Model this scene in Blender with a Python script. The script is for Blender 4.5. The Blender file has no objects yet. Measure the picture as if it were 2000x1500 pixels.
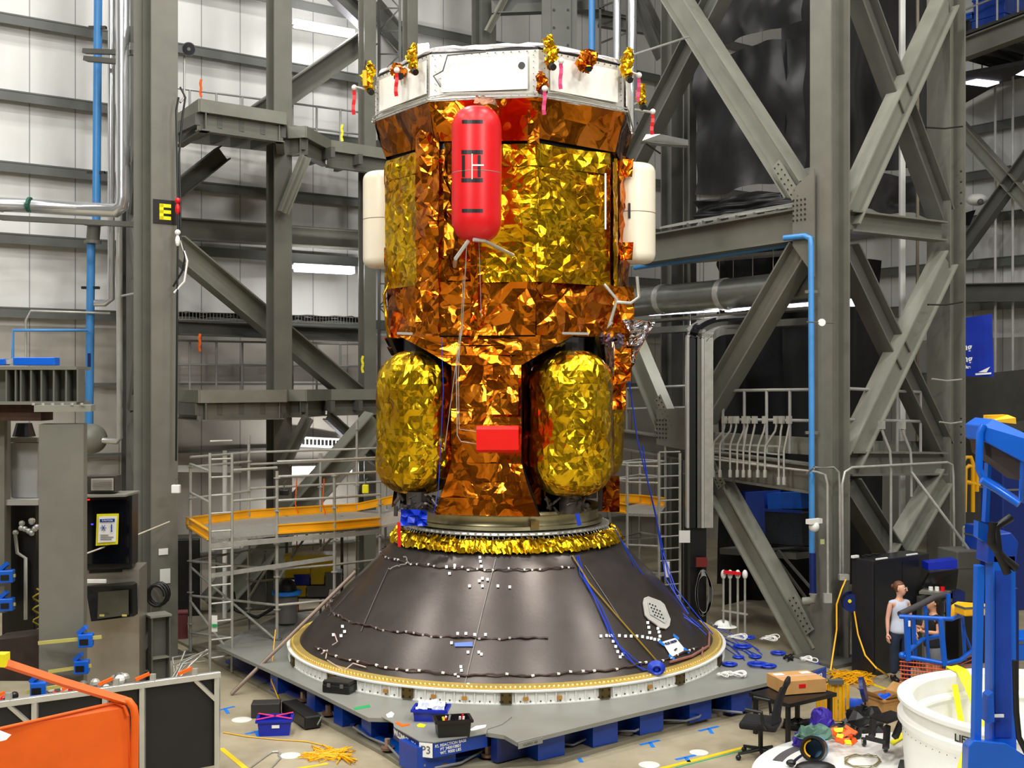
import bpy, bmesh, math, random
from mathutils import Vector, Matrix, noise
sc = bpy.context.scene
COL = sc.collection
# ---------------------------------------------------------------- camera
CAMZ = 4.7
F = 2300.0
cam_d = bpy.data.cameras.new('camera')
cam_d.sensor_fit = 'HORIZONTAL'; cam_d.sensor_width = 36.0
cam_d.lens = 36.0 * F / 2000.0
cam_d.clip_start = 0.1; cam_d.clip_end = 200
cam = bpy.data.objects.new('camera', cam_d); COL.objects.link(cam)
cam.location = (0, 0, CAMZ); cam.rotation_euler = (math.pi/2, 0, 0)
sc.camera = cam
# ---------------------------------------------------------------- world, exposure
w = bpy.data.worlds.new('hall_air'); sc.world = w; w.use_nodes = True
bg = w.node_tree.nodes['Background']
bg.inputs['Color'].default_value = (0.86, 0.9, 1.0, 1); bg.inputs['Strength'].default_value = 0.32
sc.view_settings.view_transform = 'Standard'; sc.view_settings.look = 'None'
sc.view_settings.gamma = 1.0; sc.view_settings.use_curve_mapping = False
sc.view_settings.exposure = 0.0
# ---------------------------------------------------------------- high bay lamps under the roof, plus two added fill lamps
def area(name, loc, rot, sx, sy, power, col=(1, 0.985, 0.95)):
    l = bpy.data.lights.new(name, 'AREA'); l.shape = 'RECTANGLE'; l.size = sx; l.size_y = sy
    l.energy = power; l.color = col
    o = bpy.data.objects.new(name, l); COL.objects.link(o); o.location = loc; o.rotation_euler = rot
    return o
for hx in (-12, -4, 4, 12):
    for hy in (2, 9, 16, 23):
        if hy > 20 and hx > 2: continue
        area('high_bay_lamp', (hx, hy, 18.6), (0, 0, 0.62), 1.6, 0.5, 620)
area('high_bay_lamp', (-9, 3, 13), (math.radians(58), 0, math.radians(-32)), 2.8, 1.4, 950)  # added fill, angled at the craft to put highlights on the foil
area('high_bay_lamp', (8, 2, 13), (math.radians(58), 0, math.radians(24)), 2.8, 1.4, 950)  # second added fill lamp, from the right

# ---------------------------------------------------------------- helpers
def P(u, v, Y):
    return Vector(((u-1000)/F*Y, Y, CAMZ+(750-v)/F*Y))
def PZ(u, v, z):
    Y = (z-CAMZ)*F/(750-v)
    return Vector(((u-1000)/F*Y, Y, z))
def FL(u, v): return PZ(u, v, 0.0)
AX = math.radians(35.9)
U = Vector((math.cos(AX), math.sin(AX), 0)); W = Vector((-math.sin(AX), math.cos(AX), 0)); Z = Vector((0, 0, 1))
def lin(c):
    c /= 255.0
    return c/12.92 if c <= 0.04045 else ((c+0.055)/1.055)**2.4
MATS = {}
def mat(name, rgb, rough=0.5, metal=0.0, var=0.12, scale=3.0, bump=0.0, bscale=40, coat=0, emit=0, spec=0.5, alpha=1):
    if name in MATS: return MATS[name]
    m = bpy.data.materials.new(name); m.use_nodes = True; nt = m.node_tree; b = nt.nodes['Principled BSDF']
    c = [lin(x) for x in rgb]+[1]
    b.inputs['Roughness'].default_value = rough; b.inputs['Metallic'].default_value = metal
    b.inputs['Base Color'].default_value = c
    b.inputs['Specular IOR Level'].default_value = spec
    if coat: b.inputs['Coat Weight'].default_value = coat
    if alpha < 1: b.inputs['Alpha'].default_value = alpha
    tc = nt.nodes.new('ShaderNodeTexCoord')
    if emit:
        b.inputs['Emission Color'].default_value = c; b.inputs['Emission Strength'].default_value = emit
    elif var:
        n = nt.nodes.new('ShaderNodeTexNoise'); n.inputs['Scale'].default_value = scale; n.inputs['Detail'].default_value = 5
        nt.links.new(tc.outputs['Object'], n.inputs['Vector'])
        r = nt.nodes.new('ShaderNodeMapRange'); r.inputs[1].default_value = 0.3; r.inputs[2].default_value = 0.7
        r.inputs[3].default_value = 1-var; r.inputs[4].default_value = 1+var
        nt.links.new(n.outputs['Fac'], r.inputs[0])
        mx = nt.nodes.new('ShaderNodeVectorMath'); mx.operation = 'SCALE'; mx.inputs[0].default_value = c[:3]
        nt.links.new(r.outputs[0], mx.inputs['Scale']); nt.links.new(mx.outputs[0], b.inputs['Base Color'])
    if bump:
        n2 = nt.nodes.new('ShaderNodeTexNoise'); n2.inputs['Scale'].default_value = bscale; n2.inputs['Detail'].default_value = 4
        nt.links.new(tc.outputs['Object'], n2.inputs['Vector'])
        bp = nt.nodes.new('ShaderNodeBump'); bp.inputs['Strength'].default_value = bump; bp.inputs['Distance'].default_value = 0.02
        nt.links.new(n2.outputs['Fac'], bp.inputs['Height']); nt.links.new(bp.outputs[0], b.inputs['Normal'])
    MATS[name] = m
    return m
def foil_mat(name, c1, c2, rough, s1=7, s2=22, strength=0.5, mixscale=1.6):
    m = bpy.data.materials.new(name); m.use_nodes = True; nt = m.node_tree; b = nt.nodes['Principled BSDF']; L = nt.links
    b.inputs['Metallic'].default_value = 1.0; b.inputs['Roughness'].default_value = rough
    tc = nt.nodes.new('ShaderNodeTexCoord')
    n = nt.nodes.new('ShaderNodeTexNoise'); n.inputs['Scale'].default_value = mixscale; n.inputs['Detail'].default_value = 3
    L.new(tc.outputs['Object'], n.inputs['Vector'])
    cr = nt.nodes.new('ShaderNodeValToRGB'); cr.color_ramp.elements[0].position = 0.42; cr.color_ramp.elements[1].position = 0.62
    cr.color_ramp.elements[0].color = [lin(x) for x in c1]+[1]; cr.color_ramp.elements[1].color = [lin(x) for x in c2]+[1]
    L.new(n.outputs['Fac'], cr.inputs[0]); L.new(cr.outputs[0], b.inputs['Base Color'])
    # facet field: random tilt of the surface per warped cell, at three scales, cells stretched
    wn = nt.nodes.new('ShaderNodeTexNoise'); wn.inputs['Scale'].default_value = 2.2; wn.inputs['Detail'].default_value = 1
    L.new(tc.outputs['Object'], wn.inputs['Vector'])
    ad = nt.nodes.new('ShaderNodeVectorMath'); ad.operation = 'MULTIPLY_ADD'; ad.inputs[1].default_value = (0.9, 0.9, 0.9)
    L.new(wn.outputs['Color'], ad.inputs[0]); L.new(tc.outputs['Object'], ad.inputs[2])
    geo = nt.nodes.new('ShaderNodeNewGeometry'); cur = geo.outputs['Normal']
    for sc_, st, ani in ((s1, strength, (1, 1, 0.55)), (s2, strength*0.55, (0.5, 0.5, 1)), (s2*2.6, strength*0.2, (1, 0.6, 1))):
        mp = nt.nodes.new('ShaderNodeMapping'); mp.inputs['Scale'].default_value = ani; mp.inputs['Rotation'].default_value = (0.3*sc_, 0.2*sc_, 0.1)
        L.new(ad.outputs[0], mp.inputs[0])
        vo = nt.nodes.new('ShaderNodeTexVoronoi'); vo.feature = 'F1'; vo.inputs['Scale'].default_value = sc_
        L.new(mp.outputs[0], vo.inputs['Vector'])
        sb = nt.nodes.new('ShaderNodeVectorMath'); sb.operation = 'SUBTRACT'; sb.inputs[1].default_value = (0.5, 0.5, 0.5)
        L.new(vo.outputs['Color'], sb.inputs[0])
        ml = nt.nodes.new('ShaderNodeVectorMath'); ml.operation = 'MULTIPLY_ADD'; ml.inputs[1].default_value = (st, st, st)
        L.new(sb.outputs[0], ml.inputs[0]); L.new(cur, ml.inputs[2]); cur = ml.outputs[0]
    nz = nt.nodes.new('ShaderNodeVectorMath'); nz.operation = 'NORMALIZE'; L.new(cur, nz.inputs[0]); prev = nz
    L.new(prev.outputs[0], b.inputs['Normal'])
    MATS[name] = m
    return m

class MB:
    def __init__(s): s.v = []; s.f = []
    def add(s, vs, fs):
        n = len(s.v); s.v += [Vector(p) for p in vs]; s.f += [tuple(i+n for i in f) for f in fs]; return s
    def box(s, c, size, rz=0, R=None):
        c = Vector(c); hx, hy, hz = [a/2 for a in size]
        R = R or Matrix.Rotation(rz, 3, 'Z')
        vs = [c+R @ Vector((x*hx, y*hy, z*hz)) for z in (-1, 1) for y in (-1, 1) for x in (-1, 1)]
        return s.add(vs, [(0,2,3,1),(4,5,7,6),(0,1,5,4),(2,6,7,3),(0,4,6,2),(1,3,7,5)])
    def frame(s, p, q, up):
        d = (q-p).normalized(); up = Vector(up); side = d.cross(up)
        if side.length < 1e-4: side = d.cross(Vector((1, 0, 0.01)))
        side.normalize(); upn = side.cross(d).normalized()
        return d, side, upn
    def bar(s, p, q, wd, ht, up=(0,0,1), os=0, ou=0):
        p = Vector(p); q = Vector(q); d, sd, un = s.frame(p, q, up)
        vs = []
        for e in (p, q):
            for a, b in ((-1,-1),(1,-1),(1,1),(-1,1)):
                vs.append(e+sd*(os+a*wd/2)+un*(ou+b*ht/2))
        return s.add(vs, [(0,1,2,3),(7,6,5,4),(0,4,5,1),(1,5,6,2),(2,6,7,3),(3,7,4,0)])
    def ibeam(s, p, q, wd, ht, up=(0,0,1), tf=0.035, tw=0.025):
        s.bar(p, q, wd, tf, up, 0, ht/2-tf/2); s.bar(p, q, wd, tf, up, 0, -ht/2+tf/2)
        s.bar(p, q, tw, ht-2*tf, up); return s
    def tube(s, pts, r, seg=8, closed=False):
        pts = [Vector(p) for p in pts]; n = len(pts); rings = []
        prev = None
        for i, p in enumerate(pts):
            a = pts[i-1] if (i > 0 or closed) else p; b = pts[(i+1) % n] if (i < n-1 or closed) else p
            d = (b-a).normalized()
            if prev is None:
                sd = d.cross(Z)
                if sd.length < 0.05: sd = d.cross(Vector((1, 0, 0)))
            else: sd = prev-d*prev.dot(d)
            sd.normalize(); prev = sd; un = sd.cross(d)
            rr = r[i] if isinstance(r, (list, tuple)) else r
            rings.append([p+(sd*math.cos(t)+un*math.sin(t))*rr for t in [k*2*math.pi/seg for k in range(seg)]])
        vs = [v for R_ in rings for v in R_]; fs = []
        m = n if closed else n-1
        for i in range(m):
            j = (i+1) % n
            for k in range(seg):
                l = (k+1) % seg; fs.append((i*seg+k, i*seg+l, j*seg+l, j*seg+k))
        if not closed:
            fs.append(tuple(reversed(range(seg)))); fs.append(tuple((n-1)*seg+k for k in range(seg)))
        return s.add(vs, fs)
    def cyl(s, p, q, r, seg=12, r2=None):
        return s.tube([p, q], [r, r if r2 is None else r2], seg)
    def prism(s, poly, z0, z1):
        n = len(poly)
        vs = [(p[0], p[1], z0) for p in poly]+[(p[0], p[1], z1) for p in poly]
        fs = [tuple(reversed(range(n))), tuple(range(n, 2*n))]+[(i, (i+1) % n, n+(i+1) % n, n+i) for i in range(n)]
        return s.add(vs, fs)
    def slab(s, pts, off):
        """polygon pts (3d) thickened by vector off"""
        n = len(pts); off = Vector(off)
        vs = [Vector(p) for p in pts]+[Vector(p)+off for p in pts]
        return s.add(vs, [tuple(reversed(range(n))), tuple(range(n, 2*n))]+[(i, (i+1) % n, n+(i+1) % n, n+i) for i in range(n)])
    def lathe(s, prof, c=(0,0,0), seg=48, a0=0, a1=2*math.pi, fn=None):
        c = Vector(c); full = abs(a1-a0-2*math.pi) < 1e-6; m = seg if full else seg+1
        vs = []
        for i in range(m):
            a = a0+(a1-a0)*i/seg
            for j, (r, z) in enumerate(prof):
                rr = r+(fn(a, z, r) if fn else 0)
                vs.append(c+Vector((rr*math.sin(a), -rr*math.cos(a), z)))
        k = len(prof); fs = []
        for i in range(seg):
            i2 = (i+1) % m
            for j in range(k-1): fs.append((i*k+j, i2*k+j, i2*k+j+1, i*k+j+1))
        return s.add(vs, fs)
    def ball(s, c, r, seg=12, rings=8, sx=1, sy=1, sz=1):
        c = Vector(c); vs = []
        for i in range(rings+1):
            t = math.pi*i/rings
            for k in range(seg):
                a = 2*math.pi*k/seg
                vs.append(c+Vector((sx*r*math.sin(t)*math.cos(a), sy*r*math.sin(t)*math.sin(a), sz*r*math.cos(t))))
        fs = [(i*seg+k, (i+1)*seg+k, (i+1)*seg+(k+1) % seg, i*seg+(k+1) % seg) for i in range(rings) for k in range(seg)]
        return s.add(vs, fs)
ORG = {}
def _mesh(name, mb, m, org, smooth, bevel=0):
    me = bpy.data.meshes.new(name)
    me.from_pydata([tuple(v-org) for v in mb.v], [], mb.f)
    me.validate(clean_customdata=False)
    me.materials.append(m)
    bm = bmesh.new(); bm.from_mesh(me)
    bmesh.ops.recalc_face_normals(bm, faces=bm.faces)
    bmesh.ops.dissolve_degenerate(bm, dist=1e-6, edges=bm.edges)
    bm.to_mesh(me); bm.free()
    if smooth:
        for p in me.polygons: p.use_smooth = True
        try: me.set_sharp_from_angle(angle=math.radians(smooth if smooth > 1 else 40))
        except Exception: pass
    return me
def thing(name, label, cat, loc=(0,0,0), rz=0, group=None, local=False):
    o = bpy.data.objects.new(name, None); COL.objects.link(o); o.empty_display_size = 0.1
    o.location = loc; o.rotation_euler = (0, 0, rz); o['label'] = label; o['category'] = cat
    if group: o['group'] = group
    ORG[o.name] = Vector((0,0,0)) if local else Vector(loc)
    return o
def part(name, mb, m, parent, label=None, smooth=0, stuff=False, bevel=0, extra=None):
    if extra:
        n0 = len(mb.f); mb.add(extra[0].v, extra[0].f)
    me = _mesh(name, mb, m, ORG[parent.name], smooth)
    if extra:
        me.materials.append(extra[1])
        for p in me.polygons[n0:]: p.material_index = 1
    o = bpy.data.objects.new(name, me); COL.objects.link(o); o.parent = parent
    ORG[o.name] = ORG[parent.name]
    if label: o['label'] = label
    if stuff: o['kind'] = 'stuff'
    if bevel:
        b = o.modifiers.new('bevel', 'BEVEL'); b.width = bevel; b.segments = 2; b.limit_method = 'ANGLE'
    return o
def solo(name, mb, m, label, cat, group=None, smooth=0, bevel=0, kind=None):
    xs = [v.x for v in mb.v]; ys = [v.y for v in mb.v]; zs = [v.z for v in mb.v]
    org = Vector(((min(xs)+max(xs))/2, (min(ys)+max(ys))/2, min(zs)))
    me = _mesh(name, mb, m, org, smooth)
    o = bpy.data.objects.new(name, me); COL.objects.link(o); o.location = org
    ORG[o.name] = org
    o['label'] = label; o['category'] = cat
    if group: o['group'] = group
    if kind: o['kind'] = kind
    if bevel:
        b = o.modifiers.new('bevel', 'BEVEL'); b.width = bevel; b.segments = 2; b.limit_method = 'ANGLE'
    return o
def struct(name, mb, m, smooth=0, parent=None):
    me = _mesh(name, mb, m, Vector((0,0,0)), smooth)
    o = bpy.data.objects.new(name, me); COL.objects.link(o); o['kind'] = 'structure'
    ORG[o.name] = Vector((0,0,0))
    if parent: o.parent = parent
    return o
def dup(o, loc=None, rz=None, label=None, group=None, parent=None):
    c = o.copy(); COL.objects.link(c)
    if parent: c.parent = parent
    if loc is not None: c.location = loc
    if rz is not None: c.rotation_euler = (0, 0, rz)
    if label: c['label'] = label
    if group: c['group'] = group
    for ch in list(o.children): dup(ch, parent=c)
    ORG[c.name] = Vector((0,0,0))
    return c
def text_mesh(txt, size, loc, xdir, ydir, m, parent, name='lettering', depth=0.002, align='CENTER', bold=0.0):
    cu = bpy.data.curves.new('t', 'FONT'); cu.body = txt; cu.size = size; cu.align_x = align; cu.align_y = 'CENTER'
    cu.extrude = depth; cu.offset = bold
    t = bpy.data.objects.new('t', cu); COL.objects.link(t)
    dg = bpy.context.evaluated_depsgraph_get()
    me = bpy.data.meshes.new_from_object(t.evaluated_get(dg))
    bpy.data.objects.remove(t); bpy.data.curves.remove(cu)
    x = Vector(xdir).normalized(); y = Vector(ydir).normalized(); z = x.cross(y).normalized()
    M = Matrix((x, y, z)).transposed(); org = ORG[parent.name] if parent else Vector((0,0,0)); loc = Vector(loc)
    for vv in me.vertices: vv.co = M @ vv.co + loc - org
    me.materials.clear(); me.materials.append(m); me.name = name
    o = bpy.data.objects.new(name, me); COL.objects.link(o); o.parent = parent
    ORG[o.name] = org
    return o
def arc(c, r, a0, a1, n, ex, ey):
    c = Vector(c); ex = Vector(ex); ey = Vector(ey)
    return [c+ex*(r*math.cos(a0+(a1-a0)*i/n))+ey*(r*math.sin(a0+(a1-a0)*i/n)) for i in range(n+1)]

# ---------------------------------------------------------------- materials
steel = mat('painted_steel', (110, 109, 99), 0.45, 0, 0.10, 2.2, 0.05, 60)
steel_d = mat('painted_steel_weathered', (92, 92, 85), 0.5, 0, 0.14, 1.7)  # darker tone of the same steel paint
steel_l = mat('painted_steel_pale', (130, 130, 118), 0.42, 0, 0.10, 2.0)
girt_m = mat('girt_steel', (96, 98, 94), 0.5, 0, 0.08, 2)
galv = mat('galvanised_tube', (180, 180, 172), 0.38, 0.4, 0.12, 8)
alu = mat('bare_aluminium', (205, 205, 200), 0.3, 0.6, 0.06, 5)
duct_m = mat('spiral_duct', (150, 152, 146), 0.3, 0.8, 0.12, 4)
chrome = mat('polished_steel', (222, 224, 226), 0.24, 0.8, 0.03)
blackm = mat('black_plastic', (16, 16, 17), 0.4, 0, 0.1, 5)
black_matte = mat('black_fabric', (14, 14, 15), 0.85, 0, 0.25, 3, 0.3, 12)
blackm2 = mat('black_sheet', (22, 22, 24), 0.5, 0, 0.3, 1.5, 0.35, 4)
bluepipe = mat('blue_pipe_paint', (70, 140, 205), 0.35, 0, 0.06, 3)
royal = mat('royal_blue_paint', (16, 62, 160), 0.35, 0, 0.12, 2.5)
royal_d = mat('dark_blue_paint', (14, 34, 96), 0.4, 0, 0.12, 2.5)
liftblue = mat('lift_blue_paint', (10, 92, 200), 0.3, 0, 0.08, 2.5)
yellow = mat('safety_yellow', (240, 178, 14), 0.45, 0, 0.08, 4)
toe_y = mat('toe_board_amber', (240, 172, 10), 0.45, 0, 0.08, 4)
lemon = mat('lemon_webbing', (236, 226, 20), 0.6, 0, 0.08, 10)
orange = mat('orange_paint', (238, 98, 4), 0.55, 0, 0.08, 3)
redm = mat('red_cover', (214, 12, 22), 0.38, 0, 0.06, 2.5)
redm2 = mat('red_box_paint', (225, 18, 8), 0.4, 0, 0.04, 4)
white = mat('white_paint', (236, 236, 230), 0.4, 0, 0.03, 4)
cream = mat('cream_radome', (240, 232, 208), 0.35, 0, 0.02, 3)
white_tape = mat('white_tape', (245, 245, 240), 0.6, 0, 0.02)
bluetape = mat('blue_masking_tape', (20, 120, 220), 0.6, 0, 0.05)
bluecable = mat('blue_cable', (20, 60, 190), 0.4, 0, 0.1)
cardboard = mat('cardboard', (196, 148, 88), 0.75, 0, 0.08, 6)
concrete_d = mat('plinth_concrete', (128, 122, 104), 0.8, 0, 0.15, 2)
deck_m = mat('deck_plate_grey', (138, 139, 132), 0.4, 0.1, 0.1, 1.5, 0.04, 30)
composite = mat('carbon_composite', (78, 71, 67), 0.3, 0.6, 0.14, 2.5, 0.05, 22)
lamp_e = mat('lamp_tube', (240, 238, 255), 0.5, 0, 0, emit=7)
glow_e = mat('lamp_lens', (235, 232, 255), 0.5, 0, 0, emit=5)
foil_g = foil_mat('gold_foil', (238, 190, 30), (216, 150, 18), 0.24, 3.8, 11, 0.36)
foil_t = foil_mat('gold_foil_tank', (236, 192, 34), (214, 164, 22), 0.25, 4.2, 12, 0.36)
foil_o = foil_mat('amber_foil', (224, 130, 32), (194, 98, 18), 0.2, 2.0, 6.5, 0.44)
foil_b = foil_mat('bronze_foil', (176, 100, 20), (146, 74, 12), 0.2, 1.7, 6, 0.42)
foil_s = foil_mat('silver_foil', (200, 200, 212), (170, 170, 185), 0.15, 9, 26, 0.8)
blanket = foil_mat('white_blanket', (240, 240, 242), (225, 225, 232), 0.55, 9, 26, 0.4)
blanket.node_tree.nodes['Principled BSDF'].inputs['Metallic'].default_value = 0.1
# ================================================================ THE HALL
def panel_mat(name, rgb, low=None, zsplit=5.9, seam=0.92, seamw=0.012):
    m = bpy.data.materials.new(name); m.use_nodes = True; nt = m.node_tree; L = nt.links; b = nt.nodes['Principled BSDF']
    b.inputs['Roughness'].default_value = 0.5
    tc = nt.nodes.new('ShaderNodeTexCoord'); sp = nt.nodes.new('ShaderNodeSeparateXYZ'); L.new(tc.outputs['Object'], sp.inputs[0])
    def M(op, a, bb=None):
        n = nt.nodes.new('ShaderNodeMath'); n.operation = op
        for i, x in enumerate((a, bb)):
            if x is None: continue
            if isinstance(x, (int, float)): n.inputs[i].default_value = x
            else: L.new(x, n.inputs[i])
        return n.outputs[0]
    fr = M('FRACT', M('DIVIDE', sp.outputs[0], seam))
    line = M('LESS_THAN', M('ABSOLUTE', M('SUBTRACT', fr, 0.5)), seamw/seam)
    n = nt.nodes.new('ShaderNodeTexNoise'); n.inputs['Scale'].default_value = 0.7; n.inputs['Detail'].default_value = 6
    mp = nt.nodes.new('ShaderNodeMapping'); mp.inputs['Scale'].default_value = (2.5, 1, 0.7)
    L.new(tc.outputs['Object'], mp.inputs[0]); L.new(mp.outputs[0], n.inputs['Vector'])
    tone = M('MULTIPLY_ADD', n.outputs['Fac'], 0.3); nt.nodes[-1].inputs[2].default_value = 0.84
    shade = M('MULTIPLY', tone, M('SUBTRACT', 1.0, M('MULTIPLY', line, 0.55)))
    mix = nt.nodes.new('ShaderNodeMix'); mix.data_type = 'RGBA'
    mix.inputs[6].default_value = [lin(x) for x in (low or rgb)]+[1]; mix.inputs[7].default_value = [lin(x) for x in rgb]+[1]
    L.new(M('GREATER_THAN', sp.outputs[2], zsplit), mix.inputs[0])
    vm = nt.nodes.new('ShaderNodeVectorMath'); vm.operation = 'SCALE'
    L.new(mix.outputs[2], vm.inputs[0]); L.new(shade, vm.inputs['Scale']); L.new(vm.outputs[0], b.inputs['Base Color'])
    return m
wallm = panel_mat('insulated_wall_panel', (222, 221, 217), (172, 166, 156))  # lower band darker in colour to stand for the weaker light there
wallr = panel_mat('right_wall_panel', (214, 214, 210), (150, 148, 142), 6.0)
darkw = panel_mat('far_low_wall', (90, 88, 84))
H = 20.0
LW0 = Vector((-10.4, 24.0, 0)); LT = 24.8
CORNER = LW0+U*LT
def wall(name, p, q, m, th=0.25, z0=0, z1=H):
    d = q-p; ang = math.atan2(d.y, d.x); L_ = d.length
    mb = MB().box((L_/2, th/2, (z0+z1)/2), (L_, th, z1-z0))
    o = struct(name, mb, m); o.location = p; o.rotation_euler = (0, 0, ang); return o
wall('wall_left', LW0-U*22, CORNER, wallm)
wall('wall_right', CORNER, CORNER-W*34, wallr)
pfl = LW0-U*22; pfr = CORNER-W*34; pfc = pfl-W*34
walld = panel_mat('dim_wall_panel', (96, 94, 92), (70, 66, 60), 6.0)
wall('wall_front', pfr, pfc, walld)
wall('wall_side', pfc, pfl, walld)
# floor
fm = bpy.data.materials.new('hall_floor'); fm.use_nodes = True; nt = fm.node_tree; b = nt.nodes['Principled BSDF']
tc = nt.nodes.new('ShaderNodeTexCoord')
n1 = nt.nodes.new('ShaderNodeTexNoise'); n1.inputs['Scale'].default_value = 1.3; n1.inputs['Detail'].default_value = 8; n1.inputs['Roughness'].default_value = 0.6
nt.links.new(tc.outputs['Object'], n1.inputs['Vector'])
cr = nt.nodes.new('ShaderNodeValToRGB'); cr.color_ramp.elements[0].position = 0.3; cr.color_ramp.elements[1].position = 0.7
cr.color_ramp.elements[0].color = [lin(x) for x in (146, 135, 110)]+[1]; cr.color_ramp.elements[1].color = [lin(x) for x in (178, 168, 142)]+[1]
nt.links.new(n1.outputs['Fac'], cr.inputs[0]); nt.links.new(cr.outputs[0], b.inputs['Base Color']); b.inputs['Roughness'].default_value = 0.38
struct('floor', MB().prism([pfl+W, CORNER+W+U, pfr+U, pfc], -0.2, 0.0), fm)
roofm = mat('roof_deck', (150, 150, 150), 0.7, 0, 0.05)
struct('ceiling', MB().prism([pfl+W, CORNER+W+U, pfr+U, pfc], H, H+0.2), roofm)
# wall girts
k = 0
for z in (0.9, 3.2, 4.7, 6.15, 7.65, 9.1, 10.55, 12.1, 13.6, 15.1, 16.6, 18.1):
    k += 1
    a = LW0-U*12-W*0.13; c = LW0+U*(LT-0.4)-W*0.13
    mb = MB(); mb.bar(a+Z*z, c+Z*z, 0.24, 0.03, Z, 0, 0.1); mb.bar(a+Z*z-W*0.1, c+Z*z-W*0.1, 0.02, 0.2, Z)
    if z < 5: mb = MB().bar(a+Z*z, c+Z*z, 0.16, 0.05, Z)
    struct('trim_%d' % k, mb, girt_m)
for z in (4.9, 6.9, 8.1, 9.35, 10.6, 11.9, 13.2, 14.6, 16.0):
    k += 1
    a = CORNER-U*0.14-W*0.5; c = CORNER-W*15-U*0.14
    mb = MB(); mb.bar(a+Z*z, c+Z*z, 0.26, 0.03, Z, 0, 0.12); mb.bar(a+Z*z-U*0.1, c+Z*z-U*0.1, 0.02, 0.24, Z)
    struct('trim_%d' % k, mb, girt_m)
def steel_thing(name, mb, label, cat, m=None, bolts=None):
    if bolts:
        t = thing(name, label, cat, mb.v[0].copy()); part('beam_body' if 'column' not in name else 'column_body', mb, m or steel, t)
        bb = MB()
        for p, n in bolts: bb.cyl(p, p+n*0.02, 0.016, 6)
        part('bolt_pattern', bb, mat('bolt_dark', (50, 48, 42), 0.5, 0.3), t, 'dark bolt heads')
        return t
    return solo(name, mb, m or steel, label, cat)
# ---- column with the E sign
EC = P(313, 750, 20.3); EC.z = 0
cb = MB().ibeam(EC, EC+Z*19.8, 0.46, 0.45, W, 0.04, 0.03); cb.bar(EC+W*0.3, EC+W*0.3+Z*19.8, 0.72, 0.03, W, 0.0)
et = thing('steel_column', 'tall grey steel column carrying the black and yellow letter E sign', 'column', EC)
part('column_body', cb, steel, et)
bb = MB()
for i in range(60):
    z = 0.6+i*0.31; p = EC+W*0.28+U*0.31+Z*z; bb.cyl(p, p-W*0.01, 0.016, 6)
part('hole_row', bb, mat('hole_dark', (30, 30, 28)), et, 'row of dark bolt holes')
part('base_plate', MB().box(EC+Z*0.02, (0.8, 0.8, 0.04), AX), steel_d, et)
sg = thing('letter_sign', 'black square sign with a yellow letter E on the left column', 'sign', EC-W*0.235+Z*(CAMZ+337/F*20.05))
sgc = ORG[sg.name]
part('sign_plate', MB().box(sgc, (0.41, 0.012, 0.41), AX), blackm, sg)
ysign = mat('sign_yellow', (246, 236, 0), 0.5, 0, 0)
e_ = MB(); c_ = sgc-W*0.012
e_.bar(c_-U*0.065-Z*0.13, c_-U*0.065+Z*0.13, 0.07, 0.006, W)
for dz in (-0.105, 0, 0.105): e_.bar(c_-U*0.10+Z*dz, c_+U*0.10+Z*dz, 0.006, 0.06, Z)
part('lettering', e_, ysign, sg, 'yellow letter E')
for i, (dz, s, m_) in enumerate(((0, (0.10, 0.14), white), (0.42, (0.09, 0.06), white_tape))):
    p = EC-W*0.24+Z*(1.42+dz)+U*(-0.03*i)
    solo('paper_notice', MB().box(p, (s[0]*1.8, 0.006, s[1]*1.8), AX), m_,
         ['white paper sheet taped low on the left E column', 'small white slip above the paper sheet on the left E column'][i], 'notice')
# ---- secondary columns near the left wall
def hcol(u, Y, w, label, zt=19.8, z0=0, up=None, m=None, name='steel_column'):
    p = P(u, 750, Y); p.z = z0
    return solo(name, MB().ibeam(p, p+Z*(zt-z0), w, w, up or W, 0.03, 0.025), m or steel, label, 'column')
hcol(545, 24.6, 0.40, 'grey steel column behind the left platforms, between the two bright tube lamps and the E column')
hcol(717, 27.0, 0.30, 'slim grey column left of the gold spacecraft, behind the left cream pod')
hcol(258, 24.2, 0.34, 'dark grey column behind the silver ducts left of the E column', m=steel_d)
hcol(801, 27.2, 0.26, 'narrow grey post rising just right of the lattice mast, above the white collar')
hcol(945, 28.0, 0.42, 'grey column rising behind the white collar, left of centre', m=steel_d)
# wide perforated column behind top
pc = P(1092, 750, 27); pc.z = 0
hb = MB().ibeam(pc, pc+Z*19.8, 0.8, 0.4, Vector((0, 1, 0)), 0.03, 0.03)
hb.box(pc+Vector((0.04, -0.22, 14)), (0.44, 0.03, 8))
cc = thing('steel_column', 'broad dark column with a pale perforated plate, behind the right half of the white collar', 'column', pc)
part('column_body', hb, steel_d, cc)
bb = MB()
for i in range(8):
    for dx in (-0.13, 0.19): p = pc+Vector((dx, -0.24, 11.6+i*0.4)); bb.cyl(p, p+Vector((0, -0.01, 0)), 0.03, 8)
part('hole_row', bb, mat('hole_dark', (30, 30, 28)), cc, 'dark holes')
hcol(1312, 25.6, 0.34, 'grey column right of the spacecraft shoulder, behind the crossing braces', m=steel_d)
hcol(1347, 24.8, 0.20, 'thin dark column at the left edge of the black curtain', m=steel_d)
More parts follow.
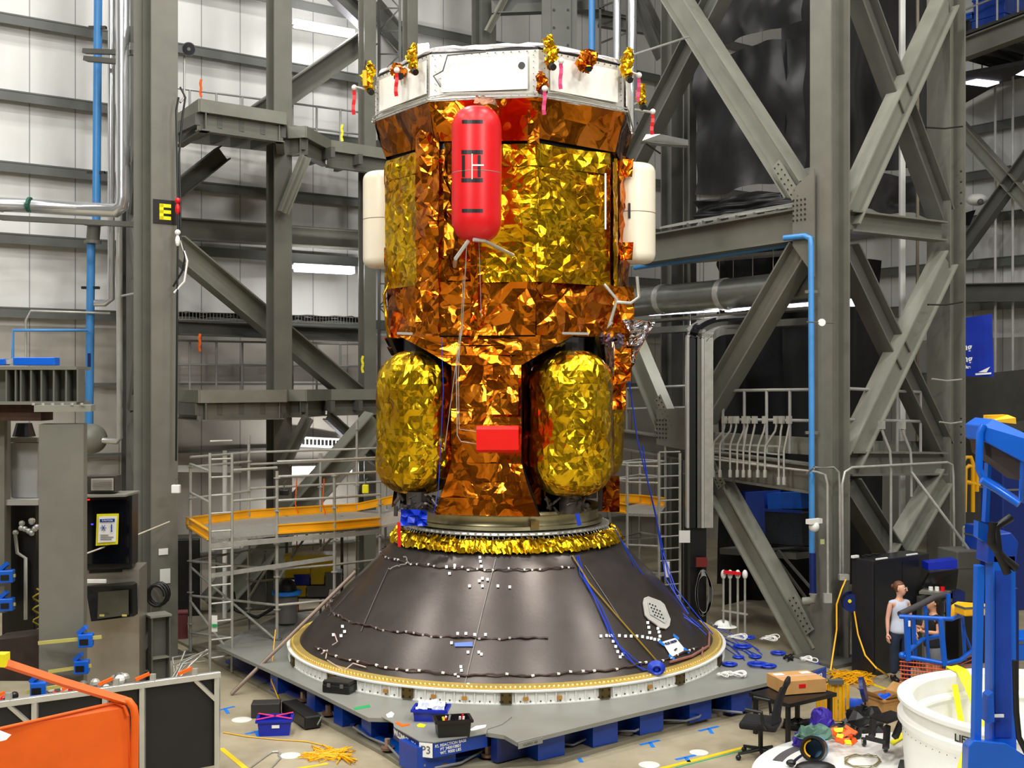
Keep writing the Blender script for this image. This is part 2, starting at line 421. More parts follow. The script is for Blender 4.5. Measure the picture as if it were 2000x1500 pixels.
# lattice mast
lm = MB(); a = P(740, 750, 28.2); b2 = P(781, 750, 28.2)
for p in (a, b2): lm.bar((p.x, p.y, 3), (p.x, p.y, 19), 0.06, 0.06, (0, 1, 0))
z = 6.0; fl = 0
while z < 18.5:
    p, q = (a, b2) if fl else (b2, a)
    lm.bar((p.x, p.y, z), (q.x, q.y, z+0.55), 0.03, 0.03, (0, 1, 0)); lm.bar((a.x, a.y, z), (b2.x, b2.y, z), 0.03, 0.03, (0, 1, 0))
    z += 0.55; fl ^= 1
solo('lattice_mast', lm, steel_d, 'thin grey lattice mast left of the white collar, with zigzag bars', 'mast')
lm = MB(); a = P(1172, 750, 27.5); b2 = P(1225, 750, 27.5); z = 11.4
for i in range(9):
    lm.bar((a.x, a.y, z), (b2.x, b2.y, z+(0.25 if i % 2 else -0.1)), 0.04, 0.04, (0, 1, 0)); z += 0.42
for p in (a, b2): lm.bar((p.x, p.y, 6), (p.x, p.y, 18), 0.05, 0.05, (0, 1, 0))
solo('lattice_mast', lm, steel_d, 'grey ladder-like lattice between the blue pipe and silver ducts behind the collar', 'mast')

def ib(label, p, q, w, h, up=Z, m=None, name='steel_beam', cat='beam'):
    return solo(name, MB().ibeam(p, q, w, h, up, 0.03, 0.02), m or steel, label, cat)
def inpl(p, q, nrm):
    return (q-p).cross(nrm).normalized()
def br(label, p, q, w=0.3, h=0.36, nrm=None, m=None):
    return ib(label, p, q, w, h, inpl(p, q, nrm or W), m, 'diagonal_brace', 'brace')
ib('deep grey beam crossing left wall just below the E sign level', P(350, 447, 25.2), P(712, 470, 28.3), 0.3, 0.46)
ib('grey ledger beam under the cable tray on the left wall', P(345, 640, 24.8), P(712, 655, 28.0), 0.3, 0.3, m=girt_m)
br('long diagonal brace sloping down right behind the left railing', P(340, 478, 23.6), P(745, 815, 27.6), 0.42, 0.46, m=steel_l)
br('diagonal brace rising right beneath the upper tube lamp', P(500, 228, 25.6), P(722, 72, 27.8), 0.4, 0.46)
br('dark diagonal brace under the upper left platform', P(345, 372, 24.2), P(435, 300, 25.0), 0.3, 0.34, m=steel_d)
br('dark diagonal brace in the top left corner of the lattice mast', P(648, -20, 27.2), P(722, 50, 27.8), 0.3, 0.4, m=steel_d)
br('dark diagonal brace crossing behind the lattice mast', P(728, 10, 28.8), P(842, 150, 29.5), 0.3, 0.4, m=steel_d)
br('thin pale strut leaning against the column above the white collar', P(1005, -40, 27.4), P(952, 62, 27.6), 0.12, 0.14, m=steel_l)
br('dark diagonal brace dropping right behind the collar, right of the silver ducts', P(1238, -20, 26.5), P(1300, 110, 26.5), 0.3, 0.34, m=steel_d)
ib('grey cross beam at the top edge behind the white collar', P(960, 12, 27.6), P(1180, 4, 27.6), 0.25, 0.4, m=steel_d)
ib('short dark beam behind the upper right shoulder of the collar', P(1170, 40, 28.2), P(1300, 60, 28.0), 0.2, 0.3, m=steel_d)
br('pale broad brace behind the scaffold, sloping down left from the lamps', P(735, 820, 25.6), P(412, 1185, 24.0), 0.45, 0.5, m=steel_l)
br('short brace under the lower left platform', P(602, 815, 24.2), P(556, 905, 24.2), 0.18, 0.2)
br('short brace under the upper left platform', P(597, 305, 24.2), P(553, 415, 24.2), 0.18, 0.2, m=steel_l)
br('grey brace behind the lower left platform near the pod tank', P(640, 812, 25.6), P(740, 905, 26.5), 0.2, 0.22, m=steel_d)
# lattice between E column and dark column
for i, (v0, v1) in enumerate(((200, 420), (610, 420), (620, 800), (990, 830), (1000, 1180))):
    p = P(277, v0, 21.2); q = P(256, v1, 23.6)
    solo('lacing_bar', MB().bar(p, q, 0.1, 0.12, W), steel_d, 'dark lacing brace left of the E column, ' + ['uppermost of five', 'second from the top', 'third from the top', 'fourth from the top', 'lowest of five'][i], 'brace')
for i, v in enumerate((66, 300, 560, 785)):
    solo('tie_bar', MB().bar(P(277, v, 21.2), P(258, v+2, 23.6), 0.1, 0.3, Z), steel_d, 'short dark tie beam left of the E column, ' + ['near the top of the photo', 'just above the E sign', 'halfway up', 'beside the lower platform'][i], 'beam')

railm = mat('rail_grey', (160, 160, 156), 0.4, 0.2)
# ---- platforms on the left
def platform(vt, lab, zlist, rail_lab, dark):
    ztop = CAMZ+5.3*(1 if vt == 'up' else 0)
    ztop = CAMZ+555*22/F if vt == 'up' else CAMZ-14*22/F
    def Q(u, v): return PZ(u, v, CAMZ+555*22/F)
    path = [Q(338, 232), Q(390, 195), Q(558, 222), Q(560, 250), Q(597, 248), Q(645, 275), Q(760, 293)]
    back = [Q(760, 293)+W*1.3, Q(338, 232)+W*1.9+U*0.3]
    t = thing('steel_platform', lab, 'platform', (path[1].x, path[1].y, ztop))
    poly = path+back
    part('deck', MB().prism(poly, ztop-0.06, ztop), steel, t)
    fa = MB(); ub = MB()
    for i in range(len(path)-1):
        p, q = path[i].copy(), path[i+1].copy(); p.z = q.z = ztop-0.1
        fa.bar(p, q, 0.05, 0.24, Z)
        d = (q-p).normalized(); nn = Vector((d.y, -d.x, 0))
        p2 = p-nn*0.12; q2 = q-nn*0.12; p2.z = q2.z = ztop-0.38
        if (q-p).length > 0.35: ub.ibeam(p2, q2, 0.16, 0.36, Z, 0.025, 0.02)
    part('fascia', fa, steel_l, t)
    part('edge_beam', ub, steel, t)
    jb = MB()
    for k in range(5):
        a = path[1]+(path[2]-path[1])*(k/4); a.z = ztop-0.34; jb.bar(a+W*0.1, a+W*1.6, 0.1, 0.22, Z)
    for k in range(4):
        a = path[4]+(path[6]-path[4])*(k/3); a.z = ztop-0.34; jb.bar(a+W*0.1, a+W*1.3, 0.1, 0.22, Z)
    part('floor_joists', jb, steel_d, t)
    # railing along the back edge
    r = thing('guard_rail', rail_lab, 'railing', path[0]+W*1.5)
    a = path[0]+W*1.75+U*0.4; c = path[6]+W*1.2
    a.z = c.z = ztop
    n = 8; rb = MB()
    for k in range(n+1):
        p = a+(c-a)*(k/n)
        part('rail_post', MB().cyl(p, p+Z*1.07, 0.025, 8), railm, r)
    for i, h in enumerate((1.07, 0.55)):
        part('hand_rail' if i == 0 else 'mid_rail', MB().cyl(a+Z*h, c+Z*h, 0.025, 8), railm, r)
    return t
platform('up', 'upper grey steel platform jutting from the E column toward the spacecraft', 0, 'tube railing on the upper left platform', True)
platform('low', 'lower grey steel platform at mid height left of the gold tank', 0, 'tube railing on the lower left platform', True)
for i, (u, v, Y, c, lb) in enumerate(((392, 155, 24.5, orange, 'orange tie strap hanging on the upper left railing'), (390, 652, 24.5, orange, 'orange tie strap hanging on the lower left railing'),
     (708, 695, 25.5, lemon, 'yellow strap hanging at the right end of the lower left railing'), (668, 243, 25.5, lemon, 'yellow strap tied on the upper platform near the collar'))):
    p = P(u, v, Y-0.4)
    pts = [p+Vector((0.012*((-1)**j), 0, -0.09*j)) for j in range(5)]
    mb = MB()
    for a, c2 in zip(pts, pts[1:]): mb.bar(a, c2, 0.05, 0.012, (0, 1, 0))
    solo('tie_strap', mb, c, lb, 'strap')
# cable tray with cables
t = thing('cable_tray', 'wire cable tray full of black cables along the left wall', 'cable tray', P(352, 622, 24.8))
a = P(345, 624, 24.8); c = P(712, 634, 27.6); mb = MB()
for o_ in (-0.12, 0.12):
    for h in (0, 0.16): mb.bar(a+W*o_+Z*h, c+W*o_+Z*h, 0.012, 0.012)
for i in range(60):
    p = a+(c-a)*(i/59); mb.bar(p-W*0.12, p-W*0.12+Z*0.16, 0.01, 0.01, W); mb.bar(p-W*0.12, p+W*0.12, 0.01, 0.01)
part('tray_wires', mb, galv, t)
rnd = random.Random(5)
for k in range(5):
    pts = [a+(c-a)*(i/24)+Z*(0.05+0.05*rnd.random()+0.02*k)+W*(rnd.random()-0.5)*0.16 for i in range(25)]
    part('cable', MB().tube(pts, 0.018, 6), blackm, t)
# ---- tube lamps
def lamp(label, a, b_, grp=None, pw=60, r=0.09):
    t = thing('tube_lamp', label, 'lamp', a, group=grp)
    part('lamp_tube', MB().bar(a, b_, 0.14, 0.16), lamp_e, t)
    d = (b_-a).normalized(); part('end_cap', MB().bar(a-d*0.1, a, 0.1, 0.1), steel_d, t)
    part('housing', MB().bar(a+W*0.1, b_+W*0.1, 0.08, 0.2), white, t)
    mid = (a+b_)/2
    area('tube_light', mid-W*0.2, (math.radians(90), 0, AX), (b_-a).length, 0.15, pw)
lamp('bright tube lamp high on the left wall above the upper platform', P(575, 45, 27), P(690, 66, 27.9), pw=34)
lamp('bright tube lamp in the middle of the left wall, below the deep beam', P(576, 522, 26.8), P(690, 528, 27.7), pw=34)
lamp('left one of two low tube lamps behind the scaffold', P(571, 920, 26.5), P(624, 919, 27), pw=45)
lamp('right one of two low tube lamps behind the scaffold', P(631, 919, 27.1), P(684, 917, 27.6), pw=45)
lamp('small tube lamp seen just above the left end of the white collar', P(815, 94, 28.5), P(838, 92, 28.5), pw=15)
t = thing('vent_grille', 'white slotted vent panel low on the left wall', 'vent', P(617, 862, 28.2))
a = P(572, 862, 27.4); c = P(662, 866, 28.3)
part('frame', MB().bar(a, c, 0.05, 0.24), white, t)
mb = MB()
for i in range(12):
    p = a+(c-a)*((i+0.5)/12); mb.box(p-W*0.035, (0.055, 0.02, 0.12), AX)
part('slots', mb, blackm, t)
# ---- pipes on the left wall
def pipe(label, pts, r, m, cat='pipe', name='pipe', seg=14, clamps=(), cm=None):
    pts = [Vector(p) for p in pts]
    t = thing(name, label, cat, pts[0])
    part('pipe_run', MB().tube(pts, r, seg), m, t, smooth=50)
    for p in clamps: part('clamp', MB().box(p, (r*4.2, r*1.2, 0.05)), cm or blackm, t)
    return t
YB = 23.6
pipe('blue vertical pipe on the left wall, upper length above the valve', [P(192, -60, YB), P(188, 440, YB)], 0.082, bluepipe, clamps=[P(191, 54, YB), P(188, 337, YB)])
t = pipe('blue vertical pipe on the left wall, lower length down to the grey ball tank', [P(178, 470, YB), P(174, 835, YB)], 0.082, bluepipe, clamps=[P(177, 562, YB)])
part('pipe_label', MB().bar(P(174, 690, YB-0.09), P(174, 716, YB-0.09), 0.06, 0.01, (0, 1, 0)), royal_d, t, 'dark blue pipe label')
t = thing('gate_valve', 'grey flanged valve joining the two blue pipe lengths', 'valve', P(183, 455, YB))
part('body', MB().cyl(P(184, 436, YB), P(181, 474, YB), 0.13, 14), steel_d, t, smooth=40)
part('flange', MB().cyl(P(184, 434, YB), P(184, 440, YB), 0.2, 14), steel, t)
part('flange', MB().cyl(P(181, 470, YB), P(181, 476, YB), 0.17, 14), steel, t)
pipe('silver insulated duct bending left below the E sign level', [P(240, -60, 22.4), P(240, 385, 22.4), P(238, 402, 22.4), P(228, 411, 22.4), P(150, 408, 22.6), P(60, 402, 22), P(-60, 396, 21.4)], 0.135, chrome, name='silver_duct', cat='duct', clamps=[])
gtape = mat('green_band', (30, 90, 70), 0.5)
bd = MB()
for u in (3, 57): bd.cyl(P(u-2, 399.5, 21.9), P(u+3, 400, 21.9), 0.142, 14)
solo('marker_band', bd, gtape, 'dark green marker bands around the silver duct at far left', 'marker')
pipe('slim silver pipe left of the silver duct, ending above the dark column', [P(218, -60, 23.4), P(217, 585, 23.4), P(205, 592, 23.4), P(185, 592, 23.4)], 0.07, chrome, name='silver_pipe')
pipe('slim silver pipe next to the dark column, running down to the ball tank', [P(231, -60, 23.3), P(234, 855, 23.3), P(228, 862, 23.3), P(200, 860, 23.3)], 0.06, alu, name='silver_pipe')
solo('ball_tank', MB().ball(P(179, 857, 23.4), 0.3, 24, 16), steel_l, 'grey ball-shaped tank at the foot of the blue pipe', 'tank', smooth=60)
for i, (p, q, s) in enumerate(((P(165, 100, 23), P(275, 104, 22.4), 0.12), (P(168, 115, 22.9), P(235, 121, 22.6), 0.16), (P(0, 425, 21.8), P(285, 440, 21.0), 0.18))):
    solo('pipe_bracket', MB().bar(p, q, s, 0.09), steel_d, ['grey bracket crossing the silver duct near the top left', 'second bracket just below the top left one', 'long grey bracket shelf beneath the horizontal silver duct'][i], 'bracket')
pipe('thin grey conduit looping across the low left wall', [P(50, 720, 23.2), P(51, 625, 23.2), P(60, 607, 23.2), P(215, 612, 23.6)], 0.025, galv, cat='conduit', name='conduit')
pipe('thin blue pipe branching left from the blue riser', [P(25, 700, 23), P(26, 645, 23), P(120, 645, 23.2), P(172, 645, 23.4)], 0.03, bluepipe)
pipe('pair-like silver conduit bending onto the E column', [P(238, 578, 22.4), P(270, 572, 21), P(284, 586, 20.6), P(286, 640, 20.4)], 0.022, alu, name='conduit', cat='conduit')
pipe('blue pipe rising behind the white collar, right of the perforated column', [P(1156, 140, 26.6), P(1156, -60, 26.6)], 0.075, bluepipe)
pipe('silver duct behind the collar, left one of two right of the blue pipe', [P(1205, 150, 26.4), P(1205, -60, 26.4)], 0.09, chrome, name='silver_duct', cat='duct')
pipe('silver duct behind the collar, right one of two near the crossing braces', [P(1235, 320, 26.2), P(1235, -60, 26.2)], 0.1, chrome, name='silver_duct', cat='duct')
# ---- horn speaker, cables on E column
t = thing('horn_speaker', 'small grey horn loudspeaker beside the top of the left column', 'loudspeaker', P(368, 96, 20.6))
p = P(369, 96, 20.6); q_ = Vector((0.25, -1, -0.25)).normalized()
part('horn', MB().tube([p+q_*-0.2, p+q_*-0.08, p, p+q_*0.03], [0.05, 0.06, 0.115, 0.12], 20), steel_d, t, smooth=40)
part('horn_mouth', MB().cyl(p+q_*0.03, p+q_*0.034, 0.105, 20), mat('horn_dark', (34, 36, 46), 0.4), t); part('throat', MB().cyl(p+q_*0.03, p+q_*0.045, 0.03, 12), steel, t)
part('bracket', MB().tube([P(360, 105, 20.7), P(360, 190, 20.7), P(352, 200, 20.6)], 0.02, 6), galv, t)
for i, pts in enumerate(([(349, 190), (344, 215), (348, 420), (346, 600), (344, 900)], [(352, 170), (362, 190), (356, 230), (350, 300), (353, 460)], [(353, 470), (366, 510), (360, 550), (340, 572)], [(352, 460), (362, 500), (356, 530), (338, 560)])):
    solo('hanging_cable', MB().tube([P(u, v, 20.0) for u, v in pts], 0.018, 6), blackm if i != 2 else white, ['long black cable running down beside the E column', 'black cable looping beside the upper platform', 'white cable curling right of the E column', 'black cable curling into the E column'][i], 'cable')
for i, v in enumerate((408, 470)):
    p = P(347, v, 19.95); mb = MB().ball(p, 0.07, 8, 6, 0.6, 0.6, 1.4); mb.ball(p+Z*0.14, 0.05, 8, 6)
    solo('pull_handle', mb, [redm, white][i], ['small red fitting clipped beside the E sign', 'white pulley block hanging below the E sign'][i], 'fitting')
# ================================================================ RIGHT TOWER
CR = P(1621, 750, 20.0); CR.z = 0
C2 = P(1848, 750, 22.3); C2.z = 0
def onL(u, v, off=0.0):   # plane through the near column running left-back
    k = (u-1000)/F; o = CR-U*0.1+U*off; t = (o.x-k*o.y)/(W.y*k-W.x); Y = o.y+W.y*t; return P(u, v, Y)
def onR(u, v, off=0.0):
    k = (u-1000)/F; o = CR+W*off; t = (k*o.y-o.x)/(U.x-k*U.y); Y = o.y+U.y*t; return P(u, v, Y)
t = thing('steel_column', 'massive grey column right of centre with the blue pipe and conduits', 'column', CR)
part('column_body', MB().ibeam(CR, CR+Z*19.8, 0.44, 0.5, U, 0.04, 0.03), steel, t)
part('base_plate', MB().box(CR+Z*0.03, (0.9, 0.9, 0.06), AX), steel_d, t)
t = thing('steel_column', 'grey column at far right of the cross-braced tower, above the cabinets', 'column', C2)
part('column_body', MB().ibeam(C2, C2+Z*19.8, 0.5, 0.5, U, 0.04, 0.03), steel, t)
bb = MB()
for z in (3.6, 3.75, 3.9, 4.05, 8.1, 8.3, 8.5, 8.7, 12.4, 12.6):
    p = C2-W*0.24+U*0.1+Z*z; bb.cyl(p, p-W*0.02, 0.02, 6)
part('bolt_pattern', bb, mat('bolt_dark', (50, 48, 42), 0.5, 0.3), t, 'dark bolts')
R_ = lambda lb, a, b_, w=0.34, h=0.42, m=None: br(lb, onR(*a), onR(*b_), w, h, W, m)
R_('upper tower brace descending left to right behind its partner', (1668, -40, 0.12), (1838, 420, 0.12), m=steel_d)
R_('upper tower brace descending right to left', (1848, 0), (1652, 425), m=steel_l)
ib('horizontal tower beam between the two crossed brace bays', onR(1652, 432), onR(1838, 453), 0.3, 0.36)
R_('lower tower brace descending left to right', (1652, 490, 0.12), (1838, 878, 0.12), m=steel_d)
R_('lower tower brace descending right to left', (1846, 505), (1656, 900), m=steel_l)
ib('horizontal tower beam under the lower crossed braces', onR(1652, 905), onR(1838, 905), 0.3, 0.42)
R_('bottom tower brace from the near column to the cabinet top', (1656, 950), (1745, 1090), m=steel_d)
R_('bottom tower brace from the far column to the cabinet top', (1838, 930), (1742, 1095), m=steel_l)
def dots(o_, ax, ay, n, m_, nrm, sp=0.075):
    bb = MB()
    for i in range(n):
        for j in range(m_):
            p = o_+ax*(i*sp)+ay*(j*sp); bb.cyl(p, p+nrm*0.015, 0.018, 6)
    return bb
L_ = lambda lb, a, b_, w=0.34, h=0.44, m=None: br(lb, onL(*a), onL(*b_), w, h, U, m)
L_('long pale brace from top centre down to the right column', (1285, -60), (1560, 372), m=steel_l)
L_('dark brace crossing behind the long pale brace near the top', (1440, -80, 0.35), (1230, 330, 0.35), m=steel_d)
L_('dark brace from the right column down to the cable riser', (1568, 488), (1375, 815), m=steel)
L_('short pale brace behind the silver foil flap, ending at the gusset', (1225, 640), (1312, 850), 0.3, 0.4, m=steel_l)
L_('long lower brace running down to the foot of the right column', (1378, 900), (1588, 1275), 0.36, 0.42, m=steel_l)
ib('deep pale beam right of the cream pod, meeting the column', onL(1250, 490), onL(1560, 440), 0.3, 0.56)
ib('long low beam behind the gold tank toward the right column', onL(1215, 858), onL(1345, 878), 0.3, 0.4)
ib('deep floor beam under the switch boxes', onL(1345, 900), onL(1592, 935), 0.3, 0.5)
for lb, cpt, pts, nn in (('perforated gusset plate where the deep beam meets the column', None, [(1548, 370), (1590, 330), (1590, 540), (1548, 480)], 0),
                         ('gusset plate at the lower left node beside the cable riser', None, [(1282, 800), (1312, 798), (1342, 800), (1342, 880), (1282, 868)], 1)):
    q = [onL(u, v, -0.25) for u, v in pts]
    t = thing('gusset_plate', lb, 'plate', q[0]); part('plate', MB().slab(q, U*0.03), steel, t)
    o_ = q[0]-Z*0.1
    part('bolt_pattern', dots(o_-W*0.02+(-Z*0.1), -W if not nn else -W, -Z, 4, 5, -U, 0.085), mat('bolt_dark', (50, 48, 42), 0.5, 0.3), t, 'dark bolt grid')
# splice plates on the long braces
for lb, a, b_ in (('bolted splice plate at the lower end of the long pale brace', (1515, 320), (1560, 392)), ('bolted splice plate on the foot of the long lower brace', (1545, 1165), (1582, 1235)),
                  ('bolted splice plate on the short pale brace', (1285, 775), (1312, 838)), ('bolted splice plate at the top of the long lower brace', (1388, 905), (1410, 950))):
    p = onL(*a, -0.22); q = onL(*b_, -0.22); t = thing('splice_plate', lb, 'plate', p)
    part('plate', MB().bar(p, q, 0.02, 0.2, inpl(p, q, U)), steel_l, t)
    d = (q-p); bb = MB()
    for i in range(7):
        for s in (-0.05, 0.05):
            c = p+d*((i+0.5)/7)+inpl(p, q, U)*s; bb.cyl(c-U*0.015, c-U*0.03, 0.014, 6)
    part('bolt_pattern', bb, mat('bolt_dark', (50, 48, 42), 0.5, 0.3), t, 'dark bolts')
# grating catwalk above the deep beam
t = thing('catwalk', 'grated catwalk resting on the deep pale beam below the black curtain', 'catwalk', onL(1290, 440, 0.2))
part('grating', MB().slab([onL(1288, 447, 0.1), onL(1550, 404, 0.1), onL(1550, 400, 1.0), onL(1340, 436, 1.0)], Z*0.04), galv, t)
for u in (1345, 1375, 1405, 1440, 1475, 1520):
    part('bearer', MB().bar(onL(u, 446-(u-1300)*0.16, 0.1), onL(u+14, 442-(u-1300)*0.16, 0.9), 0.08, 0.06), steel_d, t)
# ---- curtains
C0 = CR+U*1.1+W*1.5
def drape(p, q, z0a, z0b, z1a, z1b, seed, n=120, amp=0.07, nz=26):
    mb = MB(); rnd = random.Random(seed); d = (q-p); nn = Vector((d.y, -d.x, 0)).normalized()
    vs = []
    for i in range(n+1):
        f = i/n; b_ = p+d*f
        for j in range(nz+1):
            g = j/nz; z = (z0a+(z0b-z0a)*f)*(1-g)+(z1a+(z1b-z1a)*f)*g
            s = d.length*f
            o_ = amp*(math.sin(s*5.2+seed+1.2*g)*0.6+math.sin(s*9.3+seed*2-2*g)*0.35)+0.16*noise.noise(Vector((s*0.9+g*1.5, g*3.0-s*0.6, seed)))
            zz = z+(0.05*math.sin(s*3.1+seed) if j == nz else 0)+(0.04*math.sin(s*4+seed) if j == 0 else 0)
            vs.append(Vector((b_.x, b_.y, zz))+nn*o_)
    k = nz+1
    mb.add(vs, [(i*k+j, (i+1)*k+j, (i+1)*k+j+1, i*k+j+1) for i in range(n) for j in range(nz)])
    return mb
def yz(u, v, line): return line(u, v)
qa = P(1358, 750, 0.0+23.9)
# left curtain line along W from C0
kk = (1358-1000)/F; tt = (C0.x-kk*C0.y)/(W.y*kk-W.x); QA = C0+W*tt
def zat(pt, v): return CAMZ+(750-v)/F*pt.y
solo('black_curtain', drape(QA, C0, zat(QA, 98), zat(C0, 40), zat(QA, -120), zat(C0, -120), 1), blackm2, 'topmost black plastic curtain, behind the crossing braces at top right', 'curtain', smooth=60)
solo('black_curtain', drape(QA, C0, zat(QA, 384), zat(C0, 345), zat(QA, 118), zat(C0, 66), 2), blackm2, 'large black plastic curtain hanging left of the massive right column', 'curtain', smooth=60)
solo('black_curtain', drape(QA, C0, zat(QA, 428), zat(C0, 400), zat(QA, 392), zat(C0, 368), 3), blackm2, 'narrow black curtain strip just above the catwalk', 'curtain', smooth=60)
kk = (1835-1000)/F; C0b = C0+W*0.5; tt = (kk*C0b.y-C0b.x)/(U.x-kk*U.y); QB = C0b+U*tt
solo('black_curtain', drape(C0b, QB, zat(C0b, 330), zat(QB, 330), zat(C0b, -120), zat(QB, -120), 4), blackm2, 'tall black curtain behind the upper crossed braces of the tower', 'curtain', smooth=60)
solo('black_curtain', drape(C0b, QB, zat(C0b, 395), zat(QB, 425), zat(C0b, 345), zat(QB, 340), 5), blackm2, 'crumpled black curtain just above the horizontal tower beam', 'curtain', smooth=60)
solo('black_curtain', drape(C0b+W*1.5, QB+W*1.5, 0.3, 0.3, zat(QB, 500), zat(QB, 500), 6), black_matte, 'lower black drape filling the tower bay behind the railing', 'curtain', smooth=60)  # this and the next two black sheets stand in for the unlit interior
QC = QA+W*1.2+U*1.6; QD = C0+W*0.5+U*1.5
solo('black_curtain', drape(QC-W*0.3, QD, 0.3, 0.3, zat(QC, 612), zat(QD, 590), 7), black_matte, 'lower black drape behind the cable riser and dark brace', 'curtain', smooth=60)
solo('black_curtain', drape(QC-W*0.3, QD, zat(QC, 560), zat(QD, 520), zat(QC, 490), zat(QD, 455), 8, 60), black_matte, 'short black drape behind the large grey duct', 'curtain', smooth=60)
# white uprights behind tower X
for i, (u, w_, m_) in enumerate(((1762, 0.1, white), (1792, 0.05, mat('tan_pole', (150, 140, 120))))):
    p = onR(u, 750, 1.2)
    solo('upright_pole', MB().box((p.x, p.y, 9), (w_, w_, 14)), m_, ['white upright pole behind the tower braces', 'thin tan pole behind the tower braces'][i], 'pole')
# ---- big duct and hanging trays
t = pipe('large grey round duct running behind the dark brace', [onL(1205, 596, 0.5), onL(1290, 586, 0.5), onL(1420, 574, 0.5), onL(1600, 556, 0.5)], 0.29, duct_m, name='round_duct', cat='duct', seg=24)
for u, v in ((1293, 585), (1412, 575)):
    p = onL(u, v, 0.5); q = onL(u+9, v-1, 0.5); part('seam_band', MB().cyl(p, q, 0.31, 24), alu, t, 'brighter seam band', smooth=50)
pipe('blue pipe running level above the grey duct', [onL(1240, 523, 0.2), onL(1545, 477, 0.2)], 0.05, bluepipe)
pipe('blue riser on the left face of the massive right column', [onL(1532, 465, -0.3), onL(1572, 461, -0.3), onL(1583, 466, -0.3), onL(1584, 480, -0.3), onL(1586, 1080, -0.3), onL(1587, 1120, -0.3)], 0.05, bluepipe, clamps=[onL(1584, 570, -0.3), onL(1585, 845, -0.3)], cm=steel_d)
pipe('dark blue lower end of the riser with valve', [onL(1587, 1080, -0.32), onL(1588, 1160, -0.32)], 0.056, royal_d, clamps=[])
pipe('grey flanged stub at the foot of the blue riser', [onL(1588, 1160, -0.4), onL(1588, 1172, -0.4), onL(1568, 1175, -0.5)], 0.07, steel_l)
# cable trays with lights (under mezzanine)
for i, (v0, v1, h, m_, lb) in enumerate(((518, 490, 0.12, galv, 'upper'), (630, 602, 0.1, galv, 'lower'), (648, 628, 0.25, duct_m, 'flat'))):
    t = solo('cable_tray', MB().bar(onL(1245, v0, 0.9), onL(1590, v1, 0.9), 0.4, h*0.5), m_, {'upper': 'grey tray hung between the blue pipe and the round duct', 'lower': 'upper grey tray just under the round duct', 'flat': 'lower flat grey tray above the black drape'}[lb], 'cable tray')
for i, (a, c) in enumerate((((1268, 614, 1.0), (1400, 606, 1.0)), ((1420, 607, 1.0), (1480, 600, 1.0)), ((1540, 598, 1.0), (1588, 594, 1.0)))):
    p, q = onL(*a), onL(*c); t = thing('strip_lamp', 'white strip lamp under the round duct, ' + ['leftmost of three', 'middle of three', 'rightmost of three'][i], 'lamp', p)
    part('lamp_tube', MB().bar(p, q, 0.12, 0.05), glow_e, t); part('housing', MB().bar(p+Z*0.06, q+Z*0.06, 0.16, 0.06), white, t)
area('tube_light', onL(1400, 625, 1.0), (0, 0, AX), 2.5, 0.3, 60)
solo('strip_lamp', MB().bar(onR(1655, 590, 1.4), onR(1672, 592, 1.4), 0.2, 0.12), glow_e, 'small bright lamp seen just right of the massive column', 'lamp')
rnd = random.Random(3)
for i, u in enumerate((1348, 1374, 1405, 1432, 1470, 1510)):
    solo('hanger_rod', MB().cyl(onL(u, 440, 0.6), onL(u, 640, 0.6), 0.008, 5), galv, 'thin hanger rod below the deep pale beam', 'rod', group='hanger rods below the deep pale beam')
# ---- cable riser with arch (vertical tray)
t = thing('cable_riser', 'tall silver and black cable riser bending right at its top', 'cable riser', P(1365, 1030, 21.6))
def riser(off, r, m_, nm, dx=0, wv=0.1):
    X0 = 1340+off
    R1 = 75-off
    pts = [P(X0, 1030, 21.6), P(X0, 660+0*off, 21.6)]
    c = (X0+R1, 665)
    pts += [P(c[0]-R1*math.cos(a), c[1]-R1*0.62*math.sin(a), 21.6+0.12*i) for i, a in enumerate([math.pi/2*k/7 for k in range(1, 8)])]
    pts += [P(1480, 665-R1*0.62-4, 23.0)]
    mb = MB()
    for a, b_ in zip(pts, pts[1:]): mb.bar(a, b_, 0.16 if m_ is not alu else 0.2, r, Vector((1, 0, 0)) if abs((b_-a).z) > abs((b_-a).x) else Z)
    part(nm, mb, m_, t)
riser(2, 0.05, alu, 'side_rail'); riser(12, 0.16, blackm, 'cable_bundle'); riser(23, 0.1, steel_d, 'cover_strip'); riser(31, 0.05, alu, 'side_rail'); riser(43, 0.16, galv, 'flat_cover')
t = thing('post', 'dark post continuing below the cable riser with a red-tagged hose coil', 'post', P(1365, 1200, 21.7))
part('shaft', MB().bar(P(1362, 1030, 21.7), P(1362, 1225, 21.7), 0.3, 0.2, (0, 1, 0)), blackm, t)
mb = MB()
for k in range(7):
    c = P(1373, 1158, 21.4+0.02*k); mb.tube([c+Vector((0.11*math.cos(a)*(1+0.06*k), -0.02*k, 0.42*math.sin(a)*(1-0.03*k))) for a in [2*math.pi*i/20 for i in range(20)]], 0.014, 5, True)
solo('hose_coil', mb, galv, 'long coil of pale cable hanging under the cable riser', 'cable coil')
solo('red_bracket', MB().box(P(1370, 1098, 21.4), (0.2, 0.1, 0.16)), mat('dull_red', (120, 30, 22), 0.6), 'dull red bracket holding the hanging pale coil', 'bracket')
solo('paper_notice', MB().box(P(1337, 1048, 21.3), (0.2, 0.01, 0.22)), white, 'small white notice left of the dark post under the cable riser', 'notice')
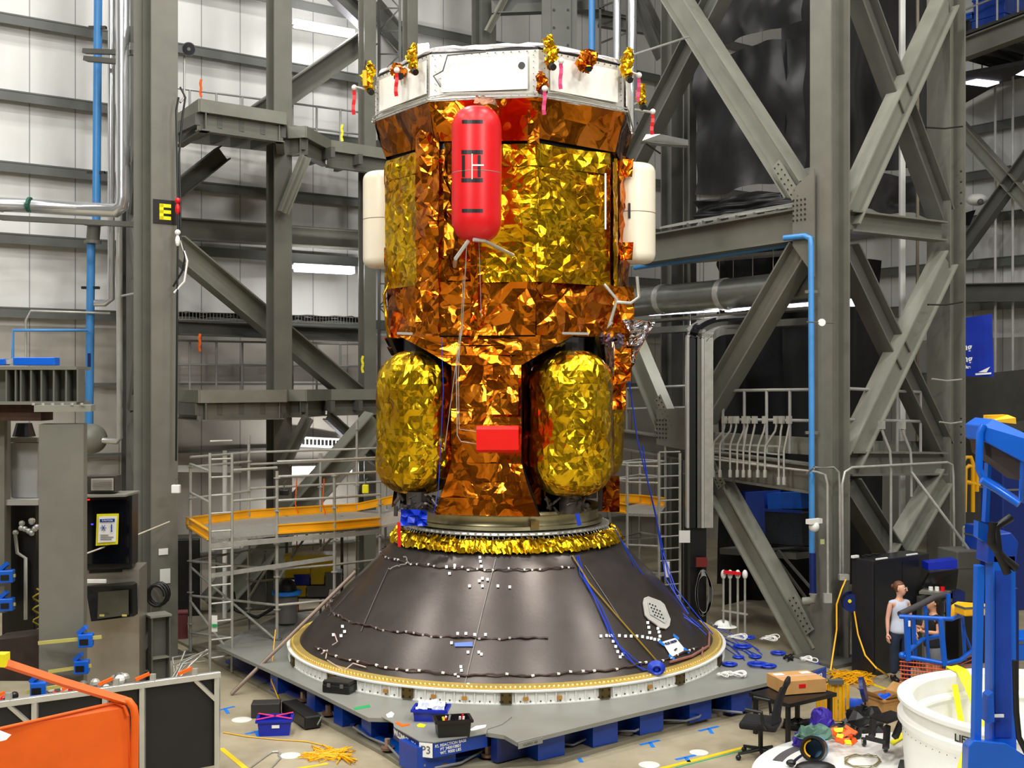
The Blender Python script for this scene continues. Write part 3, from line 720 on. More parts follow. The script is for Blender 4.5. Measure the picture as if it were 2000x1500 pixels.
# ---- guard rails of the mezzanine
def rail(label, a, c, n, h=1.0, mid=True, m_=None, r=0.028, parentname='guard_rail'):
    m_ = m_ or galv
    t = thing(parentname, label, 'railing', a)
    for k in range(n+1):
        p = a+(c-a)*(k/n); part('rail_post', MB().cyl(p, p+Z*h, r, 8), m_, t)
    part('hand_rail', MB().cyl(a+Z*h, c+Z*h, r, 8), m_, t)
    if mid: part('mid_rail', MB().cyl(a+Z*h*0.52, c+Z*h*0.52, r, 8), m_, t)
    return t
railm = mat('rail_grey', (150, 150, 148), 0.4, 0.2)
rail('grey railing above the switch boxes, left of the massive column', onL(1412, 880, 0.1), onL(1590, 888, 0.1), 4, 1.12, m_=railm)
rail('grey railing between the tower columns', onR(1655, 885, 0.1), onR(1798, 885, 0.1), 3, 1.12, m_=railm)
rail('distant grey railing behind the gusset, left of the cable riser', onL(1225, 842, 0.6), onL(1342, 842, 0.6), 2, 0.9, m_=railm)
solo('steel_beam', MB().bar(onL(1400, 860, 0.5), onL(1590, 872, 0.5), 0.1, 0.3), steel_l, 'pale kick plate beam behind the switch box railing', 'beam')
solo('steel_beam', MB().bar(onR(1655, 872, 0.5), onR(1812, 872, 0.5), 0.1, 0.2), steel_l, 'pale kick plate beam behind the tower railing', 'beam')
# ---- switch boxes with swan-neck conduits
us = [1393, 1406, 1426, 1440, 1452, 1464, 1480, 1494, 1521, 1531]
for i, u in enumerate(us):
    ub = u+[22, 22, 12, 14, 8, 10, 14, 22, 6, 10][i]; Y0 = -0.35
    p0 = onL(u, 918+(i > 7)*14, Y0); t = thing('conduit_drop', 'grey swan-neck conduit with switch box on the mezzanine edge', 'conduit', p0, group='swan-neck conduits with switch boxes below the railing')
    part('conduit', MB().tube([p0, onL(u, 872+i, Y0), onL(u+2, 862+i, Y0), onL(ub-2, 842, Y0), onL(ub, 832, Y0), onL(ub, 826, Y0)], 0.019, 8), galv, t, smooth=60)
    part('switch_box', MB().box(onL(ub, 820, Y0), (0.08, 0.07, 0.13), AX), galv, t)
    part('end_fitting', MB().cyl(p0-Z*0.13, p0, 0.033, 8), galv, t)
for i, u in enumerate((1722, 1762)):
    p0 = onR(u+18, 1090-i*120, -0.35); t = thing('conduit_drop', ['left', 'right'][i]+' one of two swan-neck conduits between the tower columns', 'conduit', p0)
    part('conduit', MB().tube([p0, onR(u+18, 905, -0.35), onR(u+16, 880, -0.35), onR(u+4, 850, -0.35), onR(u, 838, -0.35)], 0.025, 8), galv, t, smooth=60)
    part('switch_box', MB().box(onR(u, 830, -0.35), (0.1, 0.08, 0.14), AX), galv, t)
for i, v in enumerate((862+4, 868+6, 884+6)):
    solo('strut_channel', MB().bar(onL(1385, v, -0.3), onL(1528, v+6+i*8, -0.3), 0.03, 0.03), galv, 'thin strut channel behind the swan-neck conduits, ' + ['upper', 'middle', 'lower'][i], 'channel')
pipe('grey conduit bending down the face of the massive column', [onL(1385, 896, -0.32), onL(1560, 918, -0.32), onL(1596, 922, -0.32), onR(1612, 928, -0.5), onR(1616, 945, -0.5), onR(1617, 1160, -0.5)], 0.02, galv, name='conduit', cat='conduit')
solo('junction_box', MB().box(onR(1616, 1168, -0.5), (0.13, 0.08, 0.15)), galv, 'grey junction box low on the massive right column', 'junction box')
pipe('twin-bend conduit looping over the column shoulder', [onL(1576, 925, -0.35), onR(1590, 913, -0.5), onR(1628, 913, -0.5), onR(1638, 922, -0.5), onR(1640, 950, -0.5), onR(1641, 1120, -0.4)], 0.02, galv, name='conduit', cat='conduit')
pipe('long conduit arching from the massive column to the far column', [onR(1646, 1120, -0.4), onR(1645, 945, -0.4), onR(1650, 922, -0.4), onR(1664, 913, -0.4), onR(1850, 903, -0.4), onR(1860, 908, -0.4), onR(1862, 930, -0.4), onR(1864, 1100, -0.4)], 0.022, galv, name='conduit', cat='conduit')
solo('cable_diagonal', MB().cyl(onR(1780, 922, -0.4), onR(1905, 1090, -1.2), 0.025, 8), galv, 'straight grey tube slanting down right below the tower beam', 'tube')
t = thing('camera_dome', 'white dome camera on a bracket low on the massive column', 'camera', onL(1588, 1020, -0.5))
p = onL(1590, 1018, -0.55); part('bracket', MB().box(p, (0.3, 0.1, 0.08), AX), white, t); part('dome', MB().ball(p-Z*0.09, 0.09, 12, 8), white, t, smooth=60)
t = thing('round_detector', 'small white round detector clamped across the massive column', 'detector', onR(1604, 630, -0.4))
p = onR(1604, 630, -0.45); part('disc', MB().cyl(p, p-Vector((0, 0.05, 0)), 0.06, 14), white, t); part('rod', MB().cyl(p-U*0.35, p+U*0.32, 0.012, 6), steel_d, t)
for i, (pa, pb) in enumerate(((onR(1808, 249, -0.3), onR(1880, 247, -0.3)), (onR(1812, 595, -0.3), onR(1880, 590, -0.3)), (onR(1820, 740, -0.3), onR(1878, 741, -0.3)), (onR(1835, 824, -0.3), onR(1878, 824, -0.3)))):
    solo('strap', MB().tube([pa, (pa+pb)/2-Z*0.03, pb], 0.016, 6), [blackm, blackm, galv, galv][i], ['black strap around the far right column, high up', 'black strap around the far right column at banner height', 'grey strap around the far right column beside the banner', 'grey strap around the far right column below the banner'][i], 'strap')
t = thing('extension_reel', 'dark blue cord reel hung on the near column with a yellow cord', 'cord reel', P(1660, 1178, 19.4))
p = P(1661, 1176, 19.3); part('drum', MB().tube([p+Vector((0, 0.1, 0)), p-Vector((0, 0.1, 0))], 0.13, 20), blackm, t, smooth=40)
part('flange', MB().cyl(p+Vector((0.03, 0.12, 0)), p+Vector((0.03, 0.09, 0)), 0.16, 20), royal_d, t); part('flange', MB().cyl(p-Vector((0, 0.12, 0)), p-Vector((0, 0.09, 0)), 0.15, 20), royal_d, t)
part('yellow_button', MB().cyl(p+Vector((-0.05, -0.13, 0.04)), p+Vector((-0.05, -0.14, 0.04)), 0.03, 10), lemon, t, 'yellow button')
part('power_box', MB().box(P(1648, 1127, 19.4), (0.16, 0.1, 0.09)), galv, t)
solo('extension_cable', MB().tube([P(1652, 1132, 19.3), P(1644, 1150, 19.2), P(1634, 1180, 19.1), P(1634, 1230, 19.0), P(1628, 1270, 18.9), P(1622, 1310, 18.6)], 0.014, 6), yellow, 'yellow extension cord hanging left from the cord reel', 'cord', smooth=60)
solo('extension_cable', MB().tube([P(1668, 1192, 19.2), P(1676, 1240, 19.0), P(1690, 1280, 18.8), P(1712, 1305, 18.4), FL(1735, 1322)+Z*0.015], 0.014, 6), yellow, 'yellow extension cord drooping right from the cord reel to the floor', 'cord', smooth=60)
solo('socket_plate', MB().box(P(1606, 1058, 19.5), (0.07, 0.02, 0.08)), mat('pale_green', (170, 175, 120)), 'small pale square plate on the face of the massive column', 'plate')
# lamp on bracket arm near the shoulder
t = thing('swing_arm', 'grey rounded arm bracket reaching left beside the cream pod top', 'bracket', P(1290, 272, 22))
part('arm', MB().slab([P(1254, 275, 22), P(1262, 262, 22), P(1290, 262, 22), P(1344, 273, 22.6), P(1344, 284, 22.6), P(1290, 280, 22)], Vector((0, 0.25, 0))), alu, t)
part('brace_wire', MB().cyl(P(1262, 281, 22.1), P(1290, 300, 22.4), 0.015, 6), blackm, t)
# second-floor machines behind the tower, low
mid_b = mat('machine_blue', (24, 60, 150), 0.4); 
for i, (u0, u1, v0, v1, off, m_, lb) in enumerate(((1428, 1472, 960, 1060, 1.9, royal_d, 'dark blue machine cabinet left of the crate stack, behind the lower brace'), (1476, 1512, 960, 1058, 1.7, mid_b, 'mid blue machine cabinet beside the dark crate, behind the lower brace'),
        (1516, 1582, 962, 992, 1.6, liftblue, 'bright blue panel above the dark crate, behind the blue riser'))):
    a = onL(u0, v1, off); c = onL(u1, v1, off); h = (v1-v0)/F*a.y
    solo('machine_cabinet', MB().bar(a+Z*h/2, c+Z*h/2, 0.5, h), m_, lb, 'cabinet')
a = onL(1512, 1062, 1.2); c = onL(1584, 1068, 1.2)
t = thing('dark_crate', 'dark mesh crate of scrap behind the blue riser', 'crate', a)
part('crate_body', MB().bar(a+Z*0.33, c+Z*0.33, 0.5, 0.6), mat('crate_dark', (26, 34, 44), 0.6, 0, 0.3, 14, 0.5, 30), t); part('rim', MB().bar(a+Z*0.66-U*0.26, c+Z*0.66-U*0.26, 0.04, 0.05), mid_b, t)
solo('shelf_slab', MB().bar(onL(1440, 1072, 1.5), onL(1590, 1082, 1.5), 1.0, 0.12), steel_d, 'dark shelf slab carrying the blue machine cabinets', 'shelf')
for i, (a, c) in enumerate((((1400, 920), (1460, 1010)), ((1400, 930), (1590, 1190)), ((1520, 1075), (1585, 1150)))):
    solo('thin_brace', MB().bar(onL(*a, 0.8), onL(*c, 0.8), 0.04, 0.04), steel_d, 'thin dark brace rod in the tower base, ' + ['upper', 'long middle', 'lower right'][i], 'brace')
# gas bottle rack / white topped posts
t = thing('regulator_rack', 'rack of four grey poles with white regulators and a red top', 'rack', P(1430, 1200, 20.6))
for i, u in enumerate((1413, 1426, 1441, 1455)):
    part('pole', MB().cyl(P(u, 1130, 20.6), P(u, 1228+i*5, 20.6), 0.02, 8), galv, t); part('regulator', MB().ball(P(u, 1122, 20.6), 0.07, 10, 8, 0.7, 0.7, 1.2), white, t, 'white regulator', smooth=60)
part('red_cap', MB().bar(P(1413, 1117, 20.55), P(1446, 1120, 20.55), 0.1, 0.05), redm, t, 'red cap strip'); part('cross_bar', MB().bar(P(1410, 1192, 20.6), P(1460, 1200, 20.6), 0.03, 0.03), galv, t)
# ---- far right: mezzanine, lamps, wall bracing, banner
def onW(u, v, off=1.2):  # parallel to the right wall, off metres in front
    k = (u-1000)/F; o = CORNER-U*off; t = (k*o.y-o.x)/(-W.x+k*W.y); Y = o.y-W.y*t; return P(u, v, Y)
t = thing('mezzanine', 'high grey mezzanine at far right carrying blue crates', 'mezzanine', onW(1880, 100, 4.5))
a = onW(1870, 102, 4.5); c = onW(2030, 42, 4.5)
part('edge_beam', MB().ibeam(a, c, 0.3, 0.5), steel, t)
a2 = a+Z*0.35; c2 = c+Z*0.35
part('deck', MB().slab([a2, c2, c2+U*3.2, a2+U*3.2], Z*0.08), mat('dark_deck', (58, 58, 58), 0.7), t)
mb = MB()
for k in range(6):
    p = a+(c-a)*(k/5); mb.bar(p, p+U*3, 0.1, 0.25)
part('joists', mb, steel_d, t)
rail('grey railing along the far right mezzanine', a+Z*0.4, c+Z*0.4, 4, 1.1, m_=railm)
for i, (u, v, s, m_, lb) in enumerate(((1950, 55, (0.9, 0.9, 0.42), royal, 'lower of two stacked blue crates on the mezzanine'), (1951, 20, (0.85, 0.85, 0.5), royal, 'upper of two stacked blue crates on the mezzanine'),
        (1893, 42, (0.4, 0.4, 0.25), liftblue, 'small bright blue tub on a black case on the mezzanine'), (1900, 66, (0.8, 0.5, 0.45), blackm, 'black case on the mezzanine under the blue tub'))):
    p = onW(u, v, 3.8); t = thing('storage_crate', lb, 'crate', p); part('crate_body', MB().box(p, s, AX), m_, t, bevel=0.02); part('rim', MB().box(p+Z*s[2]/2, (s[0]+0.05, s[1]+0.05, 0.05), AX), m_, t)
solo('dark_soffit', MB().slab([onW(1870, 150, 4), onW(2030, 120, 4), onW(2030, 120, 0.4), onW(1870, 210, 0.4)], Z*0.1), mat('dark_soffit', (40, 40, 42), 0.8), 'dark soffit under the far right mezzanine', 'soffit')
for i, (u, v) in enumerate(((1918, 160), (2000, 139))):
    p = onW(u, v, 3.0); t = thing('high_bay_light', ['glowing violet-white lamp under the mezzanine at right', 'glowing lamp cut by the right edge under the mezzanine'][i], 'lamp', p)
    part('lens', MB().box(p, (0.75, 0.4, 0.1), 0.4), glow_e, t); part('hanger', MB().cyl(p, p+Z*0.9, 0.02, 6), steel_d, t)
def wb(lb, a, c, m_=steel): return ib(lb, a, c, 0.3, 0.36, inpl(a, c, U), m_, 'diagonal_brace', 'brace')
wb('pale brace on the far right wall dropping right', onW(1872, 245), onW(2040, 432), steel_l)
wb('dark brace on the far right wall rising right', onW(1872, 500), onW(2040, 265), steel_d)
ib('wide dark beam on the far right wall above the banner', onW(1870, 572), onW(2040, 570), 0.3, 0.5, m=steel_d)
wb('dark brace below the banner dropping right', onW(1885, 730), onW(1975, 800), steel_d)
wb('dark brace at far right rising right below the banner', onW(1965, 800), onW(2040, 735), steel_d)
for i, (u, z0) in enumerate(((1944, 3), (1978, 5))):
    p = onW(u, 750, 1.0); solo('down_pipe', MB().cyl((p.x, p.y, z0), (p.x, p.y, 14), 0.035, 8), mat('light_pipe', (190, 190, 186)), ['thin pale pipe down the far right wall', 'thinner pale pipe nearest the right edge'][i], 'pipe')
t = thing('wall_fan', 'white round fan bracket on the far right wall beside the braces', 'fan', onW(1908, 388, 1.0))
p = onW(1908, 390, 1.2); part('hood', MB().ball(p, 0.28, 14, 8, 1, 1, 0.6), white, t, smooth=60); part('motor', MB().ball(p-Vector((0, 0.25, 0.1)), 0.09, 8, 6), steel_d, t)
solo('black_screen', MB().slab([onW(1880, 418, 1.2), onW(1906, 410, 1.2), onW(1894, 440, 1.2), onW(1880, 438, 1.2)], W*0.08), blackm, 'small black panel below the white fan', 'panel')
# banner
p0 = P(1874, 735, 23.6); p1 = P(1941, 736, 23.2); p2 = P(1938, 613, 23.2); p3 = P(1874, 622, 23.6)
t = thing('hanging_banner', 'royal blue banner hanging right of the tower, half hidden by the column', 'banner', p0)
part('cloth', MB().slab([p0, p1, p2, p3], Vector((0, 0.02, 0))), mat('banner_blue', (12, 50, 176), 0.55), t)
for s, u, v, sz in (('ng', 1889, 678, 0.19), ('ng', 1890, 701, 0.19), ('ffice', 1889, 717, 0.08)):
    text_mesh(s, sz, P(u, v, 23.3), (1, -0.1, 0), (0, 0, 1), white_tape, t, bold=0.004)
lg = MB().add([P(1911, 727, 23.26), P(1934, 716, 23.22), P(1927, 727, 23.24)], [(0, 1, 2)]); lg.bar(P(1905, 731, 23.26), P(1936, 729, 23.2), 0.01, 0.035)
part('emblem', lg, white_tape, t, 'white swoosh emblem')
# dark low wall at far right
a = onW(1875, 1000, 2.4); c = onW(2040, 1000, 2.4)
solo('partition_wall', MB().bar(a-Z*0, c-Z*0, 0.2, 7.2), mat('partition_dark', (74, 72, 68), 0.7), 'dark low partition at far right below the banner', 'partition')
solo('steel_beam', MB().bar(onW(1870, 845, 3.0), onW(2040, 828, 3.0), 0.3, 0.25), steel_d, 'dark sill beam at far right above the blue lift boom', 'beam')
# ================================================================ THE SPACECRAFT
CX, CY = -0.09, 19.2
CC = Vector((CX, CY, 0))
def A(deg, r, z):
    a = math.radians(deg); return Vector((CX+r*math.sin(a), CY-r*math.cos(a), z))
def zc(v, Y=17.3): return CAMZ+(750-v)/F*Y
V0 = -32
def foil_grid(mb, p00, p10, p11, p01, nu, nv, amp, seed, edge=0.25, big=0.0, out=None):
    rnd = random.Random(seed)
    nn = (p10-p00).cross(p01-p00).normalized()
    if out is not None and nn.dot(out) < 0: nn = -nn
    idx = []
    vs = []
    for j in range(nv+1):
        for i in range(nu+1):
            f = i/nu; g = j/nv
            if 0 < i < nu: f += (rnd.random()-0.5)*0.75/nu
            if 0 < j < nv: g += (rnd.random()-0.5)*0.75/nv
            p = (p00*(1-f)+p10*f)*(1-g)+(p01*(1-f)+p11*f)*g
            e = 1.0 if (0 < i < nu and 0 < j < nv) else edge
            d = (rnd.random()-0.5)*2*amp*e
            if big: d += big*e*noise.noise(p*1.9+Vector((seed, 0, 0)))*1.5
            vs.append(p+nn*d)
    fs = []
    k = nu+1
    for j in range(nv):
        for i in range(nu):
            a, b_, c, d = j*k+i, j*k+i+1, (j+1)*k+i+1, (j+1)*k+i
            if rnd.random() < 0.5: fs += [(a, b_, c), (a, c, d)]
            else: fs += [(a, b_, d), (b_, c, d)]
    mb.add(vs, fs); return mb
def foil_lathe(prof, c, seg, amp, seed, pleat=0.0):
    rnd = random.Random(seed); mb = MB(); vs = []; k = len(prof)
    for i in range(seg):
        for j, (r, z) in enumerate(prof):
            a = 2*math.pi*(i+(rnd.random()-0.5)*0.6)/seg
            rr = r+(rnd.random()-0.5)*2*amp*min(1, r/0.2)+pleat*noise.noise(Vector((a*2.2, z*0.8, seed)))
            vs.append(Vector(c)+Vector((rr*math.sin(a), -rr*math.cos(a), z+(rnd.random()-0.5)*amp)))
    fs = []
    for i in range(seg):
        i2 = (i+1) % seg
        for j in range(k-1):
            a, b_, c2, d = i*k+j, i2*k+j, i2*k+j+1, i*k+j+1
            fs += [(a, b_, c2), (a, c2, d)] if rnd.random() < 0.5 else [(a, b_, d), (b_, c2, d)]
    return mb.add(vs, fs)
ship = thing('spacecraft', 'tall spacecraft wrapped in crinkled gold and amber foil standing on the black cone', 'spacecraft', (CX, CY, 2.42))
# ---- collar (octagon panels)
zt, zb = 9.57, 8.86
RC = 2.15
frame_m = mat('collar_frame', (206, 204, 196), 0.4, 0.2, 0.06, 5)
pan_m = mat('collar_panel', (244, 242, 234), 0.42, 0, 0.02, 3)
mb = MB()
for k in range(8):
    a0, a1 = V0+45*k, V0+45*(k+1)
    mb.slab([A(a0, RC-0.03, zb), A(a1, RC-0.03, zb), A(a1, RC-0.03, zt), A(a0, RC-0.03, zt)], (CC+Z*9.2-A((a0+a1)/2, RC, 9.2)).normalized()*0.08)
part('collar_frame', mb, frame_m, ship)
for k in (-2, -1, 0, 1, 2, 3):
    a0, a1 = V0+45*k, V0+45*(k+1); p, q = A(a0, RC, 0), A(a1, RC, 0); d = (q-p); n_ = Vector((d.y, -d.x, 0)).normalized()
    l0, l1 = {0: (0.12, 0.9), -1: (0.12, 0.97), 1: (0.12, 0.9)}.get(k, (0.08, 0.92))
    a = p+d*l0+n_*0.005; b_ = p+d*l1+n_*0.005
    pan_ = (MB().slab([a+Z*(zb+0.13), b_+Z*(zb+0.13), b_+Z*(zt-0.09), a+Z*(zt-0.09)], n_*0.02))
    rv = MB()
    for i in range(14):
        for z in (zb+0.04, zt-0.03): c = p+d*((i+0.5)/14)+Z*z; rv.cyl(c, c+n_*0.008, 0.012, 6)
        if i < 7:
            for f in (l0*0.5, 1-(1-l1)*0.5): c = p+d*f+Z*(zb+0.08+i*0.09); rv.cyl(c, c+n_*0.008, 0.009, 6)
    part('radiator_panel', pan_, pan_m, ship, extra=(rv, mat('rivet', (110, 108, 104), 0.4, 0.5)))
    # bottom wires
    part('harness_line', MB().tube([p+n_*0.03+Z*(zb+0.07), p+d*0.2+n_*0.03+Z*(zb+0.11), p+d*0.6+n_*0.03+Z*(zb+0.09), q+n_*0.03+Z*(zb+0.06)], 0.009, 6), galv, ship)
    part('harness_line', MB().tube([p+n_*0.04+Z*(zb+0.02), p+d*0.5+n_*0.04+Z*(zb+0.035), q+n_*0.04+Z*(zb+0.01)], 0.012, 6), galv, ship)
c = A(V0+45*0.85, RC-0.1, 9.33)+Vector((0, -0.1, 0))
part('round_port', MB().cyl(c+Vector((0, 0.1, 0)), c+Vector((0.01, 0.04, 0)), 0.05, 14), blackm, ship, 'small dark round port')
mb = MB(); part('harness_line', mb.tube([A(V0+6, RC+0.03, 9.05), A(V0+3, RC+0.04, 9.22), A(V0+7, RC+0.03, 9.28), A(V0+9, RC+0.03, 9.5), A(V0+24, RC-0.05, 9.53)], 0.012, 6), steel_d, ship, 'dark cable on the collar')
# lid blanket
mb = MB(); rnd = random.Random(11)
n = 72; prof = [(0.02, 9.82), (0.8, 9.80), (1.5, 9.77), (1.9, 9.73), (2.06, 9.69), (2.12, 9.65), (2.10, 9.62), (1.95, 9.62)]
def octr(a):
    d = (math.degrees(a)-V0) % 45-22.5; return math.cos(math.radians(22.5))/math.cos(math.radians(d))
vs = []
for i in range(n):
    a = 2*math.pi*i/n
    for r, z in prof:
        rr = r*octr(a)+(rnd.random()-0.5)*0.03; vs.append(CC+Vector((rr*math.sin(a), -rr*math.cos(a), z+(rnd.random()-0.5)*0.035-(0.0))))
k = len(prof)
mb.add(vs, [(i*k+j, ((i+1) % n)*k+j, ((i+1) % n)*k+j+1, i*k+j+1) for i in range(n) for j in range(k-1)])
part('lid_blanket', mb, blanket, ship, 'crumpled white blanket over the top')
part('top_shadow_gap', MB().lathe([(1.9, 9.50), (2.08, 9.52), (2.08, 9.62), (1.9, 9.62)], CC, 8, math.radians(V0), math.radians(V0)+2*math.pi), blackm, ship)  # black ring standing in for the shade under the lid
# ---- flared skirt
z1 = 8.27
for k in range(8):
    a0, a1 = V0+45*k, V0+45*(k+1); o_ = A((a0+a1)/2, 1, 0)-CC; o_.z = 0
    mb = foil_grid(MB(), A(a0, 1.98, z1+0.04), A(a1, 1.98, z1), A(a1, 2.14, zb+0.01), A(a0, 2.14, zb+0.01), 5, 2, 0.03, 40+k, 0.3, 0.06, o_)
    part('foil_skirt', mb, foil_b if k in (7, 6, 2) else foil_o, ship)
part('dark_gap', MB().lathe([(1.84, 8.15), (1.9, 8.15), (1.9, 8.32), (1.84, 8.32)], CC, 8, math.radians(V0), math.radians(V0)+2*math.pi), blackm, ship)
# ---- main body
RB = 1.95; zg1, zg0, zo = 8.2, 6.22, 5.42
for k in range(8):
    a0, a1 = V0+45*k, V0+45*(k+1); o_ = A((a0+a1)/2, 1, 0)-CC; o_.z = 0
    mb = foil_grid(MB(), A(a0, RB-0.05, zg0), A(a1, RB-0.05, zg0), A(a1, RB-0.05, zg1), A(a0, RB-0.05, zg1), 12, 16, 0.02, 60+k, 0.3, 0.03, o_)
    part('foil_wall', mb, foil_o, ship)
    mb = foil_grid(MB(), A(a0, RB, zo), A(a1, RB, zo), A(a1, RB, zg0), A(a0, RB, zg0), 8, 5, 0.045, 80+k, 0.3, 0.08, o_)
    part('lower_foil_wall', mb, foil_o, ship)
    p, q = A(a0, RB, 0), A(a1, RB, 0); d = q-p
    l0, l1 = {0: (0.36, 1.025), -1: (0.02, 0.74), 1: (-0.025, 0.92)}.get(k if k < 4 else k-8, (0.08, 0.92))
    a = p+d*l0; b_ = p+d*l1; n_ = Vector((d.y, -d.x, 0)).normalized()*0.05
    g = MB()
    foil_grid(g, a+n_+Z*(zg0+0.42), b_+n_+Z*(zg0+0.42), b_+n_+Z*(zg1-0.3), a+n_+Z*(zg1-0.3), max(4, int(16*(l1-l0))), 18, 0.014, 100+k, 0.5, 0.025, o_)
    foil_grid(g, a+n_*1.3+Z*(zg1-0.3), b_+n_*1.3+Z*(zg1-0.3), b_+n_*0.8+Z*(zg1+0.03), a+n_*0.8+Z*(zg1+0.03), 12, 4, 0.025, 120+k, 0.6, 0.04, o_)
    foil_grid(g, a+n_*1.1+Z*(zg0-0.02), b_+n_*1.1+Z*(zg0-0.02), b_+n_*1.2+Z*(zg0+0.42), a+n_*1.2+Z*(zg0+0.42), 12, 5, 0.025, 140+k, 0.6, 0.04, o_)
    for x in (a, b_): g.slab([x+Z*zg0, x+n_+Z*zg0, x+n_+Z*zg1, x+Z*zg1], d.normalized()*0.01)
    part('gold_quilt', g, foil_g, ship)
# vertical amber strip left of red pod, and centre column
def strip(a0, a1, r, zl, zh, m_, nm, nu=4, nv=22, amp=0.03, seed=1):
    o_ = A((a0+a1)/2, 1, 0)-CC
    return part(nm, foil_grid(MB(), A(a0, r, zl), A(a1, r, zl), A(a1, r, zh), A(a0, r, zh), nu, nv, amp, seed, 0.6, 0.04, o_), m_, ship)
strip(-43, -30, 2.0, 5.45, 8.75, foil_o, 'amber_strip', 4, 30, 0.035, 7)
strip(-29, -22, 1.9, 6.3, 8.85, foil_b, 'dark_foil_strip', 3, 20, 0.03, 8)
strip(9, 14, 2.03, 8.2, 8.8, foil_o, 'amber_strip', 2, 6, 0.03, 9)
strip(-15, -12, 1.99, 5.3, 7.2, foil_o, 'amber_strip', 2, 18, 0.03, 19)
strip(62, 78, 1.99, 5.45, 8.3, foil_o, 'amber_strip', 4, 24, 0.04, 10)
strip(54, 58, 2.02, 6.3, 8.1, foil_g, 'amber_strip', 2, 16, 0.015, 20)
# white channel strip on right of the gold face
part('white_channel', MB().bar(A(49, 2.0, 7.05), A(49, 2.0, 7.9), 0.025, 0.03, (0, 1, 0)), white, ship, 'thin white channel strip')
# belly plate
part('belly_plate', MB().prism([A(V0+45*k, 1.86, 0) for k in range(8)], 5.40, 5.45), blackm, ship)
for u0, u1 in ((776, 806), (1098, 1150)):
    part('edge_bracket', MB().bar(P(u0, 651, 17.3), P(u1, 652, 17.3), 0.1, 0.035), alu, ship)
# ---- core and hourglass panels
mb = foil_lathe([(0.95, 2.75), (0.95, 3.5), (0.95, 4.2), (0.95, 4.9), (0.95, 5.4)], CC, 24, 0.03, 5)
part('core_wrap', mb, foil_b, ship)
hg = [(-1.32, 5.42), (-0.53, 4.98), (-0.53, 3.52), (-0.80, 2.74), (0.80, 2.74), (0.53, 3.52), (0.53, 4.98), (1.32, 5.42)]
for k in range(4):
    az = -10+90*k; n_ = (A(az, 1, 0)-CC); t_ = Vector((math.cos(math.radians(az)), math.sin(math.radians(az)), 0)); D = 1.70
    def Hp(a, z, o=0): return CC+n_*(D+o)+t_*a+Z*z
    mb = MB()
    rows = [(2.74, .80, .80), (3.0, .70, .70), (3.25, .61, .61), (3.52, .53, .53), (3.8, .53, .53), (4.1, .53, .53), (4.4, .53, .53), (4.7, .53, .53), (4.98, .53, .53), (5.13, .79, .79), (5.28, 1.06, 1.06), (5.42, 1.32, 1.32)]
    for (za, wa, _), (zb_, wb_, _2) in zip(rows, rows[1:]):
        foil_grid(mb, Hp(-wa, za), Hp(wa, za), Hp(wb_, zb_), Hp(-wb_, zb_), 7, 1, 0.035, int(za*100)+k, 0.4, 0.05, n_)
    part('foil_web', mb, foil_o, ship)
    part('web_backing', MB().slab([Hp(a, z, -0.12) for a, z in hg], n_*0.06), blackm, ship, 'black panel edge')
    # cradle cheeks beside the tanks
    for s in (-1, 1):
        mb = foil_grid(MB(), Hp(s*0.54, 3.2, -0.1), Hp(s*0.62, 3.2, -0.85), Hp(s*0.62, 5.1, -0.85), Hp(s*0.54, 5.1, -0.1), 4, 10, 0.03, 31+k+s, 0.4, 0.03, t_*s)
        part('cradle_cheek', mb, foil_b, ship)
az = -10; n_ = (A(az, 1, 0)-CC); t_ = Vector((math.cos(math.radians(az)), math.sin(math.radians(az)), 0))
def Hf(a, z, o=0): return CC+n_*(1.70+o)+t_*a+Z*z
g = MB(); foil_grid(g, Hf(0.02, 4.25, 0.09), Hf(0.5, 4.25, 0.09), Hf(0.5, 4.84, 0.09), Hf(0.02, 4.84, 0.09), 5, 6, 0.02, 77, 0.4, 0.03, n_)
part('foil_flap', g, foil_o, ship, 'square foil flap above the red box')
# silver foil flap to the right, loose cords
g = foil_grid(MB(), P(1232, 735, 18.3), P(1245, 690, 18.0), P(1278, 628, 17.9), P(1215, 624, 18.2), 5, 6, 0.04, 3, 0.6, 0.05, Vector((0.3, -1, 0)))
part('silver_flap', g, foil_s, ship, 'crumpled silver foil flap')
for i, (u0, u1, v0, v1, Y, m_) in enumerate(((1200, 1232, 680, 745, 18.1, foil_o), (1194, 1222, 735, 800, 18.4, foil_o), (1168, 1210, 930, 1000, 18.3, foil_b), (1214, 1240, 640, 700, 18.4, foil_o), (1196, 1238, 560, 650, 18.25, foil_o))):
    g = foil_grid(MB(), P(u0, v1, Y), P(u1, v1, Y), P(u1, v0, Y+0.05), P(u0, v0, Y-0.05), 3, 5, 0.05, 210+i, 0.8, 0.05, Vector((0, -1, 0)))
    part('loose_foil', g, m_, ship)
# knobbly purple-grey connector cluster
g = MB(); rnd = random.Random(2)
for i in range(26):
    c = P(1165+rnd.random()*52, 655+rnd.random()*18, 17.85+rnd.random()*0.3); d = Vector((rnd.uniform(-1, 1), rnd.uniform(-1, 1), rnd.uniform(-1, 1))).normalized()*0.045; g.cyl(c-d, c+d, 0.015+0.012*rnd.random(), 7)
part('connector_cluster', g, mat('connector_grey', (88, 78, 96), 0.4, 0.4), ship, 'grey connector cluster')
g = MB()
for i in range(18):
    c = P(1048+rnd.random()*50, 662+rnd.random()*12, 17.4+rnd.random()*0.3); d = Vector((rnd.uniform(-1, 1), rnd.uniform(-1, 1), rnd.uniform(-.4, .4))).normalized()*0.07; g.cyl(c-d, c+d, 0.02, 8)
part('connector_cluster', g, mat('fitting_brown', (90, 74, 60), 0.4, 0.5), ship)
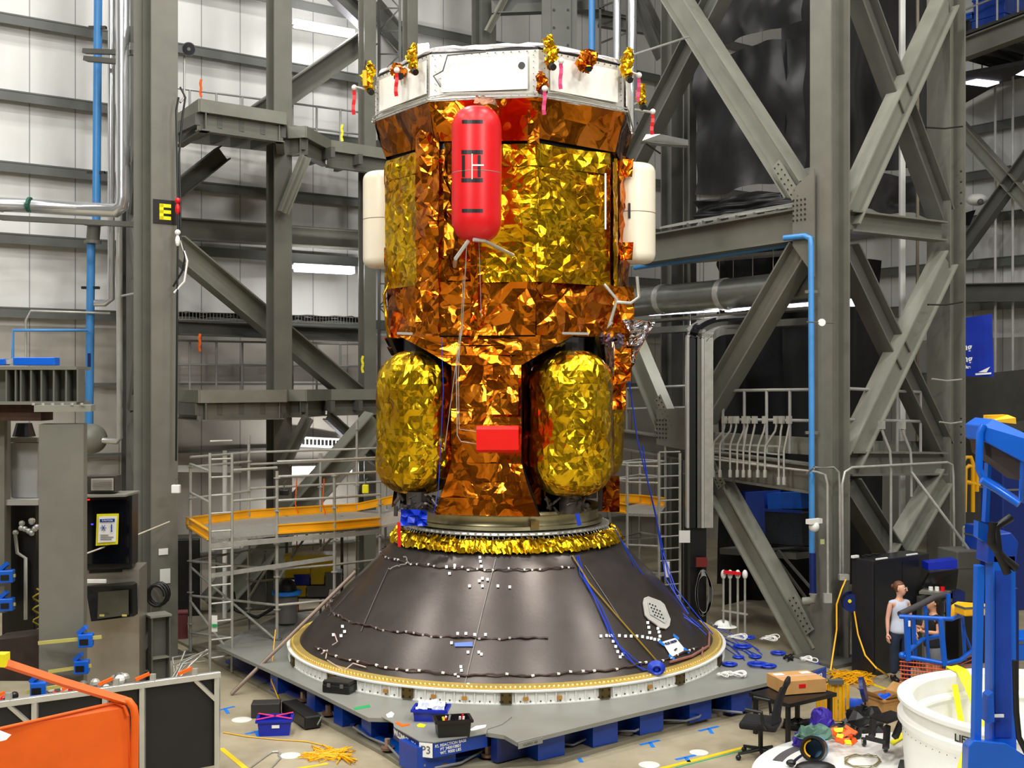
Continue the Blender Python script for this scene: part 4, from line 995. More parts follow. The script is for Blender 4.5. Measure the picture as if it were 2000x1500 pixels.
# wires up the front
for i, pts in enumerate(([(912, 470), (903, 640), (891, 720), (893, 850)], [(905, 540), (900, 640), (895, 735), (897, 838), (930, 843)], [(898, 650), (888, 730), (868, 880)], [(893, 850), (900, 862), (930, 867)], [(935, 470), (938, 550), (940, 620)], [(862, 660), (866, 760), (856, 960), (846, 1010)])):
    Yv = [17.1, 17.25, 17.5, 17.55, 17.5]
    part('harness_line', MB().tube([P(u, v, (17.05 if v < 560 else 17.35)) for u, v in pts], 0.005 if i != 0 else 0.007, 6), galv if i < 5 else bluecable, ship)
for i, pts in enumerate(([(1180, 555), (1205, 585), (1192, 628)], [(1203, 590), (1232, 592), (1248, 580), (1244, 540)], [(765, 540), (750, 575), (756, 640), (762, 660)], [(1192, 628), (1186, 640), (1196, 630)])):
    part('hose_line', MB().tube([P(u, v, 17.9 if u > 1000 else 18.6) for u, v in pts], 0.026, 8), alu if i != 2 else foil_g, ship, smooth=60)
# ---- interface ring
ringm = mat('ring_anodised', (176, 168, 132), 0.32, 0.7, 0.08, 4)
part('adapter_ring', MB().lathe([(1.38, 2.76), (1.52, 2.76), (1.54, 2.72), (1.50, 2.70), (1.48, 2.62), (1.50, 2.56), (1.56, 2.55), (1.57, 2.50), (1.53, 2.49), (1.50, 2.47), (1.40, 2.46)], CC, 96), ringm, ship, smooth=35)
g = MB()
for i in range(90): g.box(A(4*i, 1.655, 2.455), (0.03, 0.03, 0.045), -math.radians(-4*i))

part('toothed_plate', MB().lathe([(1.5, 2.47), (1.64, 2.47), (1.66, 2.44), (1.64, 2.42), (1.5, 2.42)], CC, 96), alu, ship, smooth=35, extra=(g, alu))
for az in (16,):
    t = part('ring_bracket', MB().box(A(az, 1.56, 2.58), (0.13, 0.05, 0.13), math.radians(az)), mat('brass', (150, 128, 72), 0.4, 0.6), ship)
g0 = None
for i in range(60):
    az = -88+i*3
    g = MB().cyl(A(az, 1.62, 2.43), A(az+1.2, 1.80, 2.2), 0.008, 5)
    part('tie_rod', g, galv, ship)
# valves under tanks
g = MB(); rnd = random.Random(8)
for cx_, cyy in ((1110, 985), (815, 985)):
    for i in range(34):
        c = P(cx_+rnd.uniform(-42, 42), cyy+rnd.uniform(-16, 14), 17.6+rnd.random()*0.5); d = Vector((rnd.uniform(-1, 1), rnd.uniform(-1, 1), rnd.uniform(-1, 1))).normalized()*rnd.uniform(0.03, 0.09); g.cyl(c-d, c+d, 0.012+0.02*rnd.random(), 8)
    g.cyl(P(cx_, 960, 17.9), P(cx_, 1000, 17.9), 0.14, 12)
    part('valve_cluster', g, mat('valve_grey', (96, 92, 90), 0.35, 0.7), ship, 'grey valve cluster under a tank'); g = MB()

g = foil_grid(MB(), P(780, 1027, 17.5), P(835, 1027, 17.45), P(833, 996, 17.45), P(783, 994, 17.5), 6, 4, 0.06, 5, 0.8, 0.03, Vector((0, -1, 0)))
part('blue_wrap', g, mat('blue_wrap', (8, 50, 190), 0.35), ship, 'bright blue wrap at the left of the ring')
part('red_tag', MB().bar(P(779, 1020, 17.4), P(780, 1068, 17.4), 0.045, 0.01, (0, 1, 0)), redm, ship, 'red tag')
part('blue_tag', MB().bar(P(1127, 1003, 17.4), P(1132, 1026, 17.4), 0.06, 0.02, (0, 1, 0)), bluecable, ship, 'blue tag')
# ---- four tanks: part of the craft, each its own thing-part
prof = []
TR = 0.62; tz0, tz1 = 3.0, 5.22
for i in range(9):
    t_a = math.pi/2*i/8; prof.append((TR*math.sin(t_a)**0.8, tz0+0.45*(1-math.cos(t_a))))
n_mid = 13
for i in range(1, n_mid): prof.append((TR, tz0+0.45+(tz1-tz0-0.97)*i/n_mid))
for i in range(9):
    t_a = math.pi/2*i/8; prof.append((TR*math.cos(t_a)**0.8 if i < 8 else 0.01, tz1-0.52+0.52*math.sin(t_a)))
for k in range(4):
    az = 35.5+90*k; c = A(az, 1.70, 0)
    part('gold_tank', foil_lathe(prof, c, 52, 0.014, 300+k, 0.035), foil_t, ship)
    part('tank_neck', MB().cyl(c+Z*2.75, c+Z*3.05, 0.16, 16), mat('valve_grey', (96, 92, 90), 0.35, 0.7), ship, smooth=40)
    part('tank_mount', MB().cyl(c+Z*5.18, c+Z*5.4, 0.2, 12), blackm, ship)
# ---- red box
t = thing('red_box_cover', 'bright red box cover fixed on the amber web between the two front tanks', 'cover', P(971, 886, 17.1))
part('box_body', MB().slab([Vector((P(930, 0, 17.15).x, 17.15+dy, zz)) for dy, zz in ((0.04, 3.70), (0, 3.74), (0, 4.04), (0.05, 4.085), (0.3, 4.085), (0.3, 3.70))], Vector((0.62, 0.0, 0))), redm2, t, bevel=0.006)
# ---- pods
def pod(label, az, d, r, z0, z1, m_, dome, name, seed=0):
    c = A(az, d, 0); n_ = (A(az, 1, 0)-CC); t = thing(name, label, 'pod', c+Z*z0)
    pr = []
    for i in range(11):
        a = math.pi/2*i/10; pr.append((max(0.002, r*(math.sin(a)**(0.62 if dome > 0.2 else 0.35))), z0+dome*(1-math.cos(a))))
    for i in range(11):
        a = math.pi/2*i/10; pr.append((max(0.002, r*(math.cos(a)**(0.62 if dome > 0.2 else 0.35))), z1-dome+dome*math.sin(a)))
    part('pod_shell', MB().lathe(pr, c, 56), m_, t, smooth=60)
    part('seam_line', MB().lathe([(r+0.001, (z0+z1)/2-0.006), (r+0.004, (z0+z1)/2), (r+0.001, (z0+z1)/2+0.006)], c, 56), mat('seam', (150, 110, 100)), t)
    return t, c, n_
tz = lambda v: CAMZ+(750-v)/F*16.34
t, c, n_ = pod('long red capsule cover with black tape marks on the front of the spacecraft', -9.5, 2.50, 0.355, tz(466), tz(196), redm, 0.34, 'red_pod_cover')
def bandp(u0, u1, v0, v1, m_=blackm, nm='tape_mark', off=0.003):
    mb = MB(); r = 0.355+off
    def pt(u, z):
        # ray to the pod surface
        k = (u-1000)/F; a = k*k+1; b_ = -2*(k*c.x+c.y); cc_ = c.x**2+c.y**2-r*r
        Y = (-b_-math.sqrt(max(0, b_*b_-4*a*cc_)))/(2*a); return Vector((k*Y, Y, CAMZ+(750-z)/F*Y))
    n = 8; vs = []
    for i in range(n+1):
        u = u0+(u1-u0)*i/n; vs += [pt(u, v0), pt(u, v1)]
    mb.add(vs, [(2*i, 2*i+2, 2*i+3, 2*i+1) for i in range(n)])
    part(nm, mb, m_, t)
bandp(902, 943, 234, 241); bandp(901, 943, 293, 301); bandp(901, 943, 348, 356); bandp(902, 943, 408, 415); bandp(902, 908, 303, 346); bandp(933, 939, 303, 346)
bandp(921, 923, 300, 350, white, 'white_mark', 0.005); bandp(921, 945, 321, 324, white, 'white_mark', 0.005)
for pts in ([(925, 468), (945, 470), (1002, 498)], [(915, 470), (890, 505), (888, 520)]):
    part('support_strut', MB().tube([P(pts[0][0], pts[0][1], 16.5), P(pts[1][0], pts[1][1], 16.6), P(pts[2][0], pts[2][1], 17.2)], 0.028, 8), alu, t)
part('mount_bracket', foil_grid(MB(), P(925, 200, 16.6), P(975, 208, 16.6), P(965, 190, 17.1), P(930, 186, 17.1), 5, 3, 0.03, 4, 0.8), foil_o, t)
for az, d, lb, s in ((80, 2.06, 'cream rounded pod on the right flank of the spacecraft', 1), (-100, 2.06, 'cream rounded pod on the left flank of the spacecraft', -1)):
    t, c, n_ = pod(lb, az, d, 0.355, 6.62, 8.22, cream, 0.16, 'cream_pod')
    cam_d_ = (Vector((0, 0, 0))-c); cam_d_.z = 0; cam_d_.normalize(); sd = Vector((cam_d_.y, -cam_d_.x, 0))
    for z in (6.8, 8.1):
        x = c+cam_d_*0.33-sd*0.16*-s*1.0
        x = c+cam_d_*0.37+Vector((-s*0.15, 0, 0))
        part('foil_bracket', foil_grid(MB(), x+Vector((-0.15, -0.06, z-0.16-0)), x+Vector((0.13, -0.06, z-0.16)), x+Vector((0.15, -0.06, z+0.12)), x+Vector((-0.15, -0.06, z+0.12)), 4, 3, 0.03, 9, 0.8, 0.04, cam_d_), foil_o, t, 'amber foil bracket')
    x = c+cam_d_*0.36-Vector((s*0.06, 0, 0))
    part('tape_mark', MB().bar(x+Z*7.3, x+Z*7.54, 0.035, 0.006, (0, 1, 0)), blackm, t)
# ---- crinkled foil thrusters around the collar rim, tags
def clump(label, u, v, Y, w_, h_, seed, m_=None):
    rnd = random.Random(seed); t = thing('thruster_pod', label, 'thruster', P(u, v+h_/2, Y))
    mb = MB(); n = 9
    for i in range(n):
        g = i/(n-1); cu = u+math.sin(g*7+seed)*w_*0.12; cv = v-h_/2+h_*g; r = w_/2/F*Y*(0.35+0.6*math.sin(math.pi*min(1, g*0.85+0.12)))
        b0 = len(mb.v); mb.ball(P(cu, cv, Y), r, 8, 5, 1, 1, 0.8)
        for q in range(b0, len(mb.v)): mb.v[q] += Vector((rnd.uniform(-1, 1), rnd.uniform(-1, 1), rnd.uniform(-1, 1)))*0.035
    part('foil_wrap', mb, m_ or foil_g, t)
    part('mount_truss', MB().bar(P(u, v+h_*0.2, Y+0.05), P(u+(8 if u < 1000 else -12), v+h_*0.35, Y+0.35), 0.03, 0.03), alu, t)
    part('nozzle', MB().cyl(P(u+2, v+h_*0.48, Y-0.02), P(u+6, v+h_*0.55, Y-0.08), 0.05, 10), blackm, t, smooth=40)
    return t
clump('crinkled gold thruster at the far left corner of the collar rim', 720, 153, 18.5, 26, 50, 1, foil_t)
clump('crinkled gold thruster above the left vertex of the collar', 806, 115, 17.3, 22, 48, 2, foil_t)
clump('amber foil knob low on the left collar panel rim', 777, 140, 17.8, 28, 16, 3, foil_o)
clump('crinkled gold thruster standing above the collar, right of centre', 1075, 102, 17.0, 26, 54, 4, foil_t)
clump('amber square foil fitting below the centre right thruster', 1058, 163, 17.0, 22, 30, 5, foil_o)
clump('amber foil dome on the right collar panel rim', 1145, 120, 17.3, 38, 26, 6, foil_o)
clump('crinkled gold thruster at the right vertex of the collar', 1225, 128, 17.8, 28, 52, 7, foil_t)
clump('small crinkled gold fitting on the far right side of the collar', 1252, 190, 18.6, 18, 38, 8, foil_t)
for u0, u1 in ((708, 716), (716, 722)): pass
part('orange_probe', MB().cyl(P(713, 168, 18.4), P(712, 138, 18.4), 0.035, 8), yellow, ship, 'orange probe'); part('probe_tip', MB().cyl(P(712, 138, 18.4), P(715, 118, 18.4), 0.014, 8), blackm, ship)
def tag_(label, u, v, Y, L_, m_=None, pole=True):
    t = thing('warning_tag', label, 'tag', P(u, v+L_, Y)); pts = [P(u+math.sin(i*1.3)*1.2, v+L_*i/5, Y+0.01*(i % 2)) for i in range(6)]
    mb = MB()
    for a, b_ in zip(pts, pts[1:]): mb.bar(a, b_, 0.055, 0.006, (0, 1, 0))
    part('ribbon', mb, m_ or redm, t)
    part('cap', MB().ball(P(u+1, v-5, Y), 0.045, 10, 8), white, t, 'white cap', smooth=60)
    return t
pinkm = mat('faded_tag', (206, 60, 110), 0.5)
tag_('red streamer hanging from a probe left of the collar', 691, 176, 18.6, 48)
tag_('red streamer hanging over the left collar panel', 774, 142, 17.5, 46)
tag_('pink streamer hanging over the right collar panel', 1095, 124, 17.0, 50, pinkm)
tag_('pink streamer under the square amber fitting', 1063, 178, 16.9, 46, pinkm)
tag_('pink streamer at the right vertex of the collar', 1247, 152, 18.0, 46, pinkm)
tag_('red streamer hanging from the arm right of the collar', 1274, 223, 18.5, 40)
for i, (a, c) in enumerate((((695, 170, 18.6), (735, 180, 18.6)), ((1240, 214, 18.6), (1272, 219, 18.5)), ((1228, 140, 18.0), (1246, 146, 18.0)))):
    part('probe_arm', MB().cyl(P(*a), P(*c), 0.02, 8), alu, ship)
# ================================================================ CONE ADAPTER
cone = thing('cone_adapter', 'large black composite cone carrying the spacecraft, with wiring rings and white sensor pads', 'cone', (CX, CY, 0.42))
CB, CM = 3.995, 1.0   # radius = CB - z
def cr_(z): return 3.96-z*0.985
prof = [(cr_(0.58), 0.58)]+[(cr_(z)+0.03*math.sin(math.pi*(z-0.58)/1.6), z) for z in [0.58+0.1*i for i in range(1, 16)]]+[(1.84, 2.18), (1.80, 2.24), (1.70, 2.26)]
part('cone_shell', MB().lathe(prof, CC, 160), composite, cone, smooth=50)
def cone_hit(u, v, off=0.004):
    dx = (u-1000)/F; dz = (750-v)/F
    # (X-cx)^2+(Y-cy)^2 = (a-b z)^2 with X=dx Y, z=CAMZ+dz Y
    a_ = 3.965+off*1.4; b_ = 0.98
    A1 = a_-b_*CAMZ; B1 = -b_*dz
    qa = dx*dx+1-B1*B1; qb = -2*(dx*CX+CY)-2*A1*B1; qc = CX*CX+CY*CY-A1*A1
    disc = qb*qb-4*qa*qc
    if disc < 0: disc = 0
    Y = (-qb-math.sqrt(disc))/(2*qa)
    p = Vector((dx*Y, Y, CAMZ+dz*Y))
    z = p.z; bul = 0.03*math.sin(math.pi*max(0, min(1, (z-0.58)/1.6)))
    rad = Vector((p.x-CX, p.y-CY, 0)).normalized()
    return p+(rad+Z).normalized()*(bul*0.7)
g = MB(); rnd = random.Random(6)
# gold fringe
n = 360; vs = []
for i in range(n):
    a = 2*math.pi*i/n
    for r, z in ((1.70, 2.40), (1.79, 2.37), (1.84, 2.32), (1.88, 2.27), (1.90, 2.21)):
        vs.append(CC+Vector(((r+rnd.uniform(-.02, .02))*math.sin(a), -(r+rnd.uniform(-.02, .02))*math.cos(a), z+rnd.uniform(-.022, .022))))
g.add(vs, [(i*5+j, ((i+1) % n)*5+j, ((i+1) % n)*5+j+1, i*5+j+1) for i in range(n) for j in range(4)])
part('gold_fringe', g, foil_t, cone, 'ragged gold foil fringe', stuff=True)
seam_m = mat('seam_strip', (84, 80, 78), 0.35, 0, 0.05)
for pts in (((968, 1092), (905, 1348)), ((760, 1110), (706, 1235)), ((1142, 1105), (1210, 1210)), ((692, 1150), (642, 1205))):
    (u0, v0), (u1, v1) = pts; ps = [cone_hit(u0+(u1-u0)*i/12, v0+(v1-v0)*i/12, 0.004) for i in range(13)]
    part('seam_line', MB().tube(ps, 0.007, 5), seam_m if pts[0][0] != 968 else mat('seam_pale', (150, 146, 140)), cone)
harn = mat('wire_harness', (70, 52, 46), 0.6, 0, 0.3, 30)
for z, w_, a0, a1 in ((2.0, 0.011, -100, 30), (1.17, 0.016, -100, 12), (0.76, 0.013, -62, 62)):
    ps = [A(a0+(a1-a0)*i/120, cr_(z)+0.045+0.01*math.sin(i*0.9), z+0.012*math.sin(i*0.35)+0.008*math.sin(i*1.7)) for i in range(121)]
    h = part('wiring_ring', MB().tube(ps, w_, 6), harn, cone)
    g = MB(); rnd = random.Random(int(z*10))
    for i in range(3, 118, 3):
        if rnd.random() < 0.5: part('tape_tab', MB().bar(ps[i], ps[i]+(ps[i+1]-ps[i])*0.7, 0.028, 0.024), white_tape, h, 'white tape tab')
# sensor pads
pads = [(1110+6*i*1.6, 1240) for i in range(0)]
pads = [(1170, 1241), (1181, 1240), (1188, 1240), (1193, 1240), (1206, 1240), (1218, 1241), (1229, 1241), (1240, 1241), (1251, 1242), (1261, 1244), (1268, 1245), (1275, 1247), (1283, 1248),
        (1194, 1251), (1199, 1261), (1203, 1271), (1208, 1281), (1213, 1276), (1215, 1272), (1261, 1215), (1263, 1224), (1265, 1234), (1281, 1226), (1283, 1233), (1285, 1241),
        (925, 1238), (946, 1238), (908, 1236), (892, 1236), (933, 1272), (912, 1272), (938, 1276), (880, 1254), (898, 1300), (899, 1307), (893, 1318), (912, 1334), (906, 1340), (915, 1345), (920, 1337), (902, 1346), (890, 1344),
        (935, 1086), (936, 1094), (938, 1104), (940, 1128), (934, 1133), (950, 1130), (970, 1143), (993, 1145), (940, 1143), (915, 1143), (912, 1110), (876, 1118), (870, 1105), (886, 1102), (650, 1238), (665, 1240), (672, 1232), (1247, 1293), (1105, 1337), (1012, 1346), (668, 1222)]
g = MB()
for u, v in pads:
    p = cone_hit(u, v, 0.006); q = cone_hit(u+5, v, 0.006); r_ = cone_hit(u+5, v+5.5, 0.006); s_ = cone_hit(u, v+5.5, 0.006)
    part('sensor_pad', MB().slab([p, q, r_, s_], (p-CC).normalized()*0.004), white_tape, cone, 'white sensor pad')
# smudgy reflections of taped rings near top, imitated by bright wires
g = MB(); rnd = random.Random(9)
for (u, v, uu, vv) in ((760, 1112, 800, 1100), (800, 1100, 790, 1085)):
    part('bare_wire', MB().tube([cone_hit(u+(uu-u)*i/8+rnd.uniform(-3, 3), v+(vv-v)*i/8+rnd.uniform(-3, 3), 0.02) for i in range(9)], 0.008, 5), alu, cone)
# access hatch
hq = [(1255, 1171), (1263, 1168), (1287, 1177), (1295, 1184), (1307, 1213), (1305, 1225), (1299, 1231), (1288, 1229), (1264, 1212), (1257, 1204), (1253, 1180)]
h = part('access_hatch', MB().slab([cone_hit(u, v, 0.01) for u, v in hq], Vector((0.35, -0.5, 0.6))*0.03), mat('hatch_alu', (206, 204, 196), 0.4, 0.2), cone, 'pale rounded access hatch with black holes', bevel=0.004)
hin = [(1262, 1178), (1283, 1185), (1298, 1214), (1296, 1220), (1267, 1203)]
part('inner_mesh', MB().slab([cone_hit(u, v, 0.026)+Vector((0.35, -0.5, 0.6))*0.02 for u, v in hin], Vector((0.35, -0.5, 0.6))*0.006), mat('hatch_mesh', (190, 190, 184), 0.4), h)
g = MB()
for i in range(4):
    for j in range(4):
        u = 1266+j*5.5+i*3.2; v = 1183+j*2.2+i*7.2
        if j == 3 and i == 0: continue
        p = cone_hit(u, v, 0.03)+Vector((0.35, -0.5, 0.6))*0.026; g.cyl(p, p+Vector((0.35, -0.5, 0.6))*0.006, 0.014, 8)
part('vent_holes', g, blackm, h)
# paper sign with blue tape
pq = [(1292, 1255), (1318, 1247), (1338, 1270), (1311, 1284)]
sgn = part('paper_sign', MB().slab([cone_hit(u, v, 0.012) for u, v in pq], Vector((0.35, -0.5, 0.6))*0.006), white_tape, cone, 'white paper sign taped to the cone')
tl, tr, brp, bl = [cone_hit(u, v, 0.02)+Vector((0.3, -0.4, 0.5))*0.012 for u, v in pq]
xd = (tr-tl).normalized(); yd = (tl-bl); yd = (yd-xd*yd.dot(xd)).normalized()
text_mesh('BLUE ORIGIN', 0.052, (tl+tr)/2-yd*0.05, xd, yd, royal_d, sgn, bold=0.002)
part('printed_mark', MB().bar((bl+brp)/2+yd*0.06-xd*0.05, (bl+brp)/2+yd*0.08+xd*0.03, 0.03, 0.002, Z), blackm, sgn)
for cpt in ((1290, 1258), (1318, 1246), (1339, 1272), (1310, 1285)):
    p = cone_hit(cpt[0]-5, cpt[1]-4, 0.016); q = cone_hit(cpt[0]+6, cpt[1]+4, 0.016); dd = Vector((0.35, -0.5, 0.6)).normalized()
    part('blue_tape', MB().bar(p+dd*0.012, q+dd*0.012, 0.05, 0.004, dd), bluetape, sgn, 'blue tape corner')
bt = [cone_hit(u, v, 0.008) for u, v in ((888, 1257), (923, 1255), (924, 1264), (889, 1264))]
part('label_tape', MB().slab(bt, Vector((0, -0.004, 0.002))), mat('pale_blue_label', (90, 120, 210)), cone, 'blue and white label strip')
# loose wires on cone
def cone_wire(nm, pts, r, m_, off=0.02, lab=None):
    ps = []
    for (u0, v0), (u1, v1) in zip(pts, pts[1:]):
        for i in range(6): ps.append(cone_hit(u0+(u1-u0)*i/6, v0+(v1-v0)*i/6, off))
    return part(nm, MB().tube(ps, r, 5), m_, cone, lab, smooth=60)
cone_wire('blue_cable', [(1127, 1085), (1132, 1120), (1160, 1170), (1190, 1240), (1240, 1300), (1270, 1312)], 0.008, bluecable, lab='thin blue cable')
cone_wire('blue_cable', [(1130, 1085), (1140, 1130), (1175, 1190), (1205, 1260), (1262, 1308)], 0.008, bluecable, lab='thin blue cable')
cone_wire('blue_cable', [(1125, 1090), (1150, 1150), (1186, 1225), (1222, 1285), (1265, 1315)], 0.007, bluecable, lab='thin blue cable')
cone_wire('yellow_cable', [(1118, 1085), (1150, 1140), (1200, 1200), (1240, 1245), (1290, 1300), (1305, 1314)], 0.012, mat('olive_cable', (150, 120, 20), 0.5), lab='olive yellow cable')
cone_wire('pink_cable', [(1385, 1235), (1384, 1262), (1350, 1282), (1300, 1296)], 0.02, mat('pink_harness', (150, 100, 90), 0.6), lab='pinkish wire bundle')
cone_wire('pink_cable', [(1372, 1265), (1370, 1285), (1350, 1305)], 0.014, mat('pink_harness', (150, 100, 90), 0.6))
for pts in ([(640, 1290), (672, 1310), (690, 1296), (720, 1305)], [(655, 1240), (660, 1255), (648, 1262)], [(628, 1278), (640, 1270), (636, 1290)]):
    cone_wire('loose_wire', pts, 0.009, mat('pale_wire', (200, 180, 170), 0.6), 0.03)
for u, v in ((1150, 1300),): pass
# ================================================================ BASE RING
ring = thing('base_ring', 'white segmented base ring with gold scalloped clips around the foot of the black cone', 'ring', (CX, CY, 0.42))
part('ring_wall', MB().lathe([(3.38, 0.42), (3.50, 0.42), (3.50, 0.435), (3.47, 0.44), (3.47, 0.585), (3.52, 0.59), (3.52, 0.61), (3.36, 0.615)], CC, 180), white, ring, smooth=35)
rb0 = part('rib', MB().box(A(0, 3.485, 0.51), (0.012, 0.03, 0.15)), white, ring)
for i in range(1, 44):
    for s_ in (-1, 1): dup(rb0, rz=math.radians(2.25*i*s_), parent=ring)
g = MB()
for i in range(160):
    p = A(2.25*i+1.1, 3.472, 0.455); g.box(p, (0.02, 0.01, 0.02), math.radians(2.25*i+1.1))
part('bolt_row', g, mat('rivet', (110, 108, 104), 0.4, 0.5), ring, stuff=True)
blk = mat('bronze_block', (92, 76, 36), 0.4, 0.5)
for i in range(16):
    az = 0.2+22.5*i-0.0; a = A(az, 3.5, 0.515)
    b_ = part('bronze_block', MB().box(a, (0.155, 0.05, 0.15), math.radians(az)), blk, ring, 'square bronze block')
    g = MB(); tt = Vector((math.cos(math.radians(az)), math.sin(math.radians(az)), 0)); nn = A(az, 1, 0)-CC; nn.z = 0
    for s in (-1, 1):
        for q in (-1, 1): c = a+tt*s*0.05+Z*q*0.045+nn*0.026; g.cyl(c, c+nn*0.006, 0.015, 6)
    part('corner_holes', g, blackm, b_)
for az in (-28, -16, -9, 4.5, 12, 35, 46):
    part('small_tab', MB().box(A(az, 3.5, 0.5), (0.07, 0.02, 0.05), math.radians(az)), mat('amber_tab', (180, 130, 60), 0.5), ring)
goldc = mat('gold_clip', (226, 196, 110), 0.3, 0.55, 0.06, 5)
part('clip_channel', MB().lathe([(3.47, 0.615), (3.47, 0.63), (3.30, 0.66), (3.30, 0.615)], CC, 180), goldc, ring, smooth=30)
g = MB()
for i in range(330):
    az = 360*i/330; g.ball(A(az, 3.43, 0.64), 0.03, 7, 4, 1, 1, 0.8)
part('scalloped_clips', g, goldc, ring, 'gold scalloped clips', stuff=True)
# ================================================================ WELDMENT STAND
DZ = 0.42
poly = [PZ(u, v, DZ) for u, v in ((470, 1283), (530, 1310), (605, 1345), (720, 1402), (760, 1403))]
Pf = [PZ(u, v, DZ) for u, v in ((985, 1436), (1010, 1450), (1240, 1393), (1480, 1338), (1545, 1322))]
Pr = PZ(1612, 1302, DZ)
poly += Pf+[Pr, Pr+W*3.2+U*0.3, Pr+W*6.2-U*2, Pr+W*7.6-U*4.2, PZ(470, 1283, DZ)+U*2.2+W*3, PZ(470, 1283, DZ)+W*1.0]
stand = thing('weldment_stand', 'broad blue steel stand with a grey deck under the black cone', 'stand', (CX, CY, 0.0))
part('deck_plate', MB().prism(poly, DZ-0.05, DZ), deck_m, stand)
# corner plate with P3
cp = [PZ(u, v, DZ+0.01) for u, v in ((765, 1380), (745, 1400), (768, 1412), (770, 1420), (818, 1447), (848, 1450), (950, 1432), (952, 1424), (980, 1415), (1000, 1400))]
part('corner_plate', MB().prism(cp, DZ, DZ+0.012), deck_m, stand)
fr = [PZ(u, v, DZ) for u, v in ((768, 1414), (818, 1448), (848, 1451), (952, 1430))]
lbm = mat('stand_label_dark', (22, 36, 92), 0.4)
inn = Vector((0, 0.05, 0))
faces = []
for i, (m_, nm) in enumerate(((lbm, 'label_plate'), (royal, 'corner_face'), (royal, 'label_plate'))):
    p, q = fr[i], fr[i+1]
    faces.append((part(nm, MB().slab([p-Z*0.30+Z*0.12, q-Z*0.18, q, p], inn), m_, stand), p, q))
def face_text(txt, i, f, dz, size, parent=None, m_=white_tape, bold=0.003):
    o_, p, q = faces[i]; d = (q-p).normalized(); n_ = Vector((d.y, -d.x, 0))
    c = p+(q-p)*f-Z*dz+n_*0.006
    return text_mesh(txt, size, c, d, Z, m_, o_, bold=bold)
face_text('WLDMNT -404', 0, 0.47, 0.09, 0.105)
face_text('P3', 1, 0.5, 0.09, 0.001)
o_, p, q = faces[1]; d = (q-p).normalized(); n_ = Vector((d.y, -d.x, 0)); c = (p+q)/2-Z*0.09
lb = part('paper_label', MB().bar(c+n_*0.02-d*0.085, c+n_*0.02+d*0.085, 0.006, 0.17, Z), white_tape, stand, 'white label reading P3')
text_mesh('P3', 0.13, c+n_*0.026, d, Z, mat('label_grey', (90, 90, 90)), lb)
for k, s in enumerate(('KL REACTION BASE', 'PT 340010801', 'WT. 9000 LBS')):
    face_text(s, 2, 0.3, 0.045+0.047*k, 0.05, bold=0.0)
# right corner face
p = PZ(1545, 1333, DZ); q = PZ(1614, 1304, DZ)
f4 = part('label_plate', MB().slab([p-Z*0.24, q-Z*0.2, q, p], inn), royal, stand)
d = (q-p).normalized(); n_ = Vector((d.y, -d.x, 0)); text_mesh('WLDMNT -403', 0.13, (p+q)/2-Z*0.1+n_*0.006, d, Z, white_tape, f4, bold=0.004)
# plain plate under edge beam text strip
p = PZ(1012, 1452, DZ); q = PZ(1060, 1440, DZ); st = part('edge_strip', MB().slab([p-Z*0.07, q-Z*0.07, q, p], Vector((0, 0.02, 0))), deck_m, stand)
text_mesh('WLDMNT -402', 0.035, (p+q)/2-Z*0.035-Vector((0, 0.012, 0)), (q-p), Z, steel_d, st)
# legs along the two visible edges
def edgeleg(p, w_, d_, label=None, m_=royal, rz=AX):
    part('leg', MB().box((p.x, p.y, 0.21), (w_, d_, 0.31), rz), m_, stand)
for u, v in ((520, 1318), (592, 1352), (645, 1378), (700, 1402)):
    edgeleg(PZ(u, v-8, DZ)+U*0.3+W*0.1, 0.26, 0.26)
for u, v in ((1110, 1428), (1215, 1404), (1305, 1382), (1400, 1360), (1480, 1344), (1570, 1322)):
    edgeleg(PZ(u, v, DZ)+W*0.36-U*0.1, 0.42, 0.3)
edgeleg(PZ(845, 1450, DZ)+W*0.28+U*0.1, 0.55, 0.42)
for u0, u1 in ((1010, 1615),):
    p = PZ(1012, 1452, DZ)+W*0.5; q = PZ(1600, 1306, DZ)+W*0.5
    part('side_beam', MB().bar(p-Z*0.2, q-Z*0.2, 0.12, 0.3), royal_d, stand)
    p = PZ(500, 1300, DZ)+U*0.5+W*0.2; q = PZ(730, 1405, DZ)+U*0.5
    part('side_beam', MB().bar(p-Z*0.2, q-Z*0.2, 0.12, 0.3), royal_d, stand)
# base plates and plinth
pr = PZ(1012, 1452, DZ); pr.z = 0
b0 = PZ(420, 1262, DZ); b0.z = 0
plin = [FL(360, 1262), FL(480, 1330), FL(750, 1478), FL(800, 1512), FL(1095, 1492), FL(1455, 1384), FL(1640, 1330), FL(1640, 1330)+W*6, FL(360, 1262)+W*4]
solo('concrete_plinth', MB().prism(plin, 0, 0.05), concrete_d, 'low grey concrete plinth beneath the blue stand', 'plinth')
bp = [FL(700, 1432), FL(790, 1490), FL(850, 1500), FL(1085, 1463), FL(1090, 1452), FL(1100, 1448), FL(1040, 1400), FL(700, 1380)]
part('base_plate', MB().prism(bp, 0.05, 0.085), liftblue, stand, 'bright blue base plate')
bp = [FL(1100, 1455), FL(1450, 1362), FL(1600, 1325), FL(1600, 1300), FL(1100, 1410)]
part('base_plate', MB().prism(bp, 0.05, 0.075), mat('stand_base_violet', (60, 72, 150), 0.4), stand)
bp = [FL(440, 1300), FL(690, 1428), FL(720, 1400), FL(480, 1280)]
part('base_plate', MB().prism(bp, 0.05, 0.075), mat('stand_base_violet', (60, 72, 150), 0.4), stand)
bolt = thing('anchor_bolt', 'steel anchor bolt on a rusty washer along the edge of the blue stand', 'bolt', (0, 0, 0), local=True, group='anchor bolts around the blue stand')
